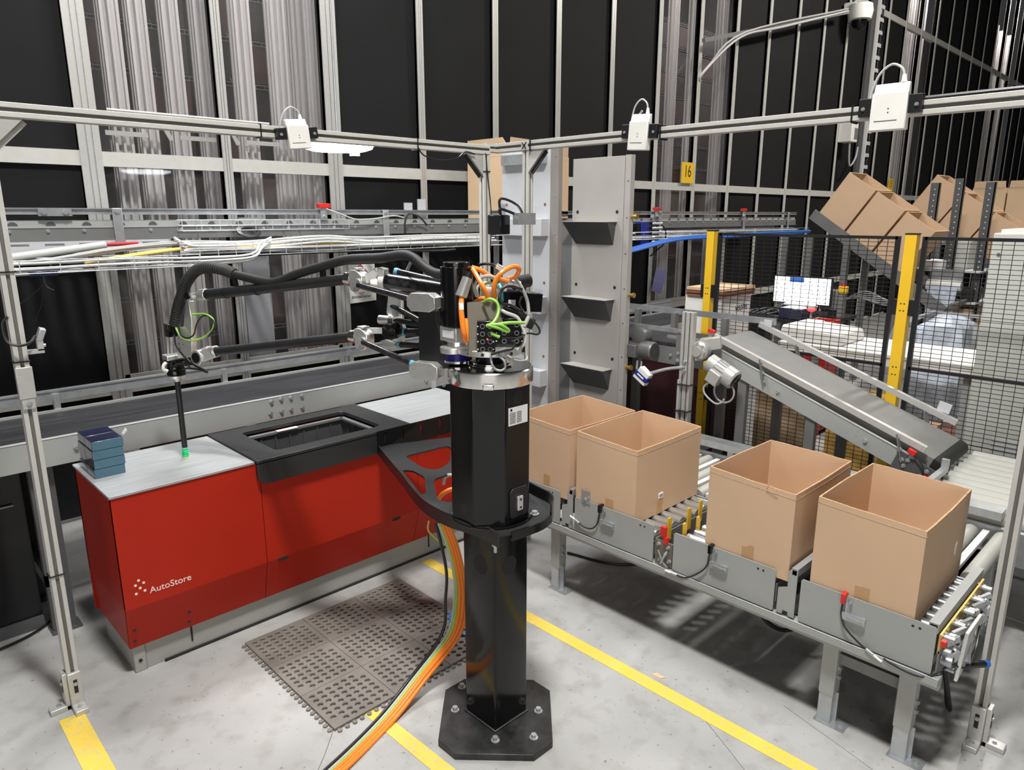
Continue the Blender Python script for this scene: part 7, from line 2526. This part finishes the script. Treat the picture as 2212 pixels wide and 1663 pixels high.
# emergency stop station
q = V((7.3, 2.784, 1.281))
t = thing('emergency_stop', 'yellow emergency stop box with red knob right of the monitor', 'emergency stop', q)
MB().box(q + V(-0.03, -0.04, -0.04), q + V(0.03, 0.04, 0.03)).build('box', 'yellow', t, bevel=0.006)
MB().cyl(q + V(-0.0, 0.0, 0.03), q + V(-0.0, 0.0, 0.06), 0.025, 0.02, 14).build('knob', 'redbit', t)
MB().box((q.x - 0.03, q.y - 0.03, 0), (q.x + 0.03, q.y + 0.03, q.z - 0.05)).build('post', 'grey_mid', t)
q = V((7.35, 2.865, 1.179))
t = thing('control_box', 'grey control box with a bundle of cables right of the monitor', 'box', q)
MB().box(q + V(-0.1, -0.05, -0.11), q + V(0.06, 0.12, 0.09)).build('housing', 'grey_mid', t, bevel=0.01)
MB().box((q.x - 0.02, q.y - 0.02, 0.0), (q.x + 0.02, q.y + 0.06, q.z - 0.11)).build('post', 'grey_dark', t)
for k in range(7):
    MB().tube([q + V(-0.05, -0.06 - 0.02 * k, -0.02 + 0.012 * k), q + V(-0.06, -0.30 - 0.03 * k, 0.10 - 0.02 * k), q + V(-0.05, -0.50 - 0.02 * k, 0.0), q + V(-0.05, -0.55, -0.12 - 0.03 * k)], 0.006, 6).build('cable', 'grey_mid', t)
# cables on desk
mb = MB()
rnd = random.Random(3)
for k in range(6):
    p = V(6.85, 3.35 + 0.05 * k, dz + 0.02)
    mb.tube([p, p + V(0.05, -0.10 + rnd.uniform(-0.05, 0.05), 0.06 * rnd.random()), p + V(0.1, -0.22, 0.0), p + V(0.05, -0.34, 0.05 * rnd.random()), p + V(0.0, -0.40, 0.0)], 0.010, 6)
tag(mb.build('cable_tangle', 'cable_black'), 'tangle of black cables on the desk left of the printer', 'cable tangle', None, 'stuff')
# roll cage wrapped in plastic
t = thing('roll_cage', 'wire roll cage stuffed with clear plastic film behind the nearer yellow post', 'roll cage', (6.9, 1.5, 0))
rx0, rx1 = 6.7, 7.5
ry0 = (6.7, 1.468, 1.139)[1]; ry1 = (6.7, 2.006, 1.081)[1]
rzt = (6.7, 1.707, 1.125)[2]
mb = MB()
for x in (rx0, rx1):
    for y in (ry0, ry1):
        mb.box((x - 0.02, y - 0.02, 0.1), (x + 0.02, y + 0.02, rzt))
for z in (0.15, rzt - 0.02):
    mb.box((rx0, ry0 - 0.015, z - 0.015), (rx1, ry0 + 0.015, z + 0.015))
    mb.box((rx0, ry1 - 0.015, z - 0.015), (rx1, ry1 + 0.015, z + 0.015))
    mb.box((rx1 - 0.015, ry0, z - 0.015), (rx1 + 0.015, ry1, z + 0.015))
mb.build('frame', 'zinc', t)
mb = MB()
for k in range(1, 7):
    z = 0.15 + (rzt - 0.2) * k / 7
    mb.tube([(rx0, ry0, z), (rx1, ry0, z)], 0.005, 5, 0)
    mb.tube([(rx0, ry1, z), (rx1, ry1, z)], 0.005, 5, 0)
for k in range(1, 6):
    x = rx0 + (rx1 - rx0) * k / 6
    mb.tube([(x, ry0, 0.15), (x, ry0, rzt)], 0.005, 5, 0)
mb.build('wire_side', 'zinc', t)
for x in (rx0 + 0.05, rx1 - 0.05):
    for y in (ry0 + 0.03, ry1 - 0.03):
        MB().cyl((x, y - 0.015, 0.05), (x, y + 0.015, 0.05), 0.05, n=14).build('castor', 'rubber', t)
def lump(name, label, cat, c, sx, sy, sz, m, seed, group=None, amp=0.12):
    rnd = random.Random(seed)
    ph = [rnd.uniform(0, 6.28) for _ in range(6)]
    mb = MB()
    nu, nv = 20, 12
    vs = []
    for j in range(nv + 1):
        b = -math.pi / 2 + math.pi * j / nv
        for i in range(nu):
            a = 2 * math.pi * i / nu
            k = 1 + amp * math.sin(3 * a + ph[0] + 2 * b) + amp * 0.7 * math.sin(5 * a + ph[1] - 3 * b) + amp * 0.5 * math.sin(7 * b + ph[2])
            ca, sa, cb, sb = math.cos(a), math.sin(a), math.cos(b), math.sin(b)
            f = lambda v: math.copysign(abs(v) ** 0.45, v)
            vs.append((c[0] + sx * f(ca) * f(cb) * k, c[1] + sy * f(sa) * f(cb) * k, c[2] + sz * f(sb) * (1 + amp * 0.5 * math.sin(2 * a + ph[3]))))
    fs = []
    for j in range(nv):
        for i in range(nu):
            l = (i + 1) % nu
            fs.append((j * nu + i, j * nu + l, (j + 1) * nu + l, (j + 1) * nu + i))
    mb.add(vs, fs)
    return tag(mb.build(name, m), label, cat, group)
lump('plastic_film', 'crumpled bluish clear plastic film filling the roll cage', 'plastic film', ((rx0 + rx1) / 2 - 0.1, (ry0 + ry1) / 2 + 0.03, rzt * 0.52 + 0.1), 0.30, (ry1 - ry0) / 2 - 0.07, rzt * 0.40, 'plastic_bag', 4)
q = V((9, 2.348, 1.074))
t = thing('film_roll', 'pale roll of plastic bags hanging from the rack behind the fence', 'film roll', q)
MB().cyl(q + V(0, -0.17, 0.16), q + V(0, 0.17, 0.16), 0.06, n=18).build('roll', 'white_plastic', t)
mb = MB()
mb.box(q + V(0.05, -0.14, 0.14), (9.066, q.y - 0.12, q.z + 0.17)); mb.box(q + V(0.05, 0.12, 0.14), (9.066, q.y + 0.14, q.z + 0.17)); mb.box((9.05, q.y - 0.16, q.z + 0.05), (9.066, q.y + 0.16, 1.41))
mb.build('hanger', 'zinc', t)
MB().hexa([q + V(-0.065, -0.12, -0.30), q + V(-0.05, -0.12, -0.30), q + V(-0.05, 0.13, -0.30), q + V(-0.065, 0.13, -0.30)], [q + V(-0.065, -0.15, 0.16), q + V(-0.05, -0.15, 0.16), q + V(-0.05, 0.15, 0.16), q + V(-0.065, 0.15, 0.16)]).build('hanging_film', 'plastic_bag', t)
# storage rack with perforated dark posts
t = thing('storage_rack', 'dark perforated-post storage rack behind the fence at the right', 'rack', (9.2, 1.6, 0))
PY = [(9.2, 2.627, 2.224)[1], (9.2, 2.387, 2.22)[1], (9.2, 2.092, 2.214)[1]]
PZ = [(9.2, 2.624, 2.35)[2], (9.2, 2.382, 2.391)[2], (9.2, 2.088, 2.343)[2]]
for y, z in zip(PY, PZ):
    mb = MB()
    mb.box((9.20, y - 0.045, 0), (9.21, y + 0.045, z))
    mb.box((9.20, y - 0.045, 0), (9.26, y - 0.035, z))
    o = mb.build('post', 'grey_dark', t)
    h = MB()
    zz = 1.2
    while zz < z - 0.03:
        h.cyl((9.199, y, zz), (9.2005, y, zz), 0.008, n=6)
        zz += 0.06
    h.build('hole_row', 'grey_light', o)
for z in (1.40, 1.06, 0.72, 0.35):
    mb = MB()
    mb.box((9.06, PY[2] - 0.05, z - 0.02), (9.75, PY[0] + 0.1, z))
    mb.build('shelf', 'grey_light', t)
items = [('paper_stack', 'stack of pale papers on the upper rack shelf', 'paper stack', 'paper', (9.1, PY[1] + 0.02, 1.4005), (9.4, PY[1] + 0.26, 1.50)),
         ('grey_case', 'grey and beige case standing on the upper rack shelf', 'case', 'beige', (9.25, PY[2] + 0.12, 1.4005), (9.6, PY[2] + 0.34, 1.72)),
         ('brown_carton', 'brown carton on the middle rack shelf behind the roll of bags', 'carton', 'card', (9.1, PY[2] - 0.02, 0.7205), (9.6, PY[2] + 0.42, 0.98)),
         ('brown_carton', 'brown carton on the lower rack shelf behind the plastic film', 'carton', 'card_light', (9.1, PY[2] + 0.0, 0.3505), (9.6, PY[2] + 0.44, 0.62)),
         ('black_bag', 'black bag lying on the third rack shelf', 'bag', 'rubber', (9.1, PY[2] + 0.0, 1.0605), (9.5, PY[2] + 0.30, 1.20)),
         ('red_bag', 'dark red bag beside the black bag on the third rack shelf', 'bag', 'ink_red', (9.1, PY[2] + 0.31, 1.0605), (9.4, PY[2] + 0.46, 1.16))]
for nm, lab, cat, m, a, b in items:
    simple(nm, lab, cat, a, b, m, bevel=0.008)
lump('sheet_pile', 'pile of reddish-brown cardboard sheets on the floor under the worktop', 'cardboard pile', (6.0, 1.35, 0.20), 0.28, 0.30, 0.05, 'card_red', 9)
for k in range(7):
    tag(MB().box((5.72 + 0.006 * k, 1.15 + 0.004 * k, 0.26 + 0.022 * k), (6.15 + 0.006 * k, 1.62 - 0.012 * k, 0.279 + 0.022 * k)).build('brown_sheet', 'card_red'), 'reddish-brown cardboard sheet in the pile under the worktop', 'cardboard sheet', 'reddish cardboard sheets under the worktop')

# ------------------------------------------------------------------ gravity chutes with tilted cartons
u = V(0, -0.829, -0.559)
n = V(0, -0.559, 0.829)
def chute(o, X_, label, L=1.75, W_=0.56):
    t = thing('gravity_chute', label, 'chute', o)
    o = V(o)
    mb = MB()
    for x in (X_ - 0.03, X_ + W_):
        a = V(x, o.y, o.z)
        mb.bar(a - u * 0.05, a + u * L, 0.012, 0.12, n)
    mb.build('side_rail', 'grey_mid', t)
    for k in range(14):
        p = V(X_, o.y, o.z) + u * (0.06 + k * L / 14) - n * 0.035
        MB().cyl(p, p + V(W_ - 0.01, 0, 0), 0.02, n=10).build('roller', 'zinc_roller', t)
    mb = MB()
    e = V(X_, o.y, o.z) + u * L
    mb.bar(V(X_, 0, 0) + V(0, e.y, e.z) + n * 0.04, V(X_ + W_, e.y, e.z) + n * 0.04, 0.02, 0.14, n)
    mb.build('end_stop', 'grey_mid', t)
    for s_ in (0.30, 1.15):
        for x in (X_ - 0.05, X_ + W_ + 0.02):
            p = V(x, o.y, o.z) + u * L * s_ - n * 0.06
            m_ = MB()
            m_.box((x - 0.025, p.y - 0.035, 0), (x + 0.025, p.y + 0.035, p.z + (0.03 if s_ < 1 else -0.02)))
            if s_ < 1:
                m_.build('leg', 'grey_mid', t)
    return t
c1 = (8.47, 3.80, 2.07)
P1 = V(8.5, 3.635, 1.985) 
ch = chute((8.5, P1.y, P1.z) , 8.5, 'sloping grey roller chute at the right end of the overhead conveyor, holding three tilted cartons')
def tilted(o, al, dp, hh, label, group, m='card'):
    o = V(o)
    t = thing('tilted_carton', label, 'carton', o, group)
    T = 0.008
    x = V(1, 0, 0)
    def q(a, d, h):
        return o + u * a + x * d + n * h
    mb = MB()
    def slab(a0, a1, d0, d1, h0, h1):
        mb.hexa([q(a0, d0, h0), q(a1, d0, h0), q(a1, d1, h0), q(a0, d1, h0)], [q(a0, d0, h1), q(a1, d0, h1), q(a1, d1, h1), q(a0, d1, h1)])
    slab(0, al, 0, T, 0, hh); slab(0, al, dp - T, dp, 0, hh); slab(0, T, T, dp - T, 0, hh); slab(al - T, al, T, dp - T, 0, hh); slab(T, al - T, T, dp - T, 0, T)
    b = mb.build('body', m, t, flat=True)
    r = MB()
    def rim(a0, a1, d0, d1):
        r.hexa([q(a0, d0, hh), q(a1, d0, hh), q(a1, d1, hh), q(a0, d1, hh)], [q(a0, d0, hh + 0.003), q(a1, d0, hh + 0.003), q(a1, d1, hh + 0.003), q(a0, d1, hh + 0.003)])
    rim(0, al, 0, T); rim(0, al, dp - T, dp); rim(0, T, T, dp - T); rim(al - T, al, T, dp - T)
    r.build('rim', 'card_light', b, flat=True)
    return t
for k, nm in enumerate(('uppermost', 'middle', 'lowest')):
    tilted(P1 + u * (0.388 * k) + n * 0.0, 0.362, 0.50, 0.577, 'tilted brown carton, %s of the three on the near chute behind the fence' % nm, 'tilted cartons on the near chute')
P2 = V(10.0, 3.13, 2.06)
chute((10.0, P2.y, P2.z), 10.0, 'second sloping roller chute farther right, holding tilted cartons behind dark posts')
for k, nm in enumerate(('uppermost', 'middle', 'lowest')):
    tilted(P2 + u * (0.40 * k) + V(0, 0, 0), 0.38, 0.50, 0.50, 'tilted brown carton, %s of the three on the far chute behind the dark posts' % nm, 'tilted cartons on the far chute')
for k in range(4):
    y = (11.8, 2.89, 2.278)[1] - 0.42 * k
    o = thing('upright_carton', 'light brown carton with raised flaps at the far right above the cabinet, number %s from the left' % ('one', 'two', 'three', 'four')[k], 'carton', (11.8, y, 1.9))
    o['label'] = ('leftmost', 'second from left', 'third from left', 'rightmost')[k] + ' light brown upright carton at the far right, behind the dark posts'
    o['group'] = 'upright cartons at the far right'
    MB().box((11.8, y - 0.40, 1.62), (12.2, y, 2.36)).build('body', 'card_light', o)
    MB().prism([(11.795, y - 0.39, 2.36), (11.795, y - 0.01, 2.36), (11.79, y - 0.02, 2.45), (11.79, y - 0.38, 2.45)], (0.006, 0, 0)).build('flap', 'card_light', o)
t = thing('rear_shelf', 'far shelf carrying the upright cartons', 'shelf', (12.0, 1.0, 0))
MB().box((11.75, -0.6, 1.58), (12.3, 3.3, 1.62)).build('deck', 'grey', t)
for y in (-0.5, 3.2):
    MB().box((11.8, y, 0), (11.86, y + 0.06, 1.58)).build('leg', 'grey_dark', t)
# grey upright carrying the near chute is part of the chute; dark cable channel frames behind the monitor
for k, (px, lab) in enumerate(((1690, 'left slotted steel upright on the dark wall behind the monitor'), (1742, 'right slotted steel upright on the dark wall behind the monitor'))):
    q = ((8.2, 3.854, 1.276), (8.2, 3.561, 1.294))[k]
    tag(MB().box((8.2, q[1] - 0.03, 0.0), (8.24, q[1] + 0.03, 1.75)).build('slotted_upright', 'grey_mid'), lab, 'upright', 'slotted uprights behind the monitor')
# leg of a neighbouring conveyor at the right edge
t = thing('side_leg', 'galvanised conveyor leg with foot plate just right of the right frame post', 'leg', (3.4, 0.25, 0))
MB().box((3.62, 0.322, 0.0), (3.68, 0.382, 0.55)).build('leg', 'zinc', t)
MB().box((3.58, 0.26, 0.0), (3.72, 0.40, 0.008)).build('foot_plate', 'zinc', t)
